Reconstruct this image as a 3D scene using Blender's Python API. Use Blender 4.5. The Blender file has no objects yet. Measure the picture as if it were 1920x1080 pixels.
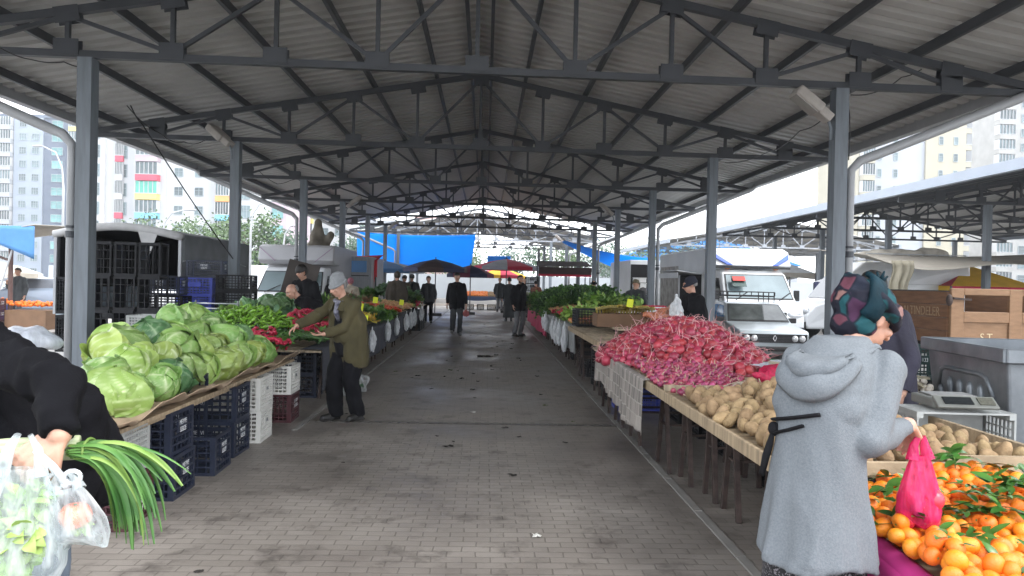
import bpy, math, random
from math import sin, cos, pi, radians as RD, sqrt, atan2, exp, hypot
from mathutils import Vector as V, Matrix as M, noise as NZ
random.seed(7)
sc = bpy.context.scene
COL = sc.collection
U = random.uniform

# ------------------------------------------------------------------ mesh builder
class MB:
    def __init__(s): s.v=[]; s.f=[]; s.m=[]; s.mi=0; s.a=None
    def add(s, vs, fs, T=None):
        b=len(s.v)
        s.v += [tuple(T@V(p)) for p in vs] if T is not None else [tuple(p) for p in vs]
        s.f += [tuple(i+b for i in f) for f in fs]; s.m += [s.mi]*len(fs)
        return s
    def box(s, c, d, R=None):
        x,y,z=[k/2 for k in d]
        vs=[V(p) for p in ((-x,-y,-z),(x,-y,-z),(x,y,-z),(-x,y,-z),(-x,-y,z),(x,-y,z),(x,y,z),(-x,y,z))]
        if R is not None: vs=[R@p for p in vs]
        return s.add([p+V(c) for p in vs], [(3,2,1,0),(4,5,6,7),(0,1,5,4),(1,2,6,5),(2,3,7,6),(3,0,4,7)])
    def bar(s, p0, p1, w, h=None):
        p0=V(p0); p1=V(p1); h=h or w; d=p1-p0; L=d.length
        if L<1e-6: return s
        d/=L; up=V((0,0,1)) if abs(d.z)<.95 else V((0,1,0))
        x=d.cross(up).normalized(); u=x.cross(d)
        R=M((x,d,u)).transposed()
        return s.box((p0+p1)/2,(w,L,h),R)
    def tube(s, path, r, n=8, cap=True, flat=1.0):
        P=[V(p) for p in path]; k=len(P)
        rr=r if hasattr(r,'__len__') else [r]*k
        vs=[]; fs=[]; px=None
        for i,p in enumerate(P):
            d=(P[min(i+1,k-1)]-P[max(i-1,0)])
            d=d.normalized() if d.length>1e-9 else V((0,0,1))
            if px is None:
                up=V((0,0,1)) if abs(d.z)<.9 else V((0,1,0))
                px=d.cross(up).normalized()
            else:
                px=(px-d*px.dot(d)); px=px.normalized() if px.length>1e-6 else d.orthogonal().normalized()
            py=d.cross(px)
            for j in range(n):
                a=2*pi*j/n; vs.append(p+(px*cos(a)+py*sin(a)*flat)*rr[i])
        for i in range(k-1):
            for j in range(n):
                a=i*n+j; b=i*n+(j+1)%n; fs.append((a,b,b+n,a+n))
        if cap:
            fs.append(tuple(range(n-1,-1,-1))); fs.append(tuple((k-1)*n+j for j in range(n)))
        return s.add(vs,fs)
    def ell(s, c, r, R=None, nu=14, nv=9):
        r=r if hasattr(r,'__len__') else (r,r,r)
        vs=[(0,0,-1)]; fs=[]
        for i in range(1,nv):
            t=-pi/2+pi*i/nv
            for j in range(nu):
                a=2*pi*j/nu; vs.append((cos(t)*cos(a),cos(t)*sin(a),sin(t)))
        vs.append((0,0,1)); e=len(vs)-1
        for j in range(nu):
            k=(j+1)%nu
            fs.append((0,1+k,1+j)); fs.append((e,e-nu+j,e-nu+k))
            for i in range(nv-2):
                a=1+i*nu; fs.append((a+j,a+k,a+nu+k,a+nu+j))
        vs=[V((p[0]*r[0],p[1]*r[1],p[2]*r[2])) for p in vs]
        if R is not None: vs=[R@p for p in vs]
        return s.add([p+V(c) for p in vs],fs)
    def cap(s, p0, p1, r0, r1=None, n=12, k=4):
        # closed capsule
        p0=V(p0); p1=V(p1); r1=r0 if r1 is None else r1
        d=p1-p0; d=d.normalized() if d.length>1e-6 else V((0,0,1))
        path=[];rr=[]
        for i in range(k+1):
            a=pi/2*i/k; path.append(p0-d*(r0*cos(a))); rr.append(max(r0*sin(a),1e-4))
        for i in range(k+1):
            a=pi/2*i/k; path.append(p1+d*(r1*sin(a))); rr.append(max(r1*cos(a),1e-4))
        px=d.orthogonal().normalized(); py=d.cross(px)
        vs=[p+(px*cos(2*pi*j/n)+py*sin(2*pi*j/n))*q for p,q in zip(path,rr) for j in range(n)]
        K=len(path); fs=[]
        for i in range(K-1):
            for j in range(n):
                a=i*n+j; b=i*n+(j+1)%n; fs.append((a,b,b+n,a+n))
        fs.append(tuple(range(n-1,-1,-1))); fs.append(tuple((K-1)*n+j for j in range(n)))
        return s.add(vs,fs)
    def grid(s, fn, nu, nv, flip=False):
        vs=[fn(i/nu,j/nv) for i in range(nu+1) for j in range(nv+1)]
        fs=[]
        for i in range(nu):
            for j in range(nv):
                a=i*(nv+1)+j; q=(a,a+nv+1,a+nv+2,a+1); fs.append(q[::-1] if flip else q)
        return s.add(vs,fs)
    def loft(s, rings, cap=True, close=True):
        n=len(rings[0]); vs=[p for r in rings for p in r]; fs=[]
        for i in range(len(rings)-1):
            for j in range(n if close else n-1):
                a=i*n+j; b=i*n+(j+1)%n; fs.append((a,b,b+n,a+n))
        if cap:
            fs.append(tuple(range(n-1,-1,-1))); fs.append(tuple((len(rings)-1)*n+j for j in range(n)))
        return s.add(vs,fs)
    def prism(s, poly, y0, y1, axis='y'):
        # poly (a,b) swept along an axis
        f={'y':lambda a,b,t:(a,t,b),'x':lambda a,b,t:(t,a,b),'z':lambda a,b,t:(a,b,t)}[axis]
        n=len(poly); vs=[f(a,b,y0) for a,b in poly]+[f(a,b,y1) for a,b in poly]
        fs=[tuple(range(n)),tuple(range(2*n-1,n-1,-1))]+[(i,i+n,(i+1)%n+n,(i+1)%n) for i in range(n)]
        return s.add(vs,fs)
    def build(s, name, mats, parent=None, smooth=False, loc=None, attr=None):
        me=bpy.data.meshes.new(name); me.from_pydata(s.v,[],s.f)
        mats=mats if isinstance(mats,(list,tuple)) else [mats]
        for m in mats: me.materials.append(m)
        if len(mats)>1: me.polygons.foreach_set('material_index',s.m)
        if smooth: me.polygons.foreach_set('use_smooth',[True]*len(me.polygons))
        if attr:
            at=me.attributes.new(attr[0],'FLOAT','POINT'); at.data.foreach_set('value',attr[1])
        me.update()
        o=bpy.data.objects.new(name,me); COL.objects.link(o)
        if parent is not None: o.parent=parent
        if loc is not None: o.location=loc
        return o

def remesh(mb, name, mats, vox, parent=None, smooth=2, disp=None, loc=None):
    """one continuous skin over overlapping closed shapes"""
    o=mb.build(name,mats,None)
    r=o.modifiers.new('r','REMESH'); r.mode='VOXEL'; r.voxel_size=vox; r.use_smooth_shade=True
    if smooth:
        m=o.modifiers.new('s','SMOOTH'); m.iterations=smooth; m.factor=.5
    dg=bpy.context.evaluated_depsgraph_get(); dg.update()
    me=bpy.data.meshes.new_from_object(o.evaluated_get(dg))
    old=o.data; o.modifiers.clear(); o.data=me; me.name=name
    bpy.data.meshes.remove(old)
    if not me.materials:
        for m in (mats if isinstance(mats,(list,tuple)) else [mats]): me.materials.append(m)
    me.polygons.foreach_set('use_smooth',[True]*len(me.polygons))
    if disp:
        nrm=[v.normal.copy() for v in me.vertices]
        for v,nn in zip(me.vertices,nrm): v.co+=disp(v.co,nn)
        me.update()
    if parent is not None: o.parent=parent
    if loc is not None: o.location=loc
    return o

def bevel(o, w=.01, seg=2, ang=35):
    b=o.modifiers.new('bevel','BEVEL'); b.width=w; b.segments=seg; b.limit_method='ANGLE'; b.angle_limit=RD(ang)
    return o
def tag(o, label, cat, group=None, kind=None):
    o['label']=label; o['category']=cat
    if group: o['group']=group
    if kind: o['kind']=kind
    return o
def thing(name, label, cat, loc=(0,0,0), rz=0, group=None):
    o=bpy.data.objects.new(name,None); COL.objects.link(o); o.empty_display_size=.1
    o.location=loc; o.rotation_euler=(0,0,rz); return tag(o,label,cat,group)
def struct(o): o['kind']='structure'; return o
def kids(o): return [c for c in o.children]
def copy_tree(o, parent=None):
    c=o.copy(); COL.objects.link(c)
    if parent is not None: c.parent=parent
    for ch in kids(o): copy_tree(ch,c)
    return c
def put(proto, loc, rot=(0,0,0), s=1, label=None, group=None, used=set()):
    """first call places the prototype itself, then copies of it"""
    if proto.name not in used: used.add(proto.name); c=proto
    else: c=copy_tree(proto)
    c.location=loc; c.rotation_euler=rot
    c.scale=s if hasattr(s,'__len__') else (s,s,s)
    if label: c['label']=label
    if group: c['group']=group
    return c
def text(txt, size, name, mat, parent, T, depth=.001, squash=1):
    cu=bpy.data.curves.new(name,'FONT'); cu.body=txt; cu.size=size; cu.align_x='CENTER'; cu.align_y='CENTER'; cu.extrude=depth
    o=bpy.data.objects.new(name,cu); COL.objects.link(o)
    dg=bpy.context.evaluated_depsgraph_get(); dg.update()
    me=bpy.data.meshes.new_from_object(o.evaluated_get(dg)); bpy.data.objects.remove(o)
    me.transform(M.Diagonal((squash,1,1,1))); me.transform(T)
    me.materials.clear(); me.materials.append(mat)
    o=bpy.data.objects.new(name,me); COL.objects.link(o); o.parent=parent
    return o

# ------------------------------------------------------------------ camera (fits the vanishing points of the hall)
F=1400.0; CAMZ=1.55
_y=V((-50,12,-F)).normalized(); _r=.0223
_z=V((sin(_r),cos(_r),0)); _z=(_z-_y*_z.dot(_y)).normalized(); _x=_y.cross(_z)
C2W=M((_x,_y,_z))            # camera -> world (rows are the world axes in camera terms)
cam=bpy.data.cameras.new('camera'); cam.lens=F*36/1920; cam.sensor_width=36; cam.clip_start=.05; cam.clip_end=2500
co=bpy.data.objects.new('camera',cam); COL.objects.link(co); sc.camera=co
mw=C2W.to_4x4(); mw.translation=(0,0,CAMZ); co.matrix_world=mw
def ray(px,py): return C2W@V((px-960,540-py,-F))
def at(px,py,Y):             # world point on the ray through a photo pixel at depth Y
    d=ray(px,py); return V((0,0,CAMZ))+d*(Y/d.y)
def atz(px,py,z):
    d=ray(px,py); return V((0,0,CAMZ))+d*((z-CAMZ)/d.z)

# ------------------------------------------------------------------ materials
MATS={}
def nn(nt,t,**k):
    n=nt.nodes.new(t)
    for a,b in k.items(): setattr(n,a,b)
    return n
def mat(name, col, rough=.6, metal=0, var=.18, vs=6, bump=0, bs=40, rnd=0, spec=.5, trans=0, alpha=1, coat=0, sub=0, det=4, col2=None, stretch=None, hue=0):
    if name in MATS: return MATS[name]
    m=bpy.data.materials.new(name); m.use_nodes=True; nt=m.node_tree; L=nt.links.new
    b=nt.nodes['Principled BSDF']
    b.inputs['Roughness'].default_value=rough; b.inputs['Metallic'].default_value=metal
    b.inputs['Specular IOR Level'].default_value=spec
    if trans: b.inputs['Transmission Weight'].default_value=trans
    if alpha<1: b.inputs['Alpha'].default_value=alpha
    if coat: b.inputs['Coat Weight'].default_value=coat; b.inputs['Coat Roughness'].default_value=.06
    if sub: b.inputs['Subsurface Weight'].default_value=sub; b.inputs['Subsurface Radius'].default_value=(.012,.005,.003)
    tc=nn(nt,'ShaderNodeTexCoord'); src=tc.outputs['Object']
    if stretch:
        mp=nn(nt,'ShaderNodeMapping'); mp.inputs['Scale'].default_value=stretch; L(src,mp.inputs['Vector']); src=mp.outputs['Vector']
    no=nn(nt,'ShaderNodeTexNoise'); no.inputs['Scale'].default_value=vs; no.inputs['Detail'].default_value=det; L(src,no.inputs['Vector'])
    mx=nn(nt,'ShaderNodeMix',data_type='RGBA')
    c2=col2 or tuple(min(1,c*(1+var)) for c in col); c1=col if col2 else tuple(c*(1-var) for c in col)
    mx.inputs[6].default_value=(*c1,1); mx.inputs[7].default_value=(*c2,1)
    mr=nn(nt,'ShaderNodeMapRange'); mr.inputs[1].default_value=.3; mr.inputs[2].default_value=.7
    L(no.outputs['Fac'],mr.inputs[0]); L(mr.outputs[0],mx.inputs[0])
    out=mx.outputs[2]
    if rnd or hue:
        oi=nn(nt,'ShaderNodeObjectInfo'); hs=nn(nt,'ShaderNodeHueSaturation')
        a=nn(nt,'ShaderNodeMapRange'); a.inputs[3].default_value=1-rnd; a.inputs[4].default_value=1+rnd
        L(oi.outputs['Random'],a.inputs[0]); L(a.outputs[0],hs.inputs['Value'])
        if hue:
            wn=nn(nt,'ShaderNodeTexWhiteNoise'); wn.noise_dimensions='1D'; L(oi.outputs['Random'],wn.inputs['W'])
            a=nn(nt,'ShaderNodeMapRange'); a.inputs[3].default_value=.5-hue; a.inputs[4].default_value=.5+hue
            L(wn.outputs['Value'],a.inputs[0]); L(a.outputs[0],hs.inputs['Hue'])
        L(out,hs.inputs['Color']); out=hs.outputs['Color']
    L(out,b.inputs['Base Color'])
    if bump:
        n2=nn(nt,'ShaderNodeTexNoise'); n2.inputs['Scale'].default_value=bs; n2.inputs['Detail'].default_value=3; L(src,n2.inputs['Vector'])
        bp=nn(nt,'ShaderNodeBump'); bp.inputs['Strength'].default_value=bump; bp.inputs['Distance'].default_value=.01
        L(n2.outputs['Fac'],bp.inputs['Height']); L(bp.outputs[0],b.inputs['Normal'])
    MATS[name]=m; m['_out']=0
    return m
def film(name, col, opac=.35, rough=.15, wr=30, vs=9):
    """thin plastic: partly see-through, creased"""
    if name in MATS: return MATS[name]
    m=bpy.data.materials.new(name); m.use_nodes=True; nt=m.node_tree; L=nt.links.new
    b=nt.nodes['Principled BSDF']; out=nt.nodes['Material Output']
    b.inputs['Base Color'].default_value=(*col,1); b.inputs['Roughness'].default_value=rough
    tr=nn(nt,'ShaderNodeBsdfTransparent'); tr.inputs[0].default_value=(*[.4+.6*c for c in col],1)
    tl=nn(nt,'ShaderNodeBsdfTranslucent'); tl.inputs[0].default_value=(*col,1)
    a=nn(nt,'ShaderNodeMixShader'); a.inputs[0].default_value=.35; L(b.outputs[0],a.inputs[1]); L(tl.outputs[0],a.inputs[2])
    mx=nn(nt,'ShaderNodeMixShader'); L(tr.outputs[0],mx.inputs[1]); L(a.outputs[0],mx.inputs[2])
    tc=nn(nt,'ShaderNodeTexCoord'); mp=nn(nt,'ShaderNodeMapping'); mp.inputs['Scale'].default_value=(1,1,.25); L(tc.outputs['Object'],mp.inputs[0])
    no=nn(nt,'ShaderNodeTexNoise'); no.inputs['Scale'].default_value=wr; no.inputs['Detail'].default_value=4; L(mp.outputs[0],no.inputs['Vector'])
    mr=nn(nt,'ShaderNodeMapRange'); mr.inputs[1].default_value=.35; mr.inputs[2].default_value=.7; mr.inputs[3].default_value=max(0,opac-.2); mr.inputs[4].default_value=min(1,opac+.25)
    L(no.outputs['Fac'],mr.inputs[0])
    lw=nn(nt,'ShaderNodeLayerWeight'); lw.inputs[0].default_value=.35
    ad=nn(nt,'ShaderNodeMath',operation='MULTIPLY_ADD'); ad.use_clamp=True; ad.inputs[1].default_value=.32
    L(lw.outputs['Facing'],ad.inputs[0]); L(mr.outputs[0],ad.inputs[2]); L(ad.outputs[0],mx.inputs[0])
    bp=nn(nt,'ShaderNodeBump'); bp.inputs['Strength'].default_value=.7; bp.inputs['Distance'].default_value=.02
    L(no.outputs['Fac'],bp.inputs['Height']); L(bp.outputs[0],b.inputs['Normal']); L(mx.outputs[0],out.inputs[0])
    MATS[name]=m; return m

steel=mat('painted_steel',(.15,.172,.195),.5,0,.2,5,.06,60,stretch=(3,3,.35),det=7)
steel_dk=mat('shaded_truss_steel',(.052,.057,.066),.5,0,.15,3)  # column paint again, darkened in the colour for backlight
steel_lit=mat('skylit_truss_steel',(.33,.35,.38),.5,0,.1,3)  # same steel paint, sky light on the far trusses put into the colour
pvc=mat('grey_pvc',(.36,.37,.385),.4,0,.08,4)
zinc=mat('zinc',(.55,.57,.6),.35,.8,.15,2)
dark=mat('black_plastic',(.006,.0065,.009),.5,0,.3,8,spec=.3)
navyp=mat('navy_plastic',(.018,.024,.045),.42,0,.25,8)
bluep=mat('blue_plastic',(.05,.07,.36),.4,0,.15,6)
maroon=mat('burgundy_plastic',(.055,.012,.017),.5,0,.3,8)
whitep=mat('white_plastic',(.62,.61,.57),.5,0,.1,6)
greyp=mat('grey_plastic',(.36,.37,.36),.55,0,.15,9)
wood=mat('weathered_wood',(.33,.25,.16),.75,0,.35,3,.4,30,stretch=(1,9,1),det=6)
woodx=mat('weathered_plank',(.35,.28,.19),.75,0,.35,3,.4,30,stretch=(9,1,1),det=6)
card=mat('cardboard',(.38,.28,.19),.85,0,.12,4,.15,20)
rust=mat('rusty_steel',(.055,.037,.032),.7,.2,.45,14,.2,60)
white=mat('white_paint',(.78,.8,.82),.3,0,.05,1.5,coat=.4)
glass=mat('dark_glass',(.015,.018,.02),.05,0,.1,2,spec=.8)
skin=mat('skin',(.5,.28,.2),.5,0,.12,18,.1,120,sub=.1)
black_cloth=mat('black_cloth',(.008,.008,.01),.9,0,.25,9,.3,220,spec=.2)

# ------------------------------------------------------------------ light
sc.render.engine='CYCLES'
sc.view_settings.view_transform='Standard'; sc.view_settings.look='None'; sc.view_settings.gamma=1; sc.view_settings.exposure=1.9
sc.cycles.use_denoising=True; sc.cycles.max_bounces=8; sc.cycles.diffuse_bounces=4; sc.cycles.transparent_max_bounces=16
sc.cycles.sample_clamp_indirect=6
w=bpy.data.worlds.new('World'); sc.world=w; w.use_nodes=True; nt=w.node_tree
bg=nt.nodes['Background']; sky=nn(nt,'ShaderNodeTexSky',sky_type='NISHITA'); sky.sun_disc=False
sky.sun_elevation=RD(48); sky.sun_rotation=RD(-60); sky.dust_density=5; sky.air_density=1.2
mx=nn(nt,'ShaderNodeMix',data_type='RGBA'); mx.inputs[0].default_value=.85; mx.inputs[7].default_value=(9.2,9.6,10.2,1)   # overcast layer
nt.links.new(sky.outputs[0],mx.inputs[6]); nt.links.new(mx.outputs[2],bg.inputs[0]); bg.inputs[1].default_value=.12
sl=bpy.data.lights.new('sun','SUN'); sl.energy=1.0; sl.angle=RD(25); sl.color=(1,.96,.9)
so=bpy.data.objects.new('sun',sl); COL.objects.link(so); so.rotation_euler=(RD(42),0,RD(60))

# ------------------------------------------------------------------ ground
def paver_mat():
    m=bpy.data.materials.new('paving_bricks'); m.use_nodes=True; nt=m.node_tree; L=nt.links.new; b=nt.nodes['Principled BSDF']
    tc=nn(nt,'ShaderNodeTexCoord')
    br=nn(nt,'ShaderNodeTexBrick'); br.inputs['Scale'].default_value=1; br.inputs['Brick Width'].default_value=.165; br.inputs['Row Height'].default_value=.0825
    br.inputs['Mortar Size'].default_value=.0045; br.inputs['Mortar Smooth'].default_value=.4; br.inputs['Bias'].default_value=-.1
    br.inputs['Color1'].default_value=(.205,.186,.168,1); br.inputs['Color2'].default_value=(.235,.214,.195,1); br.inputs['Mortar'].default_value=(.14,.125,.112,1)
    wob=nn(nt,'ShaderNodeTexNoise'); wob.inputs['Scale'].default_value=2.2; L(tc.outputs['Object'],wob.inputs['Vector'])
    ma=nn(nt,'ShaderNodeVectorMath',operation='MULTIPLY_ADD'); ma.inputs[1].default_value=(.035,.035,0); L(wob.outputs['Color'],ma.inputs[0]); L(tc.outputs['Object'],ma.inputs[2]); L(ma.outputs[0],br.inputs['Vector'])
    n1=nn(nt,'ShaderNodeTexNoise'); n1.inputs['Scale'].default_value=.55; n1.inputs['Detail'].default_value=6; n1.inputs['Roughness'].default_value=.62; L(tc.outputs['Object'],n1.inputs['Vector'])
    r1=nn(nt,'ShaderNodeMapRange'); r1.inputs[1].default_value=.36; r1.inputs[2].default_value=.62; L(n1.outputs['Fac'],r1.inputs[0])
    # worn darker / paler areas and small stains
    mul=nn(nt,'ShaderNodeMix',data_type='RGBA',blend_type='MULTIPLY'); mul.inputs[0].default_value=1
    c=nn(nt,'ShaderNodeMix',data_type='RGBA'); c.inputs[6].default_value=(.7,.68,.67,1); c.inputs[7].default_value=(1.22,1.21,1.18,1); L(r1.outputs[0],c.inputs[0])
    L(br.outputs['Color'],mul.inputs[6]); L(c.outputs[2],mul.inputs[7])
    n2=nn(nt,'ShaderNodeTexNoise'); n2.inputs['Scale'].default_value=3.2; n2.inputs['Detail'].default_value=5; n2.inputs['Roughness'].default_value=.7; L(tc.outputs['Object'],n2.inputs['Vector'])
    r2=nn(nt,'ShaderNodeMapRange'); r2.inputs[1].default_value=.53; r2.inputs[2].default_value=.72; L(n2.outputs['Fac'],r2.inputs[0])
    st=nn(nt,'ShaderNodeMix',data_type='RGBA'); st.inputs[7].default_value=(.045,.038,.033,1); L(mul.outputs[2],st.inputs[6])
    k=nn(nt,'ShaderNodeMath',operation='MULTIPLY'); k.inputs[1].default_value=.75; L(r2.outputs[0],k.inputs[0]); L(k.outputs[0],st.inputs[0])
    L(st.outputs[2],b.inputs['Base Color'])
    rr=nn(nt,'ShaderNodeMapRange'); rr.inputs[3].default_value=.3; rr.inputs[4].default_value=.62; L(r1.outputs[0],rr.inputs[0]); L(rr.outputs[0],b.inputs['Roughness'])
    n3=nn(nt,'ShaderNodeTexNoise'); n3.inputs['Scale'].default_value=60; L(tc.outputs['Object'],n3.inputs['Vector'])
    h=nn(nt,'ShaderNodeMath',operation='MULTIPLY_ADD'); h.inputs[1].default_value=-1.0; L(br.outputs['Fac'],h.inputs[0])
    h2=nn(nt,'ShaderNodeMath',operation='MULTIPLY'); h2.inputs[1].default_value=.25; L(n3.outputs['Fac'],h2.inputs[0]); L(h2.outputs[0],h.inputs[2])
    bp=nn(nt,'ShaderNodeBump'); bp.inputs['Strength'].default_value=.6; bp.inputs['Distance'].default_value=.006; L(h.outputs[0],bp.inputs['Height']); L(bp.outputs[0],b.inputs['Normal'])
    return m
pav=paver_mat()
asph=mat('wet_asphalt',(.17,.165,.155),.5,0,.3,.6,.3,50,det=7)
kerbm=mat('kerb_stone',(.2,.19,.175),.8,0,.2,2,.2,30)
OUT=-.12
g=MB(); g.grid(lambda u,v:((u-.5)*1600,(v-.3)*1600,OUT),40,40); struct(g.build('ground',asph))
g=MB(); g.box((-.2,21,-.06),(14.3,50,.12)); struct(g.build('paving',pav))
g=MB(); g.box((-.2,57.5,-.06),(14.3,17,.12)); g.box((20,57.5,-.06),(14.3,17,.12)); struct(g.build('far_paving',mat('pale_paving',(.3,.26,.22),.6,0,.15,1.2)))
g=MB(); g.box((19.95,21,-.06),(14.3,38,.12)); struct(g.build('side_paving',mat('side_paving',(.22,.21,.2),.6,0,.15,1.5)))
g=MB()
for k in range(58):
    y=-3+k*.85
    if y<46: g.box((1.5,y,.001),(.065,.838,.012))
    if 8<y<46: g.box((-1.9,y,.001),(.065,.838,.012))
bevel(struct(g.build('kerb_strip',kerbm)),.004,1)
# floor drain across the aisle
g=MB(); g.box((-.15,8.12,.0015),(3.3,.07,.005)); struct(g.build('drain_channel',mat('drain_iron',(.06,.055,.05),.5,.3,.3,10)))
g=MB()
for k in range(33):
    x=-1.75+k*.1; g.box((x,8.12,.006),(.06,.07,.008))
struct(g.build('drain_grate',mat('grate_iron',(.13,.118,.108),.5,.3,.4,10)))
# ------------------------------------------------------------------ market halls
roofm=mat('roof_sheet',(.43,.425,.41),.55,0,.1,.7,det=6)
PAN=1.27; ZB=4.26; SL=.18; HALF=7.6
def topz(u): return ZB+.1+max(0,HALF-abs(u))*SL
def truss_parts(root, m, full=True):
    """a truss along local X, ridge over the origin; z measured from the ground"""
    mk=lambda n,mb: mb.build(n,m,root)
    b=MB(); b.box((0,0,ZB),(2*HALF,.09,.09)); mk('bottom_chord',b)
    for s in (-1,1):
        b=MB(); b.bar((s*HALF,0,ZB+.06),(0,0,topz(0)),.09,.1); mk('top_chord',b)
    if full:
        gp=MB(); gp.box((0,-.052,0),(.3,.012,.2)); gp.box((0,.052,0),(.3,.012,.2)); g0=gp.build('gusset_plate',m,root); first=[True]
        def gus(x,z,rot=0):
            o=g0 if first[0] else g0.copy()
            if not first[0]: COL.objects.link(o)
            first[0]=False; o.location=(x,0,z); o.rotation_euler=(0,rot,0)
        for k in range(-5,6):
            u=k*PAN
            b=MB(); b.bar((u,0,ZB+.04),(u,0,topz(u)-.03),.055,.055); mk('post',b)
            gus(u,ZB+.08)
            if k: gus(u,topz(u)-.07,atan2(SL,1)*(1 if k>0 else -1))
        gus(0,topz(0)-.1)
        for s in (-1,1):
            for a,c in ((0,1),(2,1),(2,3),(4,3),(4,5)):
                b=MB(); b.bar((s*a*PAN,0,topz(a*PAN)-.08),(s*c*PAN,0,ZB+.06),.05,.05); mk('brace',b)
    else:
        b=MB()
        for k in range(-5,6):
            u=k*PAN; b.bar((u,0,ZB+.045),(u,0,topz(u)-.045),.055,.05)
            b.box((u,-.06,ZB+.08),(.3,.02,.2)); b.box((u,-.06,topz(u)-.07),(.28,.02,.18))
        for s in (-1,1):
            for a,c in ((0,1),(2,1),(2,3),(4,3),(4,5)):
                b.bar((s*a*PAN,.04,topz(a*PAN)-.08),(s*c*PAN,.04,ZB+.06),.05,.05)
        mk('web',b)
def roof_mesh(y0,y1,per=.3):
    """trapezoidal sheets, ribs running down the slope"""
    b=MB(); ys=[]
    y=y0
    while y<y1:
        ys+=[(y,0),(y+.16,0),(y+.185,.062),(y+.275,.062)]; y+=per
    ys.append((y,0))
    zt=lambda u: topz(u)+.2
    for s in (-1,1):
        E=HALF+.12
        vs=[];fs=[]
        for (yy,h) in ys:
            vs+=[(0,yy,topz(0)+.2+h),(s*E,yy,topz(0)+.2-E*SL+h)]
        for i in range(len(ys)-1):
            q=(2*i,2*i+1,2*i+3,2*i+2); fs.append(q if s>0 else q[::-1])
        b.add(vs,fs)
        vs2=[(x,yy,z+.06) for x,yy,z in vs]; b.add(vs2,[f[::-1] for f in fs])     # upper skin of the panel
    return b
def gutter_mesh(y0,y1,s):
    b=MB(); E=HALF+.12; z=topz(0)+.2-E*SL
    b.box((s*(E+.06),(y0+y1)/2,z-.02),(.16,y1-y0,.26)); return b
def hall(X0, ys, roof, label, skew=0, sm=steel, tm=steel_dk, full=True, pipes=(), gm=pvc):
    root=thing('market_hall',label,'market hall',(X0,0,0))
    proto=None
    pl=MB(); pl.box((0,0,2.11),(.16,.16,4.22)); 
    # I-shaped profile: two flanges proud of the web
    cm=MB()
    cm.box((0,-.085,2.105),(.175,.016,4.21)); cm.box((0,.085,2.105),(.175,.016,4.21)); cm.box((-.08,0,2.105),(.013,.152,4.21)); cm.box((.08,0,2.105),(.013,.152,4.21))
    cols=[]
    for i,y in enumerate(ys):
        t=bpy.data.objects.new('truss',None); COL.objects.link(t); t.parent=root; t.location=(0,y,0); t.rotation_euler=(0,0,skew)
        if proto is None: truss_parts(t,tm,full); proto=t
        else:
            for ch in kids(proto): c=ch.copy(); COL.objects.link(c); c.parent=t
        for s in (-1,1):
            if not cols: c=cm.build('column',sm,root); cols.append(c); bp=MB(); bp.box((0,0,.01),(.34,.34,.02)); bp.build('base_plate',sm,c)
            else: c=copy_tree(cols[0],root)
            c.location=(s*4.83*cos(skew), y+s*4.83*sin(skew),0)
    for u in (-7.2,-5.95,-4.7,-3.42,-2.15,-.9,-.2,.2,.9,2.15,3.42,4.7,5.95,7.2):
        b=MB(); z=topz(u)+.05; b.box((u,(roof[0]+roof[1])/2,z+.065),(.055,roof[1]-roof[0],.13)); b.build('purlin',tm,root)
    roof_mesh(*roof).build('roof_sheet',roofm,root)
    for s in (-1,1): gutter_mesh(*roof,s).build('gutter',gm,root)
    for (i,s) in pipes:
        y=ys[i]+s*4.83*sin(skew)-.02; x=s*5.0; E=s*7.75; zt=topz(0)+.2-7.72*SL-.1
        b=MB(); b.tube([(E,y,zt),(E*.985,y,zt-.12),(s*7.3,y,zt-.26),(s*5.3,y,3.34),(s*5.12,y,3.27),(x,y,3.14),(x,y,3.0),(x,y,.02)],[.066,.066,.066,.064,.06,.055,.048,.048],12); p=b.build('downpipe',gm,root,True)
        b=MB(); b.tube([(x,y,1.98),(x,y,2.06)],.06,12); b.tube([(x,y,2.1),(x,y,2.13)],.06,12); b.build('pipe_clamp',steel_dk,p)
    return root
SK=.031
main_ys=[9.65+5.54*k for k in range(-1,7)]
hall(-.17,main_ys,(2.2,41.4),'long open steel market hall with grey columns roofing the aisle',SK,pipes=((1,-1),(3,-1),(5,-1),(7,-1),(1,1),(3,1),(5,1),(7,1)))
white_g=mat('white_gutter',(.3,.34,.4),.4,0,.05,2)
hall(19.95,[5.43,10.97,16.51,22.05,27.59,33.13,38.67],(4.2,39.6),'neighbouring steel market hall with white eaves gutter on the right',0,full=False,gm=white_g)
hall(-.6,[48.6,54.1,59.7],(48.2,66),'far steel market hall with sky-lit pale trusses behind the blue tarp',0,steel,steel_lit,False,gm=white_g)
hall(19.8,[49.2,54.7,60.3],(48.8,66),'far steel market hall with sky-lit pale trusses behind the parked vans',0,steel,steel_lit,False,gm=white_g)
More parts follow.
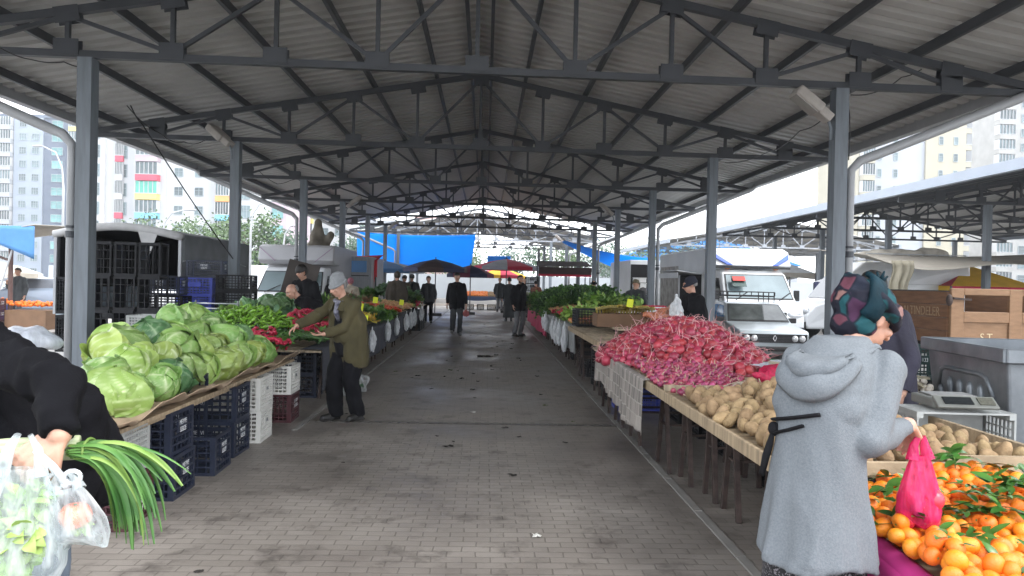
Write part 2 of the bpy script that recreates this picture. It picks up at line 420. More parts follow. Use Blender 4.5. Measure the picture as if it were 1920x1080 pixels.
# ------------------------------------------------------------------ produce prototypes
def vein_mat(name, c_lo, c_hi, c_vein, rough=.45):
    m=mat(name,c_lo,rough,0,col2=c_hi,vs=5,bump=.25,bs=45,rnd=.18,hue=.02); nt=m.node_tree; L=nt.links.new; b=nt.nodes['Principled BSDF']
    at_=nn(nt,'ShaderNodeAttribute',attribute_name='vein'); mx=nn(nt,'ShaderNodeMix',data_type='RGBA')
    src=b.inputs['Base Color'].links[0].from_socket; L(src,mx.inputs[6]); mx.inputs[7].default_value=(*c_vein,1)
    L(at_.outputs['Fac'],mx.inputs[0]); L(mx.outputs[2],b.inputs['Base Color']); return m
cab_pale=vein_mat('cabbage_pale',(.23,.35,.065),(.37,.5,.14),(.6,.69,.4))
cab_dark=vein_mat('cabbage_dark',(.07,.17,.06),(.13,.25,.1),(.34,.46,.27))
cab_mid=vein_mat('cabbage_green',(.17,.3,.065),(.28,.42,.12),(.5,.6,.32))
def cabbage(seed, m):
    rn=random.Random(seed); b=MB(); att=[]
    R0=.128; sq=V((1.1,1.02,.84))
    b.ell((0,0,0),(R0*1.06,R0*1.0,R0*.8),nu=20,nv=12); att+=[0]*len(b.v)
    for k in range(9):
        ax=M.Rotation(rn.uniform(0,2*pi),3,'Z')@M.Rotation(rn.uniform(-.75,.9),3,'X')
        th0,th1=RD(-75),RD(rn.uniform(65,100)); ph=RD(rn.uniform(85,120)); rad=R0*(1.015+.014*k); fl=rn.uniform(-.004,.016) if k<7 else rn.uniform(.015,.045); sd=rn.uniform(0,50)
        N,Q=28,30; vs=[]
        for i in range(N+1):
            u=i/N; t=th0+(th1-th0)*u
            for j in range(Q+1):
                v=2*j/Q-1; wd=ph*(sin(pi*min(1,.18+u*.9))**.6)
                p=v*wd
                vein=max(0,1-abs(v)*15*(.4+u*.6)); sv=(u*6.5-abs(v)*2.6*(.6+.4*u)+.3*sin(sd+3*v))%1; vein=max(vein,max(0,1-abs(sv-.5)*6)*(.8-.4*abs(v)))
                e=max(0,max(abs(v),u)-.72)/.28
                r=rad*(1+.02*vein)+e*e*(fl+.008*sin(sd+v*9+u*6))+.004*NZ.noise(V((u*5+sd,v*5,k)))
                d=V((cos(t)*sin(p),-cos(t)*cos(p),sin(t)))
                q=d*r; q=V((q.x*sq.x,q.y*sq.y,q.z*sq.z)); vs.append(ax@q); att.append(vein)
        fs=[(i*(Q+1)+j,(i+1)*(Q+1)+j,(i+1)*(Q+1)+j+1,i*(Q+1)+j+1) for i in range(N) for j in range(Q)]
        b.add(vs,fs)
    return b.build('cabbage',m,smooth=True,attr=('vein',att))
def leaf(b, base, d, up, L, W, curl=.5, n=4, fold=.15):
    base=V(base); d=V(d).normalized(); up=V(up); s=d.cross(up)
    if s.length<1e-4: s=d.orthogonal()
    s.normalize(); up=s.cross(d); vs=[]
    p=base.copy()
    for i in range(n+1):
        t=i/n; w=W*sin(pi*min(1,.12+t*.86))**.8
        vs+=[p-s*w+up*fold*w,p,p+s*w+up*fold*w]
        dd=(d*cos(curl*t)-up*sin(curl*t)); p=p+dd*(L/n)
    fs=[]
    for i in range(n):
        a=3*i; fs+=[(a,a+1,a+4,a+3),(a+1,a+2,a+5,a+4)]
    b.add(vs,fs)
leafm={}
def lm(name,c1,c2,**k):
    if name not in leafm: leafm[name]=mat('leaf_'+name,c1,k.get('rough',.5),col2=c2,vs=9,rnd=.2,hue=.015,det=2)
    return leafm[name]
def leafy(name, seed, m, n=40, L=.22, W=.03, spread=.9, stem=None, curl=.9, stemm=None):
    """a bunch: stalks fan out from a tied base along +X"""
    rn=random.Random(seed); b=MB(); root=bpy.data.objects.new(name,None); COL.objects.link(root)
    st=MB()
    for k in range(n):
        a=rn.gauss(0,spread*.45); e=rn.gauss(.25,spread*.35); d=V((cos(a)*cos(e),sin(a)*cos(e),sin(e)))
        q=stem or L*.5
        p0=V((rn.uniform(-.02,.03),rn.uniform(-.02,.02),rn.uniform(-.012,.012))); p1=p0+d*q*rn.uniform(.5,1)
        st.tube([p0,(p0+p1)/2+V((0,0,.01)),p1],[.003,.0025,.002],4,False)
        for j in range(3 if W<.03 else 1):
            dd=(d+V((rn.uniform(-.5,.5),rn.uniform(-.5,.5),rn.uniform(-.4,.5)))*(.9 if W<.03 else .3)).normalized()
            leaf(b,p1,dd,V((rn.uniform(-.5,.5),rn.uniform(-.5,.5),1)),L*rn.uniform(.55,1),W*rn.uniform(.7,1.2),rn.uniform(.2,curl*1.6),4 if W>.03 else 2)
    b.build('leaves',m,root,True); st.build('stalks',stemm or m,root,True)
    return root
def round_fruit(name, m, r=.03, sq=.9, dimple=True, stemm=None, seed=0):
    b=MB(); b.ell((0,0,0),(r,r,r*sq),nu=16,nv=12)
    b.v=[(x*(1+.02*sin(3*atan2(y,x)+seed)),y,z-(.28*r*exp(-(hypot(x,y)/(.35*r))**2) if dimple and z>0 else 0)) for x,y,z in b.v]
    o=b.build(name,m,smooth=True)
    if stemm:
        s=MB(); s.ell((0,0,r*sq-.2*r),(r*.13,r*.13,r*.06),nu=6,nv=4); s.build('stem_end',stemm,o)
    return o
def potato(seed,m):
    rn=random.Random(seed); b=MB(); a=rn.uniform(1.15,1.75); b.ell((0,0,0),(.042*a,.042,.037),nu=16,nv=11); o=V((seed*3.1,0,0))
    b.v=[tuple(V(p)*(1+.16*NZ.noise(V(p)*18+o)+.03*NZ.noise(V(p)*70+o))) for p in b.v]
    return b.build('potato',m,smooth=True)
radm=mat('radish_skin',(.28,.02,.042),.38,0,col2=(.46,.065,.1),vs=9,rnd=.25,hue=.012,det=5)
rootm=mat('radish_root',(.62,.34,.34),.6,0,.2,20)
def radish(seed):
    rn=random.Random(seed); R0=.043; b=MB(); b.ell((0,0,0),(R0*rn.uniform(.92,1.1),R0,R0*rn.uniform(.85,1)),nu=14,nv=10)
    b.v=[(x,y,z-(.012*exp(-(hypot(x,y)/.014)**2) if z<0 else -.004*exp(-(hypot(x,y)/.012)**2))) for x,y,z in b.v]
    o=b.build('radish',radm,smooth=True)
    t=MB(); pts=[]; a=rn.uniform(0,6.3)
    for i in range(6):
        q=i/5; pts.append((.05*q*q*cos(a)*rn.uniform(.6,1.4),.05*q*q*sin(a),-R0*.95-.085*q))
    t.tube(pts,[.006,.0035,.0026,.002,.0016,.001],5,False); t.build('tap_root',rootm,o,True)
    s=MB()
    for k in range(4):
        a=rn.uniform(0,6.3); s.tube([(0,0,R0*.9),(.008*cos(a),.008*sin(a),R0+.012)],[.003,.0025],4)
    s.build('leaf_stub',rootm,o)
    return o
def heap(protos, pts, label, group, jit=.3, s=(.85,1.15), labels=None, tilt=3.2):
    for i,p in enumerate(pts):
        k=random.randrange(len(protos))
        put(protos[k],p,(U(-tilt,tilt),U(-tilt,tilt),U(0,6.28)),U(*s),labels[k] if labels else label,group)
def mound_pts(cx,cy,ax,ay,h,z0,sp,pw=1.6,flat=.0,n=None,seed=1):
    """hex grid of points over an elliptical mound"""
    rn=random.Random(seed); out=[]; i=0; y=-ay
    while y<=ay:
        x=-ax+(sp/2 if i%2 else 0)
        while x<=ax:
            q=(x/ax)**2+(y/ay)**2
            if q<1:
                z=z0+h*max(0,(1-q**(pw/2)))
                out.append((cx+x+rn.uniform(-.25,.25)*sp,cy+y+rn.uniform(-.25,.25)*sp,z+rn.uniform(-.15,.25)*sp))
            x+=sp
        y+=sp*.87; i+=1
    return out
def box_pts(x0,x1,y0,y1,zf,sp,seed=1,jz=.2):
    rn=random.Random(seed); out=[]; i=0; y=y0
    while y<=y1:
        x=x0+(sp/2 if i%2 else 0)
        while x<=x1:
            px,py=x+rn.uniform(-.22,.22)*sp,y+rn.uniform(-.22,.22)*sp
            out.append((px,py,zf(px,py)+rn.uniform(-jz,jz)*sp)); x+=sp
        y+=sp*.87; i+=1
    return out
def stuff_heap(name,pts,r,m,label,cat,sq=.9):
    b=MB()
    for p in pts: b.ell(p,(r*U(.85,1.15),r*U(.85,1.15),r*sq),nu=8,nv=6)
    return tag(b.build(name,m,smooth=True),label,cat,kind='stuff')
def mound_fill(x0,x1,y0,y1,zf,z0):
    b=MB(); b.grid(lambda u,v:(x0+(x1-x0)*u,y0+(y1-y0)*v,max(z0,zf(x0+(x1-x0)*u,y0+(y1-y0)*v))),14,14); return b

# ------------------------------------------------------------------ crates, tables
def crate(name, m, L=.6, W=.4, H=.3, rows=5, nl=9, nw=6, plate=None, ptxt=None):
    """open plastic crate of slats and ribs, origin at its floor centre; L along X"""
    root=bpy.data.objects.new(name,None); COL.objects.link(root); b=MB(); t=.012
    for sx in (-1,1):
        for sy in (-1,1): b.box((sx*(L/2-.02),sy*(W/2-.02),H/2),(.04,.04,H))
    for s in (-1,1):
        for k in range(rows+1):
            z=.012+(H-.024)*k/rows; hh=.026 if k in (0,rows) else .012
            b.box((0,s*(W/2-.006),z),(L-.082,t,hh)); b.box((s*(L/2-.006),0,z),(t,W-.082,hh))
        for k in range(1,nl): b.box((-L/2+L*k/nl,s*(W/2-.007),H/2),(.009,.008,H-.05))
        for k in range(1,nw): b.box((s*(L/2-.007),-W/2+W*k/nw,H/2),(.008,.009,H-.05))
    b.box((0,0,.008),(L-.05,W-.05,.006))
    b.build('frame',m,root)
    if plate:
        q=MB(); q.box((L/2-.001,0,H*.62),(.014,W*.42,H*.26)); pl=q.build('panel',m,root); q=MB(); q.box((0,-W/2+.001,H*.62),(L*.36,.014,H*.26)); pl2=q.build('panel',m,root)
        if ptxt:
            T=M.Translation((L/2+.0065,0,H*.62))@M.Rotation(pi/2,4,'Z')@M.Rotation(pi/2,4,'X')
            text(ptxt,.05,'lettering',plate,pl,T,.0008,.8)
            T=M.Translation((0,-W/2-.0065,H*.62))@M.Rotation(pi/2,4,'X')
            text(ptxt,.05,'lettering',plate,pl2,T,.0008,.8)
    return root
printw=mat('print_white',(.6,.61,.62),.6,0,.3,30)
def trestle_legs(root,x0,x1,y0,y1,z,m,n=2,splay=.16):
    for i in range(n):
        y=y0+(y1-y0)*(i+.5)/n
        for x in (x0+.12,x1-.12):
            for s in (-1,1):
                b=MB(); b.bar((x,y+s*.03,z),(x,y+s*(splay+.08),0),.032,.032); b.build('leg',m,root)
        b=MB(); b.bar((x0+.12,y-.15,z*.45),(x1-.12,y-.15,z*.45),.02); b.bar((x0+.12,y+.15,z*.45),(x1-.12,y+.15,z*.45),.02)
        b.bar((x0+.12,y-.15,z*.45),(x0+.12,y+.15,z*.45),.018); b.build('crossbar',m,root)
def plank_top(root,x0,x1,y0,y1,z,m,wd=.14,along='x',rim=0,name='tabletop'):
    b=MB(); rn=random.Random(int(abs(x0*97+y0*31)*10))
    if along=='x':
        n=max(1,round((y1-y0)/wd))
        for k in range(n):
            a=y0+(y1-y0)*k/n; b.box(((x0+x1)/2+rn.uniform(-.015,.015),a+(y1-y0)/n/2,z-.012+rn.uniform(-.003,.003)),(x1-x0,(y1-y0)/n-.008,.024))
    else:
        n=max(1,round((x1-x0)/wd))
        for k in range(n):
            a=x0+(x1-x0)*k/n; b.box((a+(x1-x0)/n/2,(y0+y1)/2+rn.uniform(-.015,.015),z-.012+rn.uniform(-.003,.003)),((x1-x0)/n-.008,y1-y0,.024))
    o=b.build(name,m,root)
    if rim:
        b=MB(); h=rim
        b.box((x0-.013,(y0+y1)/2,z+h/2-.03),(.022,y1-y0+.05,h)); b.box((x1+.013,(y0+y1)/2,z+h/2-.03),(.022,y1-y0+.05,h)); b.box(((x0+x1)/2,y0-.013,z+h/2-.03),(x1-x0,.022,h)); b.box(((x0+x1)/2,y1+.013,z+h/2-.03),(x1-x0,.022,h))
        bevel(b.build('rim',m,root),.004,1)
    return o
def cloth_front(x,y0,y1,z0,z1,amp=.012,top=None,name='table_cloth',m=None,label='',group=None,seed=0,nfold=14):
    """cloth hanging along a stall front (plane of constant x), laid over the table top"""
    b=MB(); sg=1 if x>0 else -1; top=top or .25
    def fn(u,v):
        y=y0+(y1-y0)*u
        if v<.25: t=v/.25; return (x+sg*(top*(1-t)+.004),y,z1+.006)
        t=(v-.25)/.75; w=amp*t*(sin(u*nfold*6.28+seed+2*sin(u*9))+.5*sin(u*nfold*15+seed))
        return (x-sg*(.004+.01*t)+w,y,z1-(z1-z0)*t+.02*t*sin(u*7+seed))
    b.grid(fn,max(24,int((y1-y0)*26)),20); o=b.build(name,m,smooth=True)
    md=o.modifiers.new('t','SOLIDIFY'); md.thickness=.003
    return tag(o,label,'cloth',group)
bagw=film('white_bag_film',(.82,.84,.86),.78,.3,26)
def hang_bag(loc,h=.42,w=.2,seed=0,label='',rz=0,m=None,group='white carrier bags hanging on the stall fronts'):
    rn=random.Random(seed); b=MB(); n=18; rings=[]
    for i in range(13):
        t=i/12; z=-h*t; wd=w*(.1+.9*t**.9+.12*sin(pi*t))*(1 if t<.94 else .9); dp=.02+.035*sin(pi*min(1,t*.95))
        rings.append([(dp*sin(a)*(1+.45*sin(5*a+seed+3*t))+rn.uniform(-.006,.006), wd/2*cos(a)*(1+.09*sin(7*a+t*4+seed))+.02*sin(t*5+seed), z+.018*cos(2*a+seed)*t) for a in [2*pi*j/n for j in range(n)]])
    b.loft(rings,cap=False)
    for q in (-1,1): b.tube([(0,q*w*.06,.0),(0,q*w*.1,.03),(0,q*w*.07,.055),(.004,q*w*.02,.06)],[.012,.009,.008,.006],6)
    o=b.build('carrier_bag',m or bagw,smooth=True)
    o.location=loc; o.rotation_euler=(0,0,rz); return tag(o,label,'carrier bag',group)
def price_card(loc,rz,label):
    r=thing('price_card',label,'price card',loc,rz,'fluorescent yellow price cards stuck in the produce')
    b=MB(); b.box((0,0,.15),(.1,.003,.125),M.Rotation(.15,3,'Y')); b.build('card',mat('yellow_card',(.72,.78,.03),.6,0,.04,3),r)
    b=MB(); b.tube([(0,.006,-.1),(0,.006,.15)],.004,5); b.build('stick',wood,r); return r
# ================================================================== LEFT: cabbage stall
t=thing('market_table','plank table with cardboard lining, heaped with cabbages','table',(0,0,0))
plank_top(t,-3.6,-2.12,4.15,6.5,.63,wood,.2,'y')
b=MB()
for k in range(4): b.box((-2.95+k*.24,7.35,.612+.004*k),(.22,2.2,.026))
b.build('tabletop',wood,t)
b=MB(); b.box((-2.2,5.7,.585),(.09,3.0,.028)); b.box((-3.4,5.9,.585),(.09,3.4,.028)); b.build('batten',wood,t)
cb=MB()
def cardf(u,v):
    y=4.1+4.6*u; w=.018*sin(u*37)+.012*sin(u*83+1)
    pr=[(-2.95,.66),(-2.5,.645),(-2.2,.64),(-2.12+w*.6,.675+w),(-2.06+w,.72+w)]
    i=min(3,int(v*4)); f=v*4-i
    return (pr[i][0]+(pr[i+1][0]-pr[i][0])*f, y, pr[i][1]+(pr[i+1][1]-pr[i][1])*f-(.05 if v>.8 else 0)*max(0,sin(u*19)))
cb.grid(cardf,90,12)
o=cb.build('cardboard_liner',card,smooth=True); md=o.modifiers.new('t','SOLIDIFY'); md.thickness=.006
tag(o,'curled brown cardboard sheet lining the cabbage table edge','cardboard')
cabs=[cabbage(1,cab_pale),cabbage(2,cab_pale),cabbage(3,cab_mid),cabbage(4,cab_mid),cabbage(5,cab_dark)]
clab=['pale yellow-green cabbage in the heap on the plank table']*2+['mid-green cabbage in the heap on the plank table']*2+['dark bluish-green cabbage in the heap on the plank table']
rn=random.Random(5)
def putcab(x,y,z,k=None):
    if x-.1<at(165,700,y).x or y<4.4: return
    k=rn.choices(range(5),(4,4,3,3,3))[0] if k is None else k
    put(cabs[k],(x,y,z),(rn.uniform(-1.2,.8),rn.uniform(-.6,.6),rn.uniform(-3.1,3.1)),rn.uniform(.92,1.18),clab[k],'cabbages heaped on the plank table')
for c in range(5):
    for r_ in range(12):
        if c>2 and 2<r_<12 and c!=4: continue
        y=4.45+r_*.315+rn.uniform(-.06,.06); x=-2.34-c*.3+rn.uniform(-.05,.04)
        putcab(x,y,.77+rn.uniform(-.01,.015))
for c in range(4):
    for r_ in range(11):
        if c==3 and r_%2: continue
        putcab(-2.52-c*.3+rn.uniform(-.06,.06),4.65+r_*.315+rn.uniform(-.07,.07),.9+rn.uniform(-.04,.04))
for c in range(2):
    for r_ in range(9): 
        if rn.random()<.75: putcab(-2.78-c*.29+rn.uniform(-.05,.05),5.0+r_*.33+rn.uniform(-.05,.05),1.0+rn.uniform(-.03,.02))
for x,y in ((-2.95,7.2),(-3.0,7.75)): putcab(x,y,1.12)
# crates under it
navy=crate('plastic_crate',navyp,plate=printw,ptxt='MEYVE\nSEBZE')
wht=crate('plastic_crate',whitep,rows=7,nl=14,nw=10,plate=mat('print_dark',(.06,.08,.09),.6),ptxt='HAL')
mar=crate('plastic_crate',maroon,rows=6,nl=14,nw=9,plate=printw,ptxt='LE  KOM\n3 x 100 TL')
blk=crate('plastic_crate',dark,rows=6,nl=11,nw=8)
gry=crate('plastic_crate',greyp,rows=8,nl=18,nw=12)
blu=crate('plastic_crate',bluep,rows=6,nl=11,nw=8,plate=printw)
CG='plastic crates stacked under the cabbage table'
def C(p,x,y,z,rz=0,lab='',g=CG,rot=None): return put(p,(x,y,z),rot or (0,0,rz),1,lab,g)
C(navy,-2.4,5.36,0,.02,'navy crate on the ground below the cabbages, near end of the row')
C(navy,-2.42,5.36,.302,-.01,'navy crate on top of the nearest stack below the cabbages')
C(navy,-2.36,6.02,0,.03,'single low navy crate in the gap between two navy stacks')
C(navy,-2.55,6.0,.45,0,'navy crate standing on end between two navy stacks',rot=(0,pi/2,0.0))
C(navy,-2.4,6.62,0,-.02,'navy crate on the ground beside the white crates')
C(navy,-2.4,6.62,.302,.02,'navy crate stacked beside the white crates')
C(wht,-2.36,7.2,0,.02,'white crate on the ground below the cabbage table')
C(wht,-2.36,7.2,.302,-.01,'white crate stacked right under the cabbage table edge')
C(mar,-2.34,8.2,0,.03,'burgundy crate with a white crate on top of it')
C(wht,-2.34,8.2,.302,0,'white crate resting on the burgundy crate by the man in green')
C(mar,-2.42,4.72,.302,0,'burgundy crate turned upside down below the leeks',rot=(pi,0,0.06))
C(gry,-2.45,4.72,.304,.03,'grey fine-mesh crate on the upside-down burgundy crate')
for y in (4.3,5.5,6.9,8.1): C(blk,-3.3,y,0,.0,'black crate deep under the back of the cabbage table'); C(blk,-3.3,y,.302,.0,'black crate deep under the back of the cabbage table')
C(navy,-2.45,9.9,0,0,'navy crate under the cloth stall, lower of two','plastic crates behind the man in green'); C(navy,-2.45,9.9,.302,0,'navy crate under the cloth stall, upper of two','plastic crates behind the man in green')
# radish bunches, tomatoes at its far end
def radish_bunch(name,seed,m,r=.02,n=18,lm_=None):
    rn=random.Random(seed); root=bpy.data.objects.new(name,None); COL.objects.link(root)
    b=MB()
    for k in range(n):
        a=rn.uniform(-.9,.9); e=rn.uniform(-.5,.9); b.ell((.075*cos(a)*cos(e),.075*sin(a),.055*sin(e)+.02),r*rn.uniform(.8,1.2),nu=9,nv=7)
    b.build('roots',m,root,True)
    s=MB()
    for k in range(7):
        a=pi+rn.gauss(0,.3); d=V((cos(a),sin(a),rn.uniform(0,.4))); leaf(s,(-.0,0,.02),d,(0,0,1),rn.uniform(.1,.15),.024,.6,4)
    s.build('leaves',lm_ or g_mid,root,True); return root
g_mid=lm('green',(.06,.16,.03),(.14,.28,.06)); g_dark=lm('dark',(.02,.06,.018),(.05,.125,.03)); g_lite=lm('lettuce',(.2,.36,.05),(.36,.5,.12)); g_blue=lm('bluish',(.06,.14,.07),(.15,.26,.13))
red_r=mat('small_radish',(.42,.015,.05),.35,0,.2,20,rnd=.25)
rbs=[radish_bunch('radish_bunch',k,red_r) for k in (1,2,3)]
heap(rbs,[(x,y,z) for x,y,z in box_pts(-2.75,-2.2,8.05,8.62,lambda x,y:.74+.16*(1-abs(x+2.5)/.4),.12,3)],'bunch of small red radishes at the end of the cabbage table','radish bunches at the end of the cabbage table',tilt=.8)
tomm=mat('tomato_skin',(.5,.035,.015),.28,0,col2=(.6,.11,.02),vs=12,rnd=.15,hue=.012)
grn_stem=mat('green_stem',(.08,.16,.03),.6)
tom=round_fruit('tomato',tomm,.034,.85,True,grn_stem)
heap([tom],box_pts(-3.15,-2.75,7.95,8.5,lambda x,y:.9,.075,9),'red tomato between the cabbages and the radish bunches','tomatoes beside the cabbage heap')
lfm=[leafy('greens_bunch',k,g_mid,34,.14,.026) for k in (11,12)]+[leafy('greens_bunch',13,g_dark,34,.15,.028)]
heap(lfm,box_pts(-3.7,-2.75,8.55,9.1,lambda x,y:.85,.13,4),'bunch of dark leafy greens between the cabbages and the peppers','leafy bunches beside the peppers',tilt=.6)
# long green peppers in a crate behind
pepm=mat('green_pepper',(.13,.3,.02),.3,0,col2=(.24,.45,.05),vs=10,rnd=.15)
def pepper(seed,m,L=.2):
    rn=random.Random(seed); b=MB(); P=[];R_=[]; c=rn.uniform(.4,1.3)
    for i in range(8):
        q=i/7; P.append((L*q-.1,.05*sin(q*2.6*c),.03*sin(q*4+seed))); R_.append(.016*(1-q)**.55*(.75 if i==0 else 1)+.001)
    b.tube(P,R_,8); o=b.build('long_pepper' if m is pepm else 'yellow_pepper',m,smooth=True)
    s=MB(); s.tube([(-.1,0,0),(-.115,0,.002),(-.135,.004,.01)],[.007,.004,.005],6); s.build('stem',grn_stem,o,True); return o
peps=[pepper(k,pepm) for k in (1,2,3)]
zf=lambda x,y:.93+.2*max(0,1-((x+3.05)/.5)**2-((y-9.75)/.6)**2)
heap(peps,[p for p in box_pts(-3.5,-2.6,9.2,10.3,zf,.068,2)],'long light green pepper in the heap by the man in green','long green peppers heaped on the crate',tilt=.5)
# metal stand / grey crate by the peppers
C(gry,-4.0,9.3,.75,.1,'pale grey crate standing left of the green peppers','plastic crates around the peppers')
C(blk,-3.3,9.8,.66,.1,'black crate under the heap of green peppers','plastic crates around the peppers'); C(blk,-3.3,9.8,.36,.1,'lower black crate below the green peppers','plastic crates around the peppers'); C(blk,-3.3,9.8,.06,.1,'bottom black crate below the green peppers','plastic crates around the peppers')
r=thing('chrome_chair','tubular chrome chair rail behind the green peppers','chair',(-3.75,10.6,0))
b=MB()
for z in (.95,1.02,1.09,1.16): b.tube([(-.28,0,z),(0,-.04,z),(.28,0,z)],.011,6)
b.build('back_rail',zinc,r,True)
for s in (-1,1): b=MB(); b.tube([(s*.29,0,1.2),(s*.29,0,.5),(s*.29,.02,0)],.013,8); b.build('leg',zinc,r,True); b=MB(); b.tube([(s*.27,0,.55),(s*.27,-.45,.5),(s*.27,-.47,0)],.013,8); b.build('leg',zinc,r,True)
b=MB(); b.box((0,-.23,.53),(.5,.46,.03)); b.build('seat',mat('grey_vinyl',(.12,.12,.13),.5),r)

# ================================================================== LEFT: long cloth-fronted stalls
clg=mat('charcoal_cloth',(.05,.053,.066),.9,0,.15,5,.2,90)
pale_blue_cloth=mat('pale_cloth',(.4,.45,.52),.85,0,.1,5)
lst=[(9.15,12.1),(12.15,15.0),(15.05,18.2),(18.25,22.2)]
names=['radishes and yellow peppers','leafy greens','small red tomatoes','onions and potatoes']
for i,(a,c) in enumerate(lst):
    t=thing('market_table','long cloth-fronted table carrying '+names[i]+', left of the aisle','table',(0,0,0),0,'cloth-fronted tables left of the aisle')
    plank_top(t,-3.7,-1.98,a,c,.66,woodx,.2); trestle_legs(t,-3.7,-1.98,a,c,.63,rust,2)
    cloth_front(-1.97,a+.02,c-.02,.17+.03*i,.67,.01,name='table_cloth',m=clg,label='charcoal cloth hung along the table of '+names[i],group='charcoal cloths left of the aisle',seed=i,nfold=2)
yelp=mat('yellow_pepper',(.55,.3,.02),.3,0,col2=(.45,.4,.05),vs=5,rnd=.2,hue=.02)
oni=mat('onion_skin',(.42,.2,.08),.4,0,col2=(.52,.33,.16),vs=9,rnd=.2,hue=.015)
rise=lambda x,y:.74+.2*min(1,max(0,(-2.0-x)/1.6))+.03*sin(y*3)
L2='produce heaped left of the aisle'
heap(rbs,box_pts(-2.75,-2.06,10.3,12.5,lambda x,y:rise(x,y)+.14*sin(pi*min(1,(y-10.2)/2.4)),.105,21),'bunch of small red radishes at the front of the cloth stall','radish bunches on the cloth stall',tilt=.9)
cuc=mat('cucumber_skin',(.02,.07,.012),.35,0,col2=(.06,.14,.03),vs=14,rnd=.2)
def cucumber(seed):
    b=MB(); b.tube([(-.1,0,0),(-.09,0,.002),(-.04,.004,.005),(.04,.004,.006),(.09,0,.002),(.1,0,0)],[.006,.016,.02,.02,.016,.005],9); return b.build('cucumber',cuc,smooth=True)
heap([cucumber(1)],box_pts(-2.7,-2.06,9.3,10.25,lambda x,y:rise(x,y)+.03,.075,22),'dark green cucumber beside the red radish bunches','cucumbers on the cloth stall',tilt=.4)
heap([pepper(9,yelp,.15),round_fruit('pepper',yelp,.036,1.1,True,grn_stem,3)],box_pts(-2.8,-2.06,12.55,14.6,lambda x,y:rise(x,y)+.05+.08*sin(pi*min(1,(y-12.5)/2.1)),.078,23),'yellow-orange pepper in the heap behind the radishes','yellow peppers on the cloth stall',tilt=1)
heap(lfm,box_pts(-2.85,-2.06,14.65,16.6,lambda x,y:rise(x,y)+.06,.155,24),'leafy green bunch at the front of the cloth stall','leafy bunches on the cloth stall',tilt=.6)
heap([tom],box_pts(-2.9,-2.06,16.7,18.9,lambda x,y:rise(x,y)+.12*sin(pi*(y-16.6)/2.4),.08,25),'red tomato in the heap halfway down the left stalls','tomatoes on the cloth stall')
onp=round_fruit('onion',oni,.036,.95,False,grn_stem)
heap([onp],box_pts(-2.9,-2.06,19.0,21.2,lambda x,y:rise(x,y)+.08,.105,26),'brown onion in the heap at the far end of the left stalls','onions on the cloth stall')
heap([round_fruit('apple',mat('green_apple',(.35,.4,.09),.35,0,.2,9,rnd=.2),.038,.9,True,grn_stem)],box_pts(-2.9,-2.06,21.25,22.2,lambda x,y:rise(x,y)+.06,.09,27),'pale green apple at the far end of the left stalls','green apples on the cloth stall')
# back row: big leafy piles, higher
lite=[leafy('lettuce_bunch',k,g_lite,40,.14,.035,1.3,curl=1.3) for k in (21,22)]
blue=[leafy('chard_bunch',k,g_blue,30,.2,.045,1.0) for k in (31,32)]
leek=[leafy('leek_bunch',k,lm('leek',(.05,.15,.03),(.16,.32,.07)),22,.4,.022,.35,curl=.5) for k in (41,)]
brown=[leafy('dry_bunch',k,lm('brown',(.16,.09,.05),(.3,.2,.1)),26,.2,.02,.8) for k in (51,)]
back=lambda x,y:.84+.16*min(1,max(0,(-2.7-x)/1.0))
for (y0,y1,P,lab,g) in ((10.6,12.6,lite,'pale lettuce bunch at the back of the cloth stall','lettuce bunches at the back of the left stall'),
    (10.8,13.6,blue+lfm,'broad dark-leaved bunch at the back of the cloth stall','dark leafy bunches at the back of the left stall'),
    (13.0,16.4,leek+lfm+lite,'long mixed green bunch at the back of the left stall','mixed green bunches at the back of the left stall'),
    (16.4,20,brown+lfm,'brownish dried bunch at the back of the left stall','dried bunches at the back of the left stall')):
    x0,x1=(-3.7,-3.1) if P is lite else (-3.65,-2.8)
    heap(P,box_pts(x0,x1,y0,y1,lambda x,y:back(x,y)+.05,.2,int(y0*7)),lab,g,tilt=.45,s=(.75,1.0))
cabl=[(-3.3,11.6),(-3.45,12.0),(-3.2,12.3),(-3.5,11.2),(-3.4,12.6),(-3.15,11.95)]
for x,y in cabl: put(cabs[4],(x,y,1.08+U(-.03,.03)),(U(-1,1),U(-1,1),U(0,6)),1.05,'dark bluish cabbage on the left cloth stall behind the lettuce','dark cabbages on the left cloth stall')
heap(blue+lfm,box_pts(-3.7,-2.1,22.4,24.6,lambda x,y:.85+.35*max(0,1-((x+3)/1)**2),.24,77),'large pale green chard bunch at the far left stall end','chard bunches at the far left stall end',s=(1,1.3),tilt=.5)
heap(rbs,box_pts(-2.4,-2.0,22.3,23.6,lambda x,y:.82,.15,78),'red bunch in front of the far chard pile','red bunches at the far left stall end')
t=thing('market_table','far table of chard and red bunches, left of the aisle','table'); plank_top(t,-3.8,-1.95,22.3,24.8,.76,woodx,.2); trestle_legs(t,-3.8,-1.95,22.3,24.8,.72,rust)
for k,y in enumerate((23.0,23.6,24.2)): C(blk,-2.25,y,0,0,'black crate in front of the far chard table','black crates at the far left stall end'); C(blk,-2.25,y,.302,0,'black crate in front of the far chard table','black crates at the far left stall end')
for i,(px,Y,z,h) in enumerate(((707,12.75,.66,.36),(735,14.8,.68,.36),(751,16.3,.69,.36),(766,18.3,.7,.4),(775,19.4,.7,.42),(781,20.3,.7,.4),(795,22.6,.74,.42))):
    hang_bag((-1.9,Y,z+.02),h,.24,i,['white carrier bag hanging nearest on the charcoal cloth','second white carrier bag along the charcoal cloth','white carrier bag below the leafy greens','white carrier bag hung under the red tomatoes, nearest of three','white carrier bag in the middle of three under the tomatoes','bluish white carrier bag, farthest of three under the tomatoes','last white carrier bag at the end of the left stalls'][i],.1)
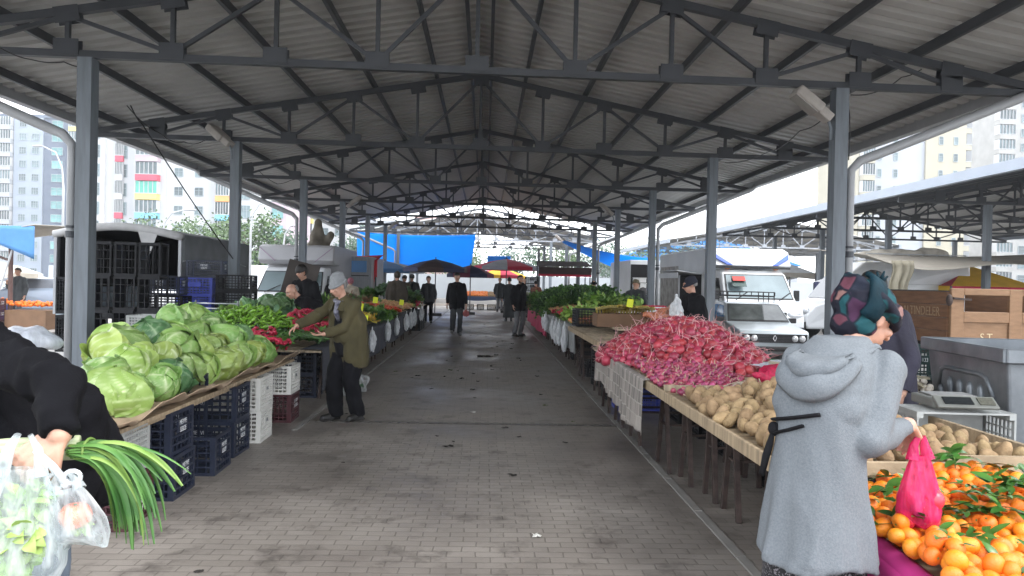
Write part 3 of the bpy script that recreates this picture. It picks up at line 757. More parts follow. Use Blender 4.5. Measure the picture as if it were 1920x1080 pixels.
for i,(px,py,Y) in enumerate(((640,575,11.2),(683,592,10.9),(676,570,13),(704,558,15.5),(753,563,17.2))):
    p=at(px,py,Y); price_card((p.x,Y,p.z-.2),U(-.3,.3),['yellow price card above the lettuce bunches','yellow price card over the red radish bunches','small yellow price card in the dark greens','yellow price card further back among mixed greens','pale yellow price card behind the red tomatoes'][i])
# clear sack of greens on the ground
sk=MB(); sk.ell((0,0,.15),(.2,.18,.17)); 
def crinkle(a,f): return lambda c,n: n*a*NZ.noise(c*f)
fclear=film('clear_film',(.8,.82,.82),.3,.08,22)
o=remesh(sk,'clear_sack',fclear,.02,smooth=2,disp=crinkle(.05,11)); o.location=(-1.72,9.95,0); tag(o,'clear plastic sack of greens on the ground by the cloth','sack')
heap([leafy('loose_greens',61,g_blue,18,.16,.03)],[(-1.74,9.95,.1),(-1.68,9.9,.16)],'greens inside the clear sack on the ground','greens inside the clear sack',tilt=.5)
# ================================================================== RIGHT: potato / radish tables
t=thing('market_table','plank table on rusty trestles carrying potatoes','table')
plank_top(t,1.38,2.2,3.42,6.8,.71,wood,.18,'y',rim=.075); 
b=MB(); b.box((2.5,4.0,.69),(.55,1.1,.03)); b.box((2.5,3.46,.73),(.6,.03,.09)); b.box((2.79,4.0,.73),(.03,1.1,.09)); b.build('side_tray',wood,t)
for y,sp,xf in ((3.8,.1,1.95),(5.0,.1,1.7),(5.4,.07,1.68),(5.85,.1,1.62),(6.3,.16,1.55)):
    for s in (-1,1):
        for x in (xf,2.15):
            b=MB(); b.bar((x,y+s*.03,.68),(x,y+s*(sp+.06),0),.034,.034); b.build('leg',rust,t)
    b=MB(); b.bar((xf,y-sp*.6,.38),(xf,y+sp*.6,.38),.016); b.bar((xf,y-sp*.6,.38),(2.15,y-sp*.6,.38),.016); b.build('crossbar',rust,t)
for x,y in ((2.72,3.6),(2.72,4.4),(2.35,3.6)): b=MB(); b.bar((x,y,.68),(x,y,0),.04); b.build('leg',rust,t)
potm=mat('potato_skin',(.2,.13,.065),.85,0,col2=(.35,.24,.13),vs=22,bump=.5,bs=90,rnd=.18,hue=.008,det=6)
pots=[potato(k,potm) for k in range(6)]
PG='potatoes heaped on the trestle table'
zf=lambda x,y:.75+.13*min(1,max(0,(x-1.42)/.6))*min(1,max(0,(5.55-y)/.6))*min(1,max(.25,(y-3.4)/.5))
heap(pots,[p for p in box_pts(1.44,2.2,3.5,5.5,zf,.092,31) if p[0]>1.44+.1*max(0,p[1]-4.8)]+[p for p in box_pts(1.72,2.15,3.85,5.1,lambda x,y:zf(x,y)+.05,.13,32)],'pale brown potato in the heap on the trestle table',PG,s=(.75,1.25))
heap(pots,box_pts(2.28,2.62,3.55,4.15,lambda x,y:.75,.085,33),'pale brown potato in the side tray by the digital scale','potatoes in the side tray',s=(.75,1.0))
# red onions
onm=mat('red_onion',(.22,.02,.06),.35,0,col2=(.42,.08,.14),vs=14,rnd=.3,hue=.02,det=5)
ron=round_fruit('red_onion',onm,.025,.9,False,rootm); 
def shallot(seed):
    rn=random.Random(seed); b=MB(); b.ell((0,0,0),(.024,.022,.026),nu=10,nv=8); o=b.build('red_onion',onm,smooth=True)
    s=MB(); s.tube([(0,0,.022),(.004,0,.04),(.012,.005,.06)],[.008,.004,.002],5); s.build('dry_neck',mat('onion_neck',(.45,.3,.22),.8),o); return o
ros=[shallot(1),shallot(2)]
heap(ros+[ron],box_pts(1.42,2.2,5.95,6.95,lambda x,y:.745+.09*max(0,(y-5.9)),.06,34),'small red onion on the table between potatoes and radishes','small red onions on the table')
heap(ros,box_pts(1.5,2.15,5.55,5.85,lambda x,y:.735,.075,36),'small red onion loose beside the potato heap','loose red onions by the potatoes')
b=MB(); b.box((1.8,5.9,.735),(.72,.02,.05)); tag(b.build('divider_board',woodx),'thin wooden divider laid across the red onion table','board')
t=thing('market_table','plank table under the radish mound, newspaper along its front','table')
plank_top(t,1.4,3.15,6.86,9.65,.73,woodx,.2); trestle_legs(t,1.4,3.15,6.9,9.6,.7,rust,3)
rads=[radish(k) for k in range(4)]
zr=lambda x,y:.75+.42*max(0,1-(((x-2.17)/.88)**2+((y-8.15)/1.5)**2)**.85)
vis=[p for p in box_pts(1.28,3.1,6.6,9.65,zr,.098,41) if ((p[0]-2.17)/.88)**2+((p[1]-8.15)/1.5)**2<1]
vis.sort(key=lambda p:p[1]+max(0,p[0]-2.5)*.7)
heap(rads,vis[:298],'large pinkish red radish with a thin root in the mound','large radishes in the mound',s=(.92,1.28))
low=[(p[0],p[1],p[2]-.055) for p in vis[:298:2]]
stuff_heap('radish_mass',vis[298:]+low,.046,radm,'far and inner side of the pinkish red radish mound','radishes')
# roots sticking out of the mound
b=MB()
for p in random.sample(vis,190):
    P=[V(p)+V((0,0,.02))]; d=V((U(-1,1),U(-1,.3),U(.2,1))).normalized()
    for k in range(5): P.append(P[-1]+d*.04); d=(d+V((U(-.5,.5),U(-.5,.5),U(-.55,.2)))).normalized()
    b.tube(P,[.005,.0042,.0035,.003,.0022,.0014],5,False)
tag(b.build('radish_roots',rootm,smooth=True),'pale thin roots tangled over the radish mound','roots',kind='stuff')
# newspaper apron
def news_mat():
    m=bpy.data.materials.new('newspaper'); m.use_nodes=True; nt=m.node_tree; L=nt.links.new; b=nt.nodes['Principled BSDF']; b.inputs['Roughness'].default_value=.85
    tc=nn(nt,'ShaderNodeTexCoord'); mp=nn(nt,'ShaderNodeMapping'); mp.inputs['Rotation'].default_value=(0,pi/2,pi/2) ; L(tc.outputs['Object'],mp.inputs[0])
    sp=nn(nt,'ShaderNodeSeparateXYZ'); L(tc.outputs['Object'],sp.inputs[0]); cb=nn(nt,'ShaderNodeCombineXYZ'); L(sp.outputs['Y'],cb.inputs['X']); L(sp.outputs['Z'],cb.inputs['Y'])
    br=nn(nt,'ShaderNodeTexBrick'); br.inputs['Scale'].default_value=1; br.inputs['Brick Width'].default_value=.07; br.inputs['Row Height'].default_value=.11; br.inputs['Mortar Size'].default_value=.006; br.inputs['Color1'].default_value=(.05,.045,.045,1); br.inputs['Color2'].default_value=(.42,.37,.33,1); br.inputs['Mortar'].default_value=(.5,.46,.41,1); br.inputs['Bias'].default_value=.15; L(cb.outputs[0],br.inputs['Vector'])
    wv=nn(nt,'ShaderNodeTexWave',bands_direction='Y'); wv.inputs['Scale'].default_value=32; wv.inputs['Distortion'].default_value=3; wv.inputs['Detail Scale'].default_value=30; L(cb.outputs[0],wv.inputs['Vector'])
    mx=nn(nt,'ShaderNodeMix',data_type='RGBA',blend_type='MULTIPLY'); mx.inputs[0].default_value=.55; L(br.outputs['Color'],mx.inputs[6]); L(wv.outputs['Color'],mx.inputs[7])
    ad=nn(nt,'ShaderNodeMix',data_type='RGBA'); ad.inputs[0].default_value=.25; ad.inputs[7].default_value=(.4,.36,.33,1); L(mx.outputs[2],ad.inputs[6]); L(ad.outputs[2],b.inputs['Base Color']); return m
newsm=news_mat()
for i,(a,c,z0,xx) in enumerate(((6.15,7.2,.3,1.33),(7.1,8.1,.36,1.345),(8.0,8.9,.42,1.35))):
    cloth_front(xx,a,c,z0,.76,.012,.06,'newspaper_sheet',newsm,['newspaper sheet hanging lowest, nearest the potatoes','newspaper sheet in the middle of the radish table front','newspaper sheet farthest along the radish table front'][i],'newspapers hung on the radish table',i*2,2)
# red mesh sacks, plastic wraps, garlic
netm=mat('red_net',(.45,.012,.06),.45,0,.3,50,.5,160)
pinkm=film('magenta_film',(.75,.03,.25),.75,.2,18)
def sack(name,loc,r,m,label,cat,seed,vox=.02,rz=0,g=None):
    b=MB(); b.ell((0,0,r[2]*.8),r); b.ell((r[0]*.6,0,r[2]*.6),(r[0]*.6,r[1]*.7,r[2]*.6)); b.cap((-r[0]*.7,0,r[2]*.9),(-r[0]*1.35,.03,r[2]*1.1),r[2]*.45,r[2]*.2)
    o=remesh(b,name,m,vox,smooth=2,disp=lambda c,n:n*(.022*NZ.noise(c*13+V((seed,0,0)))+.012*NZ.noise(c*34))); o.location=loc; o.rotation_euler=(0,0,rz); return tag(o,label,cat,g)
sack('mesh_sack',(2.42,5.95,.74),(.2,.2,.11),netm,'red mesh sack lying beside the red onions','mesh sack',1,rz=.4)
sack('mesh_sack',(2.55,5.35,.74),(.28,.16,.085),netm,'dark red mesh sack lying behind the potatoes','mesh sack',4,rz=.1)
sack('plastic_wrap',(2.75,6.75,.78),(.22,.15,.06),film('pale_film',(.75,.78,.85),.7,.15,20),'crumpled white and blue plastic wrap beside the radishes','plastic wrap',7)
sack('plastic_wrap',(3.3,6.6,.8),(.2,.13,.07),pinkm,'crumpled bright pink plastic bag behind the garlic','plastic bag',9)
sack('paper_wrap',(2.2,4.95,.86),(.12,.09,.04),film('white_wrap',(.85,.86,.88),.85,.3,16),'crumpled white wrap lying on the potatoes','plastic wrap',11)
garm=mat('garlic_skin',(.55,.5,.43),.7,0,.2,30,.3,80,rnd=.1)
def garlic(seed):
    rn=random.Random(seed); root=bpy.data.objects.new('garlic_bunch',None); COL.objects.link(root); b=MB(); s=MB()
    for k in range(9):
        y=rn.uniform(-.09,.09); b.ell((rn.uniform(-.03,.05),y,rn.uniform(0,.06)),(.027,.025,.024),nu=9,nv=7); s.tube([(0,y,.03),(-.08,y*.6,.05),(-.2,y*.3,.03)],[.006,.004,.004],5)
    b.build('bulbs',garm,root,True); s.build('dry_stalks',mat('straw',(.4,.36,.26),.8),root,True); return root
gls=[garlic(1),garlic(2)]
t=thing('market_table','low back table holding garlic bunches and wraps behind the mesh sacks','table'); plank_top(t,2.35,3.6,5.15,7.2,.73,woodx,.2); trestle_legs(t,2.35,3.6,5.15,7.2,.7,rust,2)
heap(gls,box_pts(2.62,3.5,5.75,6.5,lambda x,y:.77,.17,55),'bunch of pale garlic with dry stalks behind the mesh sacks','garlic bunches behind the mesh sacks',tilt=.3)
b=MB(); b.grid(lambda u,v:(2.6+.75*u,7.0+.35*v,.83+.015*sin(u*9+v*5)),14,6); o=b.build('green_cloth',mat('green_cloth',(.1,.33,.15),.85),smooth=True); o.modifiers.new('t','SOLIDIFY').thickness=.006; tag(o,'folded green cloth in front of the silver car','cloth')
b=MB(); b.ell((0,0,.045),(.05,.05,.045)); o=b.build('rag',black_cloth,smooth=True); o.location=(2.2,5.45,.73); tag(o,'small dark rag beside the dark red mesh sack','rag')
r_=MB()
for k in range(26):
    a=U(0,6.3); p=V((2.12+U(-.1,.1),5.6+U(-.1,.1),.78)); r_.tube([p,p+V((.1*cos(a),.1*sin(a),U(.02,.06))),p+V((.2*cos(a),.2*sin(a),0))],.004,4)
tag(r_.build('straw_tangle',mat('straw',(.4,.36,.26),.8)),'tangle of dry onion stalks beside the red mesh sack','straw')
# empty plank table
t=thing('market_table','empty slatted plank table between the radishes and the apples','table')
plank_top(t,1.5,3.0,9.72,13.1,.8,woodx,.12); trestle_legs(t,1.5,3.0,9.72,13.1,.76,rust,2)
b=MB(); b.box((1.49,11.4,.765),(.03,3.4,.07)); b.build('rim',wood,t)
for k,(p,x,y,z,l) in enumerate(((blu,1.95,9.3,.0,'blue crate on the ground under the radish table end'),(blu,1.95,9.3,.302,'blue crate stacked under the radish table end'),(blk,1.95,10.1,0,'black crate under the near part of the empty table'),(blk,1.95,10.1,.302,'upper black crate under the near part of the empty table'),(blk,2.0,12.6,0,'black crate under the far end of the empty table'),(blk,2.0,11.4,0,'black crate under the middle of the empty table'),(blk,2.0,11.4,.302,'upper black crate under the middle of the empty table'))):
    C(p,x,y,z,.03*k,l,'plastic crates under the empty table')
for k,y in enumerate((4.1,4.9,5.6,6.8,7.7,8.5)): C(blk,2.5,y,0,.0,'black crate deep in shadow under the radish and potato tables','black crates under the radish and potato tables')
# banana box and shallot sack
t=thing('market_table','raised plank table holding bananas and the peach mesh sack','table'); plank_top(t,1.95,3.3,10.9,12.6,.9,woodx,.15); trestle_legs(t,1.95,3.3,10.9,12.6,.87,rust,1)
r=thing('banana_box','open brown cardboard box filled with bananas','box',(2.2,11.6,.9)); b=MB(); W_,D_,H_=.95,.5,.2
b.box((0,-D_/2,H_/2),(W_,.012,H_)); b.box((0,D_/2,H_/2),(W_,.012,H_)); b.box((-W_/2,0,H_/2),(.012,D_-.014,H_)); b.box((W_/2,0,H_/2),(.012,D_-.014,H_)); b.box((0,0,.006),(W_-.03,D_-.03,.01)); b.build('walls',mat('brown_card',(.16,.09,.05),.8,0,.15,4),r)
banm=mat('banana_skin',(.5,.36,.06),.45,0,col2=(.6,.47,.12),vs=9,rnd=.12)
def banana_hand():
    root=bpy.data.objects.new('banana_hand',None); COL.objects.link(root)
    for k in range(6):
        b=MB(); y=(k-2.5)*.034; P=[];R_=[]
        for i in range(8): q=i/7; a=-.5+1.9*q; P.append((.12*sin(a),y*(1+.3*q),.12*cos(a)-.08)); R_.append(.017*sin(pi*min(1,.16+q*.78))**.6)
        b.tube(P,R_,7); b.build('banana',banm,root,True)
    b=MB(); b.tube([(-.07,-.08,.03),(-.075,.08,.03)],.016,6); b.build('crown',mat('banana_crown',(.25,.2,.06),.7),root,True); return root
bh=banana_hand()
for k in range(7): put(bh,(1.86+.115*k,11.6+U(-.06,.06),1.15+U(0,.03)),(U(-.2,.2),U(-.2,.2),pi/2+U(-.3,.3)),1.15,'hand of yellow bananas in the brown box','bananas in the brown box')
price_card((2.22,11.35,1.12),.1,'yellow price card stuck among the bananas')
sack('mesh_sack',(2.83,11.2,.92),(.3,.2,.17),mat('peach_net',(.6,.22,.12),.5,0,.35,50,.5,120),'peach mesh sack of small onions behind the radish mound','mesh sack',14)
sack('mesh_sack',(2.8,10.75,.9),(.24,.15,.13),mat('peach_net',(.6,.2,.1),.5),'lower peach mesh sack touching the radish mound','mesh sack',15)
C(blk,1.85,12.9,.82,.05,'black crate on the empty table behind the brown box','plastic crates on the empty table')
# stalls beyond: apples, greens
pinkc=mat('pink_cloth',(.5,.06,.13),.85,0,.12,4); greyc=mat('grey_cloth',(.26,.27,.27),.85,0,.15,5)
rst=[(13.2,16.2,greyc,'apples and lettuce'),(16.25,19.4,greyc,'red chard and onions'),(19.45,23.4,pinkc,'parsley'),(23.5,27.6,pinkc,'far parsley and carrots')]
for i,(a,c,m_,nm) in enumerate(rst):
    t=thing('market_table','long cloth-fronted table carrying '+nm+', right of the aisle','table',(0,0,0),0,'cloth-fronted tables right of the aisle')
    plank_top(t,1.62,3.5,a,c,.74,woodx,.2); trestle_legs(t,1.62,3.5,a,c,.7,rust,2)
    cloth_front(1.61,a+.02,c-.02,.15 if m_ is pinkc else .3,.75,.03,m=m_,label=('pink' if m_ is pinkc else 'grey')+' cloth hung along the table of '+nm,group='cloths hung right of the aisle',seed=i*3,nfold=4)
ris2=lambda x,y:.8+.22*min(1,max(0,(x-1.65)/1.4))
appm=mat('apple_skin',(.5,.06,.03),.35,0,col2=(.6,.33,.1),vs=7,rnd=.2,hue=.03)
appl=[round_fruit('apple',appm,.038,.9,True,grn_stem,k) for k in range(2)]
heap(appl,box_pts(1.66,2.75,13.25,14.6,lambda x,y:ris2(x,y)+.03,.088,61),'red and yellow apple on the grey cloth stall','apples on the grey cloth stall')
heap(lite,box_pts(1.7,2.3,14.7,15.8,lambda x,y:ris2(x,y)+.1,.2,62),'pale lettuce bunch beyond the apples','lettuce beyond the apples',tilt=.6,s=(.9,1.2))
heap(rbs,box_pts(1.66,2.4,15.9,17.6,lambda x,y:ris2(x,y)+.05,.14,63),'small red radish bunch beyond the lettuce, right side','red bunches beyond the lettuce',tilt=.8)
heap([onp],box_pts(1.66,2.3,17.7,19.2,lambda x,y:ris2(x,y)+.08,.095,64),'brown onion between the red bunches and the parsley','onions by the parsley')
pars=[leafy('parsley_bunch',k,g_dark,46,.05,.02,1.3,.2) for k in (71,72)]+[leafy('parsley_bunch',73,g_mid,46,.05,.02,1.3,.2)]
heap(pars,[p for p in box_pts(1.6,3.3,19.2,25,lambda x,y:.88+.3*min(1,(x-1.5)/1.0),.2,65)],'bunch of dark curly parsley in the long green heap','parsley bunches in the long heap',s=(1.2,1.7),tilt=.9)
heap(lite+pars[2:],[p for p in box_pts(2.5,3.5,16.6,19.4,lambda x,y:1.08,.24,66)],'light green bunch at the back of the right stall','light green bunches behind the parsley',s=(1.1,1.5),tilt=.8)
AUB=potato(50,mat('aubergine_skin',(.035,.008,.03),.25,0,.3,8,rnd=.3)); AUB.name='aubergine'; purp=mat('aubergine_skin',(.035,.008,.03),.25,0,.3,8,rnd=.3)
heap([AUB],box_pts(2.45,3.2,14.8,16.3,lambda x,y:1.0,.11,67),'dark purple aubergine behind the lettuce','aubergines behind the lettuce',s=(1.2,1.7))
heap([leafy('celery_bunch',81,g_lite,16,.22,.05,.4)],[(2.35,16.5,1.12)],'upright pale celery bunch among the aubergines','celery',s=(1.3,1.31),tilt=.3)
price_card((1.95,15.6,.85),.2,'yellow price card beyond the lettuce, right side')
tray=MB(); tray.box((0,0,.02),(.5,.34,.04)); 
for i,(x,y,z) in enumerate(((2.75,14.2,1.02),(3.2,14.0,1.05),(3.05,13.2,1.0),(3.4,14.9,1.08))):
    r=thing('punnet_tray','white tray of bright red berries behind the apples' if i<2 else 'white tray of bright red berries beside the bananas','tray',(x,y,z),U(-.2,.2),'trays of red berries')
    tray.build('tray',mat('white_foam',(.75,.76,.77),.6),r); b=MB()
    for k in range(60): b.ell((U(-.22,.22),U(-.14,.14),.05),U(.018,.024),nu=7,nv=5)
    b.build('berries',mat('berry_red',(.55,.015,.06),.3,0,.2,20),r,True)
t=thing('market_table','low back table with berry trays behind the apples','table'); plank_top(t,2.5,3.6,12.9,15.2,.99,woodx,.2); trestle_legs(t,2.5,3.6,12.9,15.2,.95,rust,2)
for i,(Y,z,h) in enumerate(((14.2,.74,.5),(15.2,.74,.46),(15.9,.74,.5),(16.6,.74,.46),(18.6,.76,.42),(19.2,.76,.4))):
    hang_bag((1.53,Y,z+.02),h,.3,i+20,['long white carrier bag nearest the apples, hung on grey cloth','second white carrier bag on the grey cloth, right side','third white carrier bag on the grey cloth, right side','fourth white carrier bag on the grey cloth, right side','white carrier bag nearest the pink cloth','white carrier bag over the start of the pink cloth'][i],pi,g if False else None,'white carrier bags hung right of the aisle')
for i in range(4): C(blk,2.1,14+i*1.3,0,0,'black crate in shadow under the grey cloth table','black crates under the grey cloth table')

# ================================================================== foreground: mandarins
t=thing('market_table','slanted display table covered with mandarins, bright pink skirt','table')
b=MB(); b.grid(lambda u,v:(1.5+1.3*u,1.7+1.65*v,.5+.13*v),2,2); b.grid(lambda u,v:(1.5+1.3*u,1.7+1.65*v,.475+.13*v),2,2,True); b.build('tabletop',woodx,t)
for x in (1.56,2.7):
    for y in (1.8,3.2): b=MB(); b.bar((x,y,.48),(x,y,0),.04); b.build('leg',rust,t)
magc=mat('magenta_cloth',(.36,.015,.14),.9,0,.06,6)
b=MB(); 
def skf(u,v):
    if v<.2: return (1.42+.12*(v/.2), 1.55+1.8*u, .52+.13*u+.035*sin(pi*v/.2))
    t_=(v-.2)/.8; return (1.42-.015*sin(u*20)*t_-.03*t_,1.55+1.8*u,(.52+.13*u)*(1-t_)+.15*t_)
b.grid(skf,50,20,True)
b.grid(lambda u,v:(1.42+1.4*u,1.6-.02*sin(u*18)*v,.53*(1-v)+.15*v),40,10)
o=b.build('table_skirt',magc,smooth=True); o.modifiers.new('t','SOLIDIFY').thickness=.004; tag(o,'bright magenta cloth skirting the mandarin display','cloth')
orm=mat('mandarin_peel',(.72,.17,.008),.42,0,col2=(.8,.25,.015),vs=8,bump=.35,bs=260,rnd=.12,hue=.012)
orl=mat('orange_peel',(.8,.33,.012),.42,0,col2=(.85,.42,.03),vs=8,bump=.35,bs=240,rnd=.06)
man=[round_fruit('mandarin',orm,.03,.88,True,grn_stem,k) for k in range(3)]
zo=lambda x,y:.55+.13*(y-1.7)/1.65+.03
pts=box_pts(1.47,2.75,1.85,3.3,lambda x,y:zo(x,y)+.05*sin(x*5+y*3),.06,71)
pts=[p for p in pts if not(p[1]<2.22 and p[0]>1.6)]
def seen(p): return p[0]<1.15*p[1]*.8+.1
restp=[p for p in pts if p[0]>=.76*p[1]+.05]; pts=[p for p in pts if p[0]<.76*p[1]+.05]
hi=[(p[0]+.03,p[1]+.03,p[2]+.04) for p in pts if random.random()<.4]
if len(pts)>205: random.shuffle(pts); 
heap(man,pts[:225]+hi[:70],'orange mandarin in the heap on the slanted display','mandarins heaped on the slanted display',s=(.95,1.3))
stuff_heap('mandarin_mass',pts[225:]+restp,.031,orm,'remaining mandarins deep in the heap','mandarins')
big=[round_fruit('orange',orl,.046,.93,True,grn_stem,k) for k in range(2)]
heap(big,[p for p in box_pts(1.62,1.95,1.9,2.2,lambda x,y:zo(x,y)+.05,.09,72) if p[0]<.8*p[1]+.05],'larger yellow-orange orange at the near edge of the display','oranges at the near edge of the display',s=(.95,1.12))
clf=lm('citrus',(.02,.075,.012),(.06,.16,.025),rough=.3)
def sprig(seed):
    rn=random.Random(seed); root=bpy.data.objects.new('leaf_sprig',None); COL.objects.link(root); b=MB(); s=MB()
    s.tube([(-.05,0,0),(0,0,.008),(.07,.01,.0)],[.002,.002,.0012],5); s.build('twig',grn_stem,root)
    for k in range(6):
        a=rn.uniform(-1.4,1.4)+(pi if k%3==0 else 0); leaf(b,(-.03+.018*k,0,.006),(cos(a),sin(a),rn.uniform(-.1,.6)),(0,0,1),rn.uniform(.05,.085),rn.uniform(.012,.019),rn.uniform(.2,.9),6,.25)
    b.build('leaves',clf,root,True); return root
sps=[sprig(k) for k in range(4)]
rn=random.Random(3); sp=[]
for k in range(34):
    p=rn.choice(pts); sp.append((p[0],p[1],p[2]+.035+rn.random()*.02))
for k in range(10): x,y=rn.uniform(1.7,2.15),rn.uniform(2.75,2.95); sp.append((x,y,zo(x,y)+.1))
heap(sps,sp,'glossy dark green citrus sprig on the mandarins','citrus sprigs on the mandarins',tilt=.5,s=(.8,1.25))
# ================================================================== people
def ik(S,W,l1,l2,hint):
    S=V(S); W=V(W); d=W-S; L=d.length
    if L>(l1+l2)*.995: W=S+d*((l1+l2)*.995/L); d=W-S; L=d.length
    a=(l1*l1-l2*l2+L*L)/(2*L); h=sqrt(max(0,l1*l1-a*a)); n=V(hint); dn=d/L; n=(n-dn*n.dot(dn)).normalized()
    return S+dn*a+n*h, W
def pose(H=1.72, lean=0, twist=0, hl=None, hr=None, fl=(.1,.0), fr=(-.1,.0), hy=0, hp=0.1, shift=0, hunch=.0, eh=(0,.6,-.6)):
    """joints of a figure facing -Y; +X is its left. hl/hr hand targets (None hangs)"""
    J={'H':H}; P=V((0,shift,.525*H)); u=V((0,-sin(lean),cos(lean))); u2=V((0,-sin(lean+hunch),cos(lean+hunch)))
    X=V((cos(twist),sin(twist),0)); J['pel']=P; J['u']=u; J['X']=X
    C=P+u*.16*H; S=C+u2*.135*H; J['chest']=C; J['sc']=S; J['neck']=S+u2*.035*H
    J['Rh']=M.Rotation(hy,3,'Z')@M.Rotation(hp,3,'X')
    J['head']=J['neck']+u2*.035*H+(J['Rh']@V((0,-.012*H,.062*H)))
    for s,k,ht in ((1,'l',hl),(-1,'r',hr)):
        sh=S+X*(s*.108*H)-u2*.005*H; J['sh'+k]=sh
        w=V(ht) if ht is not None else sh+V((s*.05*H,-.03*H,-.30*H))
        hint=V((s*.5,eh[1],eh[2])); J['el'+k],J['wr'+k]=ik(sh,w,.168*H,.148*H,hint)
        hip=P+V((s*.05*H,0,-.01*H)); J['hi'+k]=hip
        f=fl if s>0 else fr; an=V((f[0],f[1]+.0,.045*H+(f[2] if len(f)>2 else 0))); J['kn'+k],J['an'+k]=ik(hip,an,.245*H,.24*H,(s*.1,-1,.15))
        J['toe'+k]=J['an'+k]+V((s*.03,-.15,-.045*H+.02))
    return J
def hand_parts(b,W,d,n,sc=1,curl=.5,thumb=.6,side=1,spread=.02):
    """palm and five bent fingers; d wrist->knuckles, n palm normal, side: +1 thumb towards d x n"""
    d=V(d).normalized(); n=V(n); n=(n-d*n.dot(d)).normalized(); s=d.cross(n)*side; W=V(W)
    for k in range(4):
        o=s*((1.5-k)*.021*sc); b.cap(W+d*.012*sc+o*.65,W+d*.085*sc+o,.0125*sc,.0115*sc,8,3)
        L=(.072,.082,.077,.06)[k]*sc; p=W+d*.088*sc+o; a=0; fd=d
        for j,q in enumerate((.45,.32,.26)):
            a+=curl*(.75 if j==0 else 1.0)*(1+.08*(k-1)); fd=d*cos(a)+n*sin(a)+s*(1.5-k)*spread
            e=p+fd.normalized()*L*q; b.cap(p,e,(.0092-.0008*j)*sc,(.0086-.0009*j)*sc,8,3); p=e
    p=W+d*.02*sc+s*.022*sc; a=thumb; 
    for j,q in enumerate((.042,.034,.028)):
        td=(d*cos(.7)+s*sin(.7)*(1-.35*j)+n*(.25+a*.35*j)).normalized(); e=p+td*q*sc; b.cap(p,e,(.0135-.002*j)*sc,(.0115-.0015*j)*sc,8,3); p=e
def head_parts(b,c,R,s=1):
    T=lambda p: V(c)+R@(V(p)*s)
    E=lambda p,r,RR=None,nu=16,nv=12: b.ell(T(p),[k*s for k in r],R if RR is None else R@RR,nu,nv)
    E((0,.012,.025),(.074,.092,.092)); E((0,-.02,-.035),(.058,.068,.078)); E((0,-.048,-.088),(.03,.028,.022))   # skull, face, chin
    E((0,-.078,.032),(.05,.016,.012)); b.cap(T((0,-.088,.02)),T((0,-.109,-.022)),.0085*s,.0135*s,8,3)      # brow, nose
    for q in (-1,1):
        E((q*.014,-.094,-.026),(.009,.01,.008)); E((q*.073,.012,-.005),(.011,.02,.032)); E((q*.04,-.068,-.018),(.022,.018,.018))
    E((0,-.083,-.052),(.024,.012,.0065)); E((0,-.081,-.062),(.021,.012,.0065))
def eyes(root,c,R,s=1):
    ew=mat('eye_white',(.6,.58,.55),.2); ed=mat('eye_dark',(.02,.012,.008),.1)
    for q in (-1,1):
        b=MB(); b.ell(V(c)+R@(V((q*.031,-.0755,.008))*s),[.0125*s,.009*s,.0065*s],R,10,7); o=b.build('eye',ew,root,True)
        b=MB(); b.ell(V(c)+R@(V((q*.031,-.0825,.008))*s),[.0056*s,.003*s,.0056*s],R,8,6); b.build('iris',ed,o,True)
        b=MB(); b.tube([V(c)+R@(V((q*x,y,z))*s) for x,y,z in ((.014,-.093,.03),(.032,-.091,.036),(.05,-.078,.03))],[.004*s,.0045*s,.002*s],6); b.build('eyebrow',mat('brow_hair',(.035,.025,.02),.8),root,True)
def shell(c,R,r,keep,name,m,root,th=.006,nu=32,nv=24,wob=0,wf=20):
    b=MB(); t=MB(); t.ell((0,0,0),(1,1,1),nu=nu,nv=nv)
    fs=[f for f in t.f if keep(sum((V(t.v[i]) for i in f),V())/len(f))]
    used=sorted({i for f in fs for i in f}); ix={i:k for k,i in enumerate(used)}
    vs=[]
    for i in used:
        p=V(t.v[i]); q=1+wob*NZ.noise(p*wf); vs.append(V(c)+R@V((p.x*r[0]*q,p.y*r[1]*q,p.z*r[2]*q)))
    b.add(vs,[tuple(ix[i] for i in f) for f in fs]); o=b.build(name,m,root,True)
    k=o.modifiers.new('t','SOLIDIFY'); k.thickness=th; k.offset=1; return o
def folds(a,f=9,seed=0,vert=.45):
    def fn(c,n):
        q=V((c.x*f+seed,c.y*f,c.z*f*vert)); w=NZ.noise(q); w2=NZ.noise(q*2.3+V((5,1,2)))
        return n*(a*(.5-abs(w)*1.7)+a*.45*w2)
    return fn
def chainy(b,pts,rr,n=12):
    for i in range(len(pts)-1): b.cap(pts[i],pts[i+1],rr[i],rr[i+1],n)
def torso_caps(b,J,e,hem,wide=1.0,belly=.0):
    H=J['H']; X=J['X']; P,C,S=J['pel'],J['chest'],J['sc']; u=J['u']; fwd=V((0,-1,0))
    lo=P-u*hem
    for s in (-1,1):
        b.cap(lo+X*s*.05*H*wide,P+X*s*.048*H*wide,.07*H*wide+e,.068*H*wide+e); b.cap(P+X*s*.048*H*wide,C+X*s*.05*H*wide,.068*H*wide+e,.066*H*wide+e); b.cap(C+X*s*.05*H*wide,S+X*s*.06*H-u*.035*H,.068*H*wide+e,.052*H+e)
        b.cap(S+X*s*.085*H-u*.02*H,S+X*s*.02*H+u*.012*H,.038*H+e,.034*H+e)
    if belly: b.ell(P+u*.08*H+fwd*.05*H,(.11*H,.06*H+belly,.09*H))
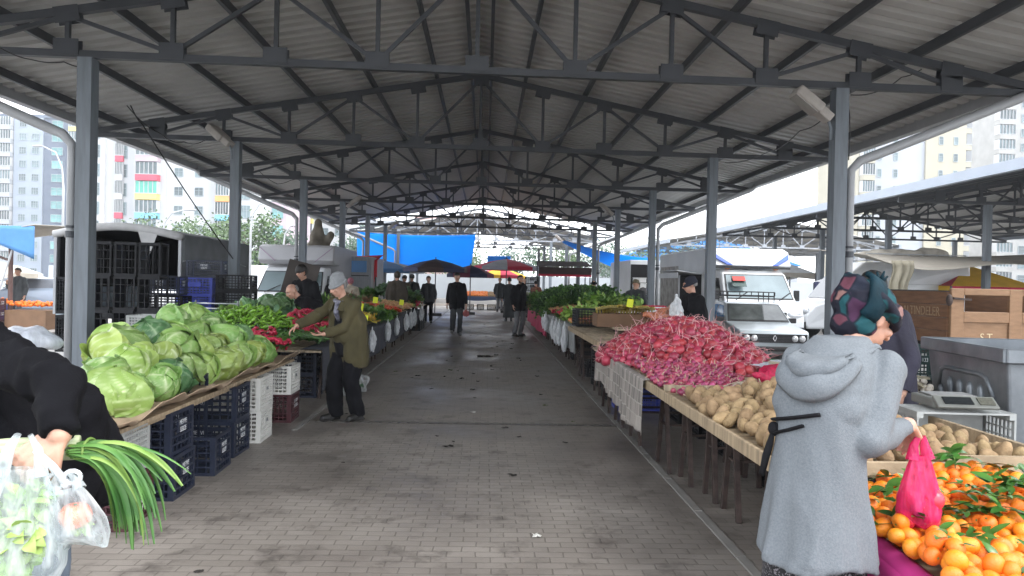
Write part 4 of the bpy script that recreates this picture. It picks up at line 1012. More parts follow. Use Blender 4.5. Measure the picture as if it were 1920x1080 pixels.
def figure(label, loc, rz, J, top, legs, shoe, hat=None, hair=None, vox=.012, sk=None, top_hem=.06, wide=1.0, puff=.016, lpuff=.012, belly=0, handl={}, handr={}, face=True, fold=.012, skirt=None, group=None, hem_cut=True, collar=True, beard=None, zloc=0, sleeve=True):
    H=J['H']; s=H/1.72; sk=sk or skin; root=thing('person',label,'person',(loc[0],loc[1],zloc),rz,group)
    # one continuous body
    b=MB(); torso_caps(b,J,-.012,.02,wide); b.cap(J['sc']+J['u']*.01,J['head']+J['Rh']@V((0,.02,-.03)),.055*s,.05*s)
    head_parts(b,J['head'],J['Rh'],s)
    for k,q in (('l',1),('r',-1)):
        chainy(b,[J['sh'+k],J['el'+k],J['wr'+k]],[.05*s,.04*s,.027*s]); chainy(b,[J['hi'+k],J['kn'+k],J['an'+k]],[.085*s,.056*s,.038*s]); b.cap(J['an'+k],J['toe'+k],.036*s,.028*s)
        hp=handl if q>0 else handr; d=hp.get('d',(J['wr'+k]-J['el'+k])); n=hp.get('n',V((-q*.9,.0,0))+V((0,-.4,0)))
        hand_parts(b,J['wr'+k],d,n,s*.97,hp.get('curl',.35),hp.get('thumb',.4),hp.get('side',-q))
    remesh(b,'body',sk,vox,root,1)
    if face: eyes(root,J['head'],J['Rh'],s)
    # jacket
    b=MB(); torso_caps(b,J,puff,top_hem*H,wide,belly)
    if collar: b.tube([J['sc']+J['u']*.0,J['neck']+J['u']*.02*H],[.062*s,.058*s],14)
    if sleeve:
        for k in 'lr':
            w=J['wr'+k]+(J['el'+k]-J['wr'+k])*.06
            chainy(b,[J['sh'+k],J['el'+k]],[.058*s+puff*.6,.046*s+puff*.6]); b.cap(J['el'+k],J['el'+k]+(w-J['el'+k])*.2,.046*s+puff*.6); b.tube([J['el'+k],w],[.046*s+puff*.6,.036*s+puff*.5],14)
    fo=folds(fold,9,loc[0]); P0=J['pel']-J['u']*(top_hem*H+.05*H); u=J['u']
    def dj(c,n):
        d=fo(c,n); t=(c+d-P0).dot(u)
        if hem_cut and t<0 and abs(c.x)<.3 : d=d-u*t
        return d
    tj=remesh(b,'jacket' if legs is not None else 'coat',top,max(vox,.009),root,2,dj)
    # trousers or skirt
    b=MB()
    if skirt:
        z0=J['pel'].z+.02; z1=skirt[1]; b.loft([[(V((J['pel'].x,J['pel'].y,0))+V(((.17+.06*t)*s*cos(a)*(1+.03*sin(7*a+3*t)),(.13+.06*t)*s*sin(a),z0+(z1-z0)*t))) for a in [2*pi*j/36 for j in range(36)]] for t in [i/10 for i in range(11)]])
        b.build('skirt',skirt[0],root,True)
    else:
        for k,q in (('l',1),('r',-1)):
            ank=J['an'+k]+(J['kn'+k]-J['an'+k])*.06
            b.cap(J['pel']+V((q*.045*H,0,.02)),J['hi'+k],.075*s+lpuff,.088*s+lpuff); b.cap(J['hi'+k],J['kn'+k],.09*s+lpuff,.062*s+lpuff); b.cap(J['kn'+k],J['kn'+k]+(ank-J['kn'+k])*.3,.062*s+lpuff,.058*s+lpuff); b.tube([J['kn'+k],ank,J['an'+k]-V((0,0,.02))],[.062*s+lpuff,.05*s+lpuff,.048*s+lpuff],14)
        remesh(b,'trousers',legs,max(vox,.011),root,2,folds(fold*.9,8,3,.8))
    for k in 'lr':
        a=J['an'+k]; t=J['toe'+k]; b=MB(); b.cap(a+V((0,.03,-.015*s)),V((t.x,t.y,a.z-.035*s)),.045*s,.04*s); b.cap(a+V((0,.01,.01)),a+V((0,.02,.04)),.05*s,.048*s)
        b.box((a+t)/2+V((0,.01,-.0)) if False else V(((a.x+t.x)/2,(a.y+t.y)/2+.01,a.z-.075*s+.012)),(.085*s,.27*s,.022))
        remesh(b,'shoe',shoe,.01,root,1)
    c,R=J['head'],J['Rh']
    if hair: shell(V(c)+R@V((0,.012*s,.02*s)),R,(.084*s,.102*s,.104*s),hair[1] if len(hair)>1 else (lambda p:p.z>.1+.45*(-p.y) or (p.y>.25 and p.z>-.55) ),'hair',hair[0],root,.008*s,wob=.05,wf=9)
    if beard: shell(V(c)+R@V((0,-.02*s,-.04*s)),R,(.06*s,.07*s,.08*s),lambda p:p.z<-.15 and p.y<.3 and (p.z<-.5 or abs(p.x)>.55),'beard',beard,root,.004*s)
    if hat:
        b=MB(); rings=[]
        zz=hat.get('z',.012); tp=hat.get('top',.13); bul=hat.get('bulge',1.0)
        for i in range(13):
            t=i/12; r=(sqrt(max(0,1-(max(0,t-.25)/.75)**2.4)) if t>.25 else 1)*bul*(1.0+.04*sin(t*9)); r=max(r,.02)
            rings.append([c+R@(V(((.084*r)*cos(a)*(1+.012*sin(9*a)),.012+.02*t+.104*r*sin(a)*(1+.012*sin(9*a+1)),zz+(tp)*t+.02*sin(a)*(1-t)))*s) for a in [2*pi*j/28 for j in range(28)]])
        b.loft(rings,cap=True); o=b.build(hat.get('name','beanie'),hat['m'],root,True)
        b=MB(); b.tube([c+R@(V((.087*cos(a)*bul,.012+.107*sin(a)*bul,zz+.02*sin(a)+.012))*s) for a in [2*pi*j/28 for j in range(29)]],.017*s,8,False,1); b.build('turn_up' if hat.get('name','beanie')=='beanie' else 'band',hat['m'],o,True)
    return root
denim=mat('denim',(.06,.085,.12),.85,0,col2=(.11,.14,.18),vs=5,bump=.3,bs=200,rnd=.05)
greyden=mat('grey_denim',(.1,.105,.115),.85,0,col2=(.2,.205,.215),vs=4,bump=.3,bs=200)
olive=mat('olive_suede',(.04,.034,.013),.9,0,col2=(.08,.066,.028),vs=5,bump=.35,bs=90)
blk_tr=mat('black_trousers',(.006,.006,.008),.9,0,.25,5,.3,150,spec=.2)
dkgrey=mat('dark_grey_cloth',(.035,.038,.042),.85,0,.25,6,.3,150)
navy_cl=mat('navy_cloth',(.018,.016,.032),.75,0,.25,6,.3,60)
brown_cl=mat('brown_cloth',(.05,.04,.03),.85,0,.25,6,.3,150)
shoe_b=mat('black_shoe',(.012,.011,.01),.5,0,.2,9); shoe_g=mat('grey_trainer',(.18,.18,.18),.6,0,.4,20)
hairb=mat('black_hair',(.012,.009,.008),.55,0,.3,40,.6,120); hairg=mat('grey_hair',(.2,.19,.18),.7,0,.25,60)
wool_g=mat('grey_wool',(.24,.25,.26),.95,0,.12,30,.8,160); wool_n=mat('navy_wool',(.018,.02,.032),.95,0,.2,30,.8,160)
# --- man in green jacket
JG=pose(1.56,.1,0,hl=(-.05,-.32,.95),hr=(-.28,-.66,.96),fl=(.1,.06),fr=(-.08,-.1),hy=-.15,hp=.38,hunch=.2)
rz=RD(-36)
g=figure('man in an olive green jacket and grey beanie picking radish bunches',(-1.48,8.25),rz,JG,olive,blk_tr,shoe_b,hat={'m':wool_g,'top':.15,'z':.03},hair=(hairg,lambda p:p.z>-.45 and p.y>.1 and p.z<.3),vox=.008,top_hem=.1,wide=1.12,puff=.028,lpuff=.035,belly=.02,handl={'d':(-.8,-.4,-.1),'n':(0,-.1,1),'curl':.3,'side':1},handr={'d':(-.2,-.8,-.55),'n':(.2,-.3,-1),'curl':.45,'side':1},fold=.016)
H=1.56; fr=[]
b=MB()
C_=JG['chest']; P_=JG['pel']; u_=JG['u']
for dz in range(12):
    t=dz/11; c=P_-u_*.12+u_*(.42*t)
    fr.append([c+V((x*(1.0+.1*(1-t)),-(.128+.04*(1-abs(2*t-1))+y),0)) for x,y in ((-.07,-.05),(-.05,.012),(0,.022),(.05,.012),(.07,-.05))])
b.loft(fr,cap=True,close=True); b.build('jumper',black_cloth,g,True)
b=MB(); b.tube([JG['neck']+V((.07*cos(a),-.015+.075*sin(a),-.02+.01*sin(2*a))) for a in [2*pi*j/20 for j in range(21)]],.022,8,False); 
b.tube([JG['neck']+V((.02,-.09,-.03)),JG['sc']+V((.03,-.14,-.08)),JG['chest']+V((.02,-.155,.03))],[.03,.028,.02],8); b.build('scarf',mat('striped_scarf',(.03,.03,.05),.9,0,col2=(.25,.25,.3),vs=28),g,True)
for q in (-1,1):   # open collar flaps
    b=MB(); b.grid(lambda u,v:(JG['neck']+V((q*(.05+.055*u),-.075-.05*v+.03*u,-.01-.1*v-.02*u))),4,5); o=b.build('collar',olive,g,True); o.modifiers.new('t','SOLIDIFY').thickness=.008
# --- walking man with a red bag, in the aisle
JW=pose(1.75,.02,0,hl=(.27,-.1,.83),hr=(-.27,.12,.86),fl=(.09,-.02),fr=(-.1,.14,.05),hy=-.35,hp=.12)
wm=figure('young man in black walking down the aisle with a small bag of red radishes',(-.8,21.3),RD(5),JW,black_cloth,dkgrey,shoe_g,hair=(hairb,lambda p:p.z>.3 or (p.y>.2 and p.z>-.4)),vox=.012,puff=.014)
hb=JW['wrl']; 
o=remesh((lambda b:(b.ell((0,0,-.24),(.1,.07,.085)),b.cap((0,0,-.02),(0,0,-.2),.012,.035),b)[-1])(MB()),'carrier_bag',film('red_bag',(.6,.2,.2),.6,.25,25),.012,smooth=1,disp=crinkle(.03,22)); o.location=M.Rotation(RD(5),3,'Z')@hb+V((-.8,21.3,-.02)); tag(o,'small red bag carried by the man walking in the aisle','carrier bag')
# --- man behind him
figure('man in dark clothes walking close behind the young man in the aisle',(-.87,23.2),RD(170),pose(1.74),dkgrey,blk_tr,shoe_b,hair=(hairb,),vox=.016)
# --- man with hand to his face, right of the aisle
JF=pose(1.72,.05,0,hl=(.06,-.16,1.53),fl=(.08,.02),fr=(-.1,.06),hy=-.3,hp=.05)
figure('bearded man in a black hoodie holding a hand to his face',(.98,21.4),RD(35),JF,black_cloth,greyden,shoe_b,hair=(hairb,),beard=hairb,vox=.012,puff=.02,handl={'d':(-.1,-.2,1),'n':(0,1,.2),'curl':.6,'side':1})
figure('person in a long dark coat standing behind the bearded man',(.95,29.5),RD(185),pose(1.7),dkgrey,None,shoe_b,skirt=(dkgrey,.15),hair=(hairb,),vox=.018,top_hem=.15)
figure('shopper in dark coat and pale trousers at the far orange stall',(.75,38.6),RD(170),pose(1.72),dkgrey,greyden,shoe_b,hat={'m':wool_g,'top':.1,'z':.02},vox=.02)
# --- sellers and shoppers, left
figure('person in a black hood and coat behind the green peppers',(-3.05,13.0),RD(-25),pose(1.76,.12,hp=.4,hunch=.15),black_cloth,blk_tr,shoe_b,hair=(hairb,lambda p:p.z>.05 or p.y>-.2),vox=.013,wide=1.1,puff=.03)
figure('bald man bending down next to the hooded person',(-2.72,11.7),RD(-60),pose(1.66,.75,hp=.5,hy=.2,shift=.25,hunch=.25),black_cloth,blk_tr,shoe_b,hair=(hairg,lambda p:p.y>.35 and abs(p.z)<.4),vox=.013,puff=.03)
figure('person in a grey hooded coat with their back turned, behind the left stalls',(-2.55,21.7),RD(175),pose(1.75),brown_cl,blk_tr,shoe_b,hair=(brown_cl,lambda p:True),vox=.016,wide=1.1,puff=.03)
figure('woman in a black headscarf behind the left stalls',(-4.1,20.2),RD(60),pose(1.62,hp=.2),black_cloth,None,shoe_b,skirt=(black_cloth,.1),hair=(black_cloth,lambda p:p.y>-.6 or abs(p.x)>.6),vox=.016,puff=.02)
figure('stout person in a cream shawl with pink headscarf behind the left stalls',(-3.75,20.8),RD(175),pose(1.55,.1,hp=.3),mat('cream_shawl',(.4,.35,.28),.95,0,.2,9),None,shoe_b,skirt=(brown_cl,.1),hair=(mat('pink_scarf',(.35,.13,.17),.9,0,.4,40),lambda p:p.y>-.6 or abs(p.x)>.7),vox=.016,puff=.04,wide=1.15)
figure('man in an olive coat bending at the far left stall',(-2.9,26.2),RD(160),pose(1.7,.2,hp=.4),mat('khaki_coat',(.11,.1,.07),.9,0,.2,6),blk_tr,shoe_b,hair=(hairb,),vox=.018,puff=.025)
figure('man in a dark jacket beside the olive coat man',(-2.6,26.6),RD(190),pose(1.72),dkgrey,blk_tr,shoe_b,hair=(hairb,),vox=.018)
figure('man with black hair behind the far chard pile',(-2.05,27.2),RD(0),pose(1.68,.2),dkgrey,blk_tr,shoe_b,hair=(hairb,),vox=.018)
# --- right side
JB=pose(1.66,.1,0,hl=(.0,-.3,1.2),hr=(-.2,-.3,1.15),hy=-.2,hp=.25)
figure('seller in a navy beanie and black jacket behind the radish mound',(3.05,10.7),RD(-75),JB,black_cloth,blk_tr,shoe_b,hat={'m':wool_n,'top':.13,'z':.0},vox=.01,puff=.035,wide=1.1,hair=(hairg,lambda p:p.y>.2 and p.z<.1 and p.z>-.5))
o=remesh((lambda b:(b.ell((0,0,-.17),(.1,.08,.15)),b.cap((0,0,.06),(0,0,-.06),.02,.06),b)[-1])(MB()),'carrier_bag',bagw,.012,smooth=1,disp=crinkle(.03,18)); o.location=(2.68,10.35,1.36); tag(o,'pale carrier bag held up by the seller in the navy beanie','carrier bag')
figure('seller in a brown knit cap beyond the bananas',(3.55,17.6),RD(150),pose(1.66,.1),dkgrey,blk_tr,shoe_b,hat={'m':mat('brown_wool',(.14,.12,.08),.95,0,.3,40,.8,160),'top':.12,'z':0},vox=.014,puff=.03)
figure('seated seller in a dark jacket beside the knit cap seller',(4.05,19.6),RD(-50),pose(1.6,.12,hp=.1),black_cloth,blk_tr,shoe_b,hair=(hairb,),vox=.014,puff=.03)
figure('man in a dark jacket half hidden behind the young seller',(4.2,20.6),RD(-20),pose(1.64),navy_cl,blk_tr,shoe_b,hair=(hairb,),vox=.016,puff=.03)
figure('woman in a grey patterned headscarf bending between the sellers',(3.75,18.6),RD(110),pose(1.5,.35,hp=.4),mat('grey_pattern',(.08,.08,.09),.9,0,.4,30),None,shoe_b,skirt=(dkgrey,.1),hair=(mat('grey_scarf',(.13,.12,.12),.9,0,.5,40),lambda p:True),vox=.016)
figure('man in a black flat cap behind the parsley heap',(3.3,22.6),RD(-10),pose(1.62,.15,hp=.15),black_cloth,blk_tr,shoe_b,hat={'m':black_cloth,'top':.08,'z':.03,'bulge':1.05,'name':'flat_cap'},vox=.014,puff=.03)
figure('person in a rust jacket by the dark crates behind the parsley',(2.1,30.5),RD(200),pose(1.6,.1),mat('rust_jacket',(.2,.08,.05),.9,0,.3,8),blk_tr,shoe_b,hair=(hairb,),vox=.018)
# --- far left man
JL=pose(1.74,0,0,hr=(-.13,-.3,1.28),fl=(.13,0),fr=(-.13,0),hp=.15)
figure('man in a grey jacket with one hand raised, standing by the parked cars',(at(35,520,24).x,24.0),RD(-12),JL,mat('grey_jacket',(.05,.055,.06),.85,0,.2,6),mat('grey_trousers',(.06,.065,.075),.85,0,.2,6),shoe_b,hair=(hairb,),vox=.014,puff=.02,zloc=OUT,handr={'d':(.1,-.3,1),'n':(1,0,0),'curl':.7,'side':1})
# --- navy seller behind the woman
figure('seller in a navy padded jacket standing behind the grey cardigan woman',(2.86,5.25),RD(-70),pose(1.66,.12,hp=.3),navy_cl,mat('navy_trousers',(.02,.022,.035),.85),shoe_b,hair=(hairb,),vox=.011,puff=.035,wide=1.08,top_hem=.1)
# ================================================================== foreground woman in grey cardigan
knit=mat('grey_knit',(.125,.139,.152),.95,0,col2=(.168,.183,.198),vs=160,bump=.3,bs=260,det=5,spec=.15)
def scarf_mat():
    m=mat('floral_scarf',(.01,.01,.016),.75,0,.2,6,.2,60,spec=.15); nt=m.node_tree; L=nt.links.new; b=nt.nodes['Principled BSDF']
    tc=nn(nt,'ShaderNodeTexCoord'); no=nn(nt,'ShaderNodeTexNoise'); no.inputs['Scale'].default_value=9; L(tc.outputs['Object'],no.inputs['Vector'])
    ad=nn(nt,'ShaderNodeVectorMath',operation='MULTIPLY_ADD'); ad.inputs[1].default_value=(.05,.05,.05); L(no.outputs['Color'],ad.inputs[0]); L(tc.outputs['Object'],ad.inputs[2])
    vo=nn(nt,'ShaderNodeTexVoronoi'); vo.inputs['Scale'].default_value=17; L(ad.outputs[0],vo.inputs['Vector'])
    vo2=nn(nt,'ShaderNodeTexVoronoi',feature='DISTANCE_TO_EDGE'); vo2.inputs['Scale'].default_value=17; L(ad.outputs[0],vo2.inputs['Vector'])
    sp=nn(nt,'ShaderNodeSeparateColor'); L(vo.outputs['Color'],sp.inputs[0]); cr=nn(nt,'ShaderNodeValToRGB'); cr.color_ramp.interpolation='CONSTANT'; e=cr.color_ramp.elements
    e[0].position=0; e[0].color=(.012,.012,.02,1); e[1].position=.38; e[1].color=(.012,.06,.07,1)
    for p,c in ((.55,(.015,.018,.03)),(.68,(.1,.035,.05)),(.8,(.05,.02,.045)),(.9,(.2,.11,.1))): q=e.new(p); q.color=(*c,1)
    L(sp.outputs[0],cr.inputs[0]); mx=nn(nt,'ShaderNodeMix',data_type='RGBA'); mx.inputs[6].default_value=(.01,.012,.02,1); L(cr.outputs[0],mx.inputs[7])
    mr=nn(nt,'ShaderNodeMapRange'); mr.inputs[1].default_value=.03; mr.inputs[2].default_value=.12; L(vo2.outputs['Distance'],mr.inputs[0]); L(mr.outputs[0],mx.inputs[0]); L(mx.outputs[2],b.inputs['Base Color']); return m
scarfm=scarf_mat()
wx,wy,wr=1.19,2.6,RD(130)
JQ=pose(1.66,.05,0,hl=(.02,-.36,1.06),hr=(-.2,-.26,1.09),fl=(.1,0),fr=(-.1,0),hp=.5,hy=-.45,hunch=.82)
JQ['elr'],JQ['wrr']=ik(JQ['shr'],(-.2,-.27,1.07),.28,.25,(.1,.9,-.45))
root=thing('person','woman in a long grey knitted cardigan and floral headscarf holding a pink bag','person',(wx,wy,0),wr)
H=1.66; s=H/1.72
b=MB(); torso_caps(b,JQ,-.04,.02,.9); b.cap(JQ['sc']+V((0,0,.01)),JQ['head']+JQ['Rh']@V((0,.02,-.03)),.055,.05); head_parts(b,JQ['head'],JQ['Rh'],s)
for k,q in (('l',1),('r',-1)):
    chainy(b,[JQ['sh'+k],JQ['el'+k],JQ['wr'+k]],[.038,.036,.029]); chainy(b,[JQ['hi'+k]+V((0,.03,0)),JQ['kn'+k]+V((0,.07,0)),JQ['an'+k]],[.065,.045,.036]); b.cap(JQ['an'+k],JQ['toe'+k],.036,.028)
    hand_parts(b,JQ['wr'+k],V((.15*q*-1,-.75,-.55)),V((0.1,.55,-.8)),1.0,.75,.9,-q)
remesh(b,'body',skin,.006,root,1); eyes(root,JQ['head'],JQ['Rh'],s)
# coat: rings from collar to hem, with folds growing downwards, plus sleeves
b=MB(); rings=[]; P_=JQ['pel']
prof=[(1.375,.085,.08,-.16),(1.345,.125,.11,-.13),(1.29,.15,.13,-.09),(1.21,.16,.14,-.045),(1.11,.152,.132,-.015),(1.0,.15,.13,0),(.9,.162,.14,.0),(.78,.176,.154,.005),(.68,.188,.168,.01),(.6,.2,.18,.015)]
for z,rx,ry,oy in prof:
    k=1.5*max(0,(1.05-z)/.5)
    rings.append([(rx*cos(a)*(1+k*(.045*sin(6*a+.5)+.03*sin(11*a+z*3))), oy+ry*sin(a)*(1+k*(.05*sin(7*a+1)+.03*sin(13*a))), z+.012*sin(3*a)*k) for a in [2*pi*j/64 for j in range(64)]])
b.loft(rings[::-1]); [(b.cap(JQ['chest']+JQ['X']*q*.07,JQ['sc']+JQ['X']*q*.09-JQ['u']*.06,.1,.09),b.cap(JQ['sc']+JQ['X']*q*.14-JQ['u']*.03,JQ['sc']+JQ['X']*q*.03+JQ['u']*.02,.072,.07)) for q in (-1,1)]
for k,q in (('l',1),('r',-1)):
    w=JQ['wr'+k]+(JQ['el'+k]-JQ['wr'+k])*.06
    chainy(b,[JQ['sh'+k]+V((-q*.02,0,-.01)),JQ['el'+k]],[.072,.058]); b.cap(JQ['el'+k],JQ['el'+k]+(w-JQ['el'+k])*.3,.058,.053); b.tube([JQ['el'+k],w],[.058,.04],16)
fo=folds(.012,7,2,.35)
remesh(b,'cardigan',knit,.009,root,2,lambda c,n: fo(c,n)*(1 if c.z>.62 else .2))
# apron strings across the back, laid on the cloth
from mathutils.bvhtree import BVHTree
strapm=mat('black_strap',(.008,.008,.01),.85,spec=.2)
card_=[c for c in kids(root) if c.name.startswith('cardigan')][0]; bvh=BVHTree.FromPolygons([v.co for v in card_.data.vertices],[p.vertices for p in card_.data.polygons])
def bk(a,z,o=.006):
    d=V((cos(a),sin(a),0)); h=bvh.ray_cast(V((0,0,z))+d*.6,-d); return (h[0] if h[0] else V((0,0,z))+d*.2)+d*o
# hood lying on the shoulders and upper back
nk=JQ['neck']
def hood(k,za,zb,o0,th):
    b=MB()
    def fn(u,t):
        a=-.05+3.3*u; e=(a-1.6)/1.65; top=V((.098*cos(a),nk.y+.012+.085*sin(a),nk.z+.012+.012*cos(2*a))); zl=za+(zb-za)*e*e
        lo=bk(a,min(1.3,zl),.004)
        p=top.lerp(lo,t); q=bk(a,max(zl,1.3-(1.3-zl)*t),0) if t>.4 else p
        if t>.4: w=min(1,(t-.4)/.35); q=bk(a,1.3+(zl-1.3)*((t-.4)/.6) if zl<1.3 else zl,.004); p=p.lerp(q,w)
        c_=V((0,nk.y*.5,p.z)); d=(p-c_); d.z=.25*d.length; d.normalize()
        return p+d*((o0+.02*sin(pi*min(1,t*1.02)))*(1-.75*e*e)*(1 if t<.96 else .3)+.006*sin(a*5+t*6+k)*t)
    b.grid(fn,48,18); return b
hb=hood(0,1.17,1.3,.012,.02).build('hood',knit,root,True); md=hb.modifiers.new('t','SOLIDIFY'); md.thickness=.018; md.offset=-1
h2=hood(2,1.245,1.32,.03,.02).build('hood_edge',knit,hb,True); md=h2.modifiers.new('t','SOLIDIFY'); md.thickness=.016; md.offset=-1
b=MB(); b.tube([bk(a,1.075+.03*(a-.4)) for a in [.15+.1*i for i in range(20)]],.016,6,True,.4)
b.tube([bk(a,1.02+.05*(a-.4)) for a in [.3+.1*i for i in range(14)]],.013,6,True,.4)
b.ell(bk(.55,1.045,.012),(.02,.018,.026)); b.tube([bk(.55,1.03,.014),bk(.5,.99,.016),bk(.46,.94,.02),bk(.42,.87,.022)],[.009,.014,.015,.012],6,True,.4)
b.build('apron_strings',strapm,root,True)
b=MB(); b.loft([[(V(((.17+.03*t)*cos(a)*(1+.03*sin(8*a)),.01+(.15+.03*t)*sin(a),.62-.52*t))) for a in [2*pi*j/40 for j in range(40)]] for t in [i/8 for i in range(9)]])
pat=mat('speckled_skirt',(.008,.008,.01),.9,0,col2=(.16,.15,.16),vs=130,det=1); pat.node_tree.nodes['Map Range'].inputs[1].default_value=.56; pat.node_tree.nodes['Map Range'].inputs[2].default_value=.6
b.build('skirt',pat,root,True)
for k in 'lr':
    a=JQ['an'+k]; t=JQ['toe'+k]; b=MB(); b.cap(a+V((0,.03,-.015)),V((t.x,t.y,a.z-.035)),.045,.04); remesh(b,'shoe',shoe_b,.01,root,1)
# headscarf wound into a turban
c=JQ['head']; R=JQ['Rh']; b=MB()
b.ell(c+R@V((0,.04,.055)),(.098,.118,.082),R); b.ell(c+R@V((0,.1,.03)),(.092,.07,.085),R); b.ell(c+R@V((0,-.045,.065)),(.078,.052,.043),R); b.ell(c+R@V((0,.085,-.05)),(.074,.05,.07),R); b.ell(c+R@V((-.05,.05,-.04)),(.035,.05,.05),R); b.ell(c+R@V((.05,.05,-.04)),(.035,.05,.05),R)
for k in range(4):
    q=-.5+.33*k; b.tube([c+R@V((.1*cos(a),.03+.122*sin(a),.05+q*.05+.03*sin(a)+.045*q*cos(a))) for a in [2*pi*j/24 for j in range(25)]],.016,8,True)
sc_=remesh(b,'headscarf',scarfm,.007,root,4,lambda c_,n:n*(.007*(.5-abs(NZ.noise(V((c_.x*24,c_.y*10,c_.z*24))))*1.6)))
teal=mat('teal_silk',(.005,.022,.032),.7,0,.3,14,.3,60,spec=.15)
b=MB()
Tp=lambda a,o=0: c+R@V((-.104*cos(a)-o*cos(a),.085+.01*sin(3*a),.04+.105*sin(a)+o*sin(a)))
b.loft([[Tp(a,.006)+R@V((0,w_,0)) for w_ in (-.036,-.012,.012,.036)]+[Tp(a,-.012)+R@V((0,w_,0)) for w_ in (.036,.012,-.012,-.036)] for a in [-.7+.2*i for i in range(12)]])
for j in range(7): a=-.6+.2*j; b.tube([c+R@V((-.02,.045,.135)),c+R@V((-.02+.035*sin(a),.045+.02*cos(j*2),.165+.012*cos(j)))],[.012,.003],5)
b.build('scarf_tail',teal,sc_,True)
# pink bag in her hand
hw=M.Rotation(wr,3,'Z')@((JQ['wrr']+JQ['wrl'])/2)+V((wx,wy,0))
hx=M.Rotation(wr,3,'Z')@JQ['wrr']+V((wx,wy,0))
pk=film('pink_bag_film',(.8,.05,.22),.5,.12,42,7)
def bagmesh(h,w,d,seed=0,lobes=((0,0,-.8,1),),handles=True,sq=1):
    b=MB(); rings=[]; n=40
    for i in range(25):
        t=i/24; z=-.3*h*(1-t)*0-h*(.22+.78*t); wd=w*(.42+.58*min(1,t*1.7)**.75)*(1-.18*max(0,t-.82)/.18); dp=d*(.2+.8*min(1,t*1.25))*(1-.45*max(0,t-.86)/.14)
        rings.append([(wd/2*cos(a)*(1+.03*sin(9*a+seed+t*3)), dp/2*sin(a)*(1+(.25*(1-t))*sin(11*a+seed)+.06*sin(6*a+t*7)), z+.02*sin(2*a+seed)*t) for a in [2*pi*j/n for j in range(n)]])
    b.loft(rings,cap=False); b.add([p for p in rings[-1]],[tuple(range(n))])
    if handles:
        for q in (-1,1):
            for i in range(1): b.tube([(q*w*.06,0,0),(q*w*.14,.006,-h*.1),(q*w*.2,0,-h*.27)],[.011,.018,.03],12,False,.55)
    return b
o=bagmesh(.31,.17,.12,1).build('carrier_bag',pk,smooth=True); o.location=hx+V((.06,.02,-.045)); o.rotation_euler=(0,0,.25); tag(o,'glossy pink carrier bag hanging from the woman\'s hand over the mandarins','carrier bag'); bx=o.location.copy()
rm=mat('tomato_in_bag',(.6,.03,.06),.35,0,.15,9)
pf=round_fruit('tomato',rm,.038,.9,False)
heap([pf],[(bx.x+dx,bx.y+dy,bx.z-.30+dz) for dx,dy,dz in ((-.05,0,0),(.04,.01,.0),(0,-.02,.05),(-.03,.02,.07),(.05,0,.07))],'red tomato inside the pink carrier bag','tomatoes inside the pink bag')

# ================================================================== foreground bending man in black
root=thing('person','man in a black jacket and jeans bending at the left edge, holding leeks','person',(0,0,0))
X0=at(140,860,2.35)
J={'H':1.75,'pel':V((-1.36,2.45,.98)),'u':V((-.93,.12,.38)).normalized(),'X':V((.1,1,0)).normalized()}
u=J['u']=V((-.8,.1,.6)).normalized(); J['chest']=J['pel']+u*.26; J['sc']=J['pel']+u*.52; J['neck']=J['sc']+u*.06; J['Rh']=M.Rotation(-pi/2,3,'Z')@M.Rotation(1.0,3,'X'); J['head']=J['neck']+u*.16+V((0,0,-.02))
J['shr']=V((-1.55,2.22,1.235)); J['elr']=V((-1.15,2.02,1.235)); J['wrr']=V((-1.165,1.98,1.125))
J['elr']=at(112,722,2.05); J['shr']=at(-40,655,2.2); wr_=at(112,815,1.97); J['wrr']=wr_
J['shl']=J['sc']+V((0,.2,-.02)); J['ell']=J['shl']+V((-.1,.15,-.25)); J['wrl']=J['ell']+V((-.15,.1,-.2))
J['hir']=J['pel']+V((0,-.1,-.05)); J['hil']=J['pel']+V((0,.1,-.05)); J['knr']=V((-1.34,2.28,.5)); J['anr']=V((-1.42,2.36,.08)); J['knl']=V((-1.62,2.62,.52)); J['anl']=V((-1.75,2.75,.08))
b=MB(); 
for q in (-.09,.09): chainy(b,[J['pel']+V((0,q,0)),J['chest']+V((0,q,0)),J['sc']+V((0,q*.8,0))],[.1,.1,.07])
b.cap(J['sc'],J['head'],.06,.055); head_parts(b,J['head'],J['Rh'],1.02)
for k in 'lr':
    chainy(b,[J['sh'+k],J['el'+k],J['wr'+k]],[.045,.038,.03]); chainy(b,[J['hi'+k],J['kn'+k],J['an'+k]],[.09,.06,.04]); b.cap(J['an'+k],J['an'+k]+V((-.15,0,-.04)),.036,.03)
hd=(at(70,852,1.95)-wr_); hand_parts(b,wr_,hd,V((.1,1,-.25)),1.15,.9,.8,1); hand_parts(b,J['wrl'],V((-.2,.1,-.3)),V((0,-1,0)),1,.4,.4,1)
remesh(b,'body',skin,.006,root,1)
jk=mat('black_jacket',(.0035,.0035,.005),.9,0,.25,6,.25,200,spec=.15)
b=MB(); sd=V((0,1,0))
for q in (-.1,.1): chainy(b,[J['pel']+V((.03,q,-.09)),J['pel']+V((-.02,q,.0)),J['chest']+V((0,q,0)),J['sc']+V((0,q,0))],[.135,.14,.145,.125])
b.cap(J['sc']+V((0,-.15,0)),J['shr'],.1,.09); b.cap(J['sc']+V((0,.15,0)),J['shl'],.1,.09)
tl=[at(140,770,2.35),at(140,845,2.35),at(110,890,2.33)]
chainy(b,[J['pel']+V((.02,0,.05))]+tl,[.13,.085,.075,.05])
for k in 'lr':
    w=J['wr'+k]+(J['el'+k]-J['wr'+k])*.02
    chainy(b,[J['sh'+k],J['el'+k]],[.075,.06]); b.cap(J['el'+k],J['el'+k]+(w-J['el'+k])*.3,.06,.055); b.tube([J['el'+k],w],[.058,.045],16)
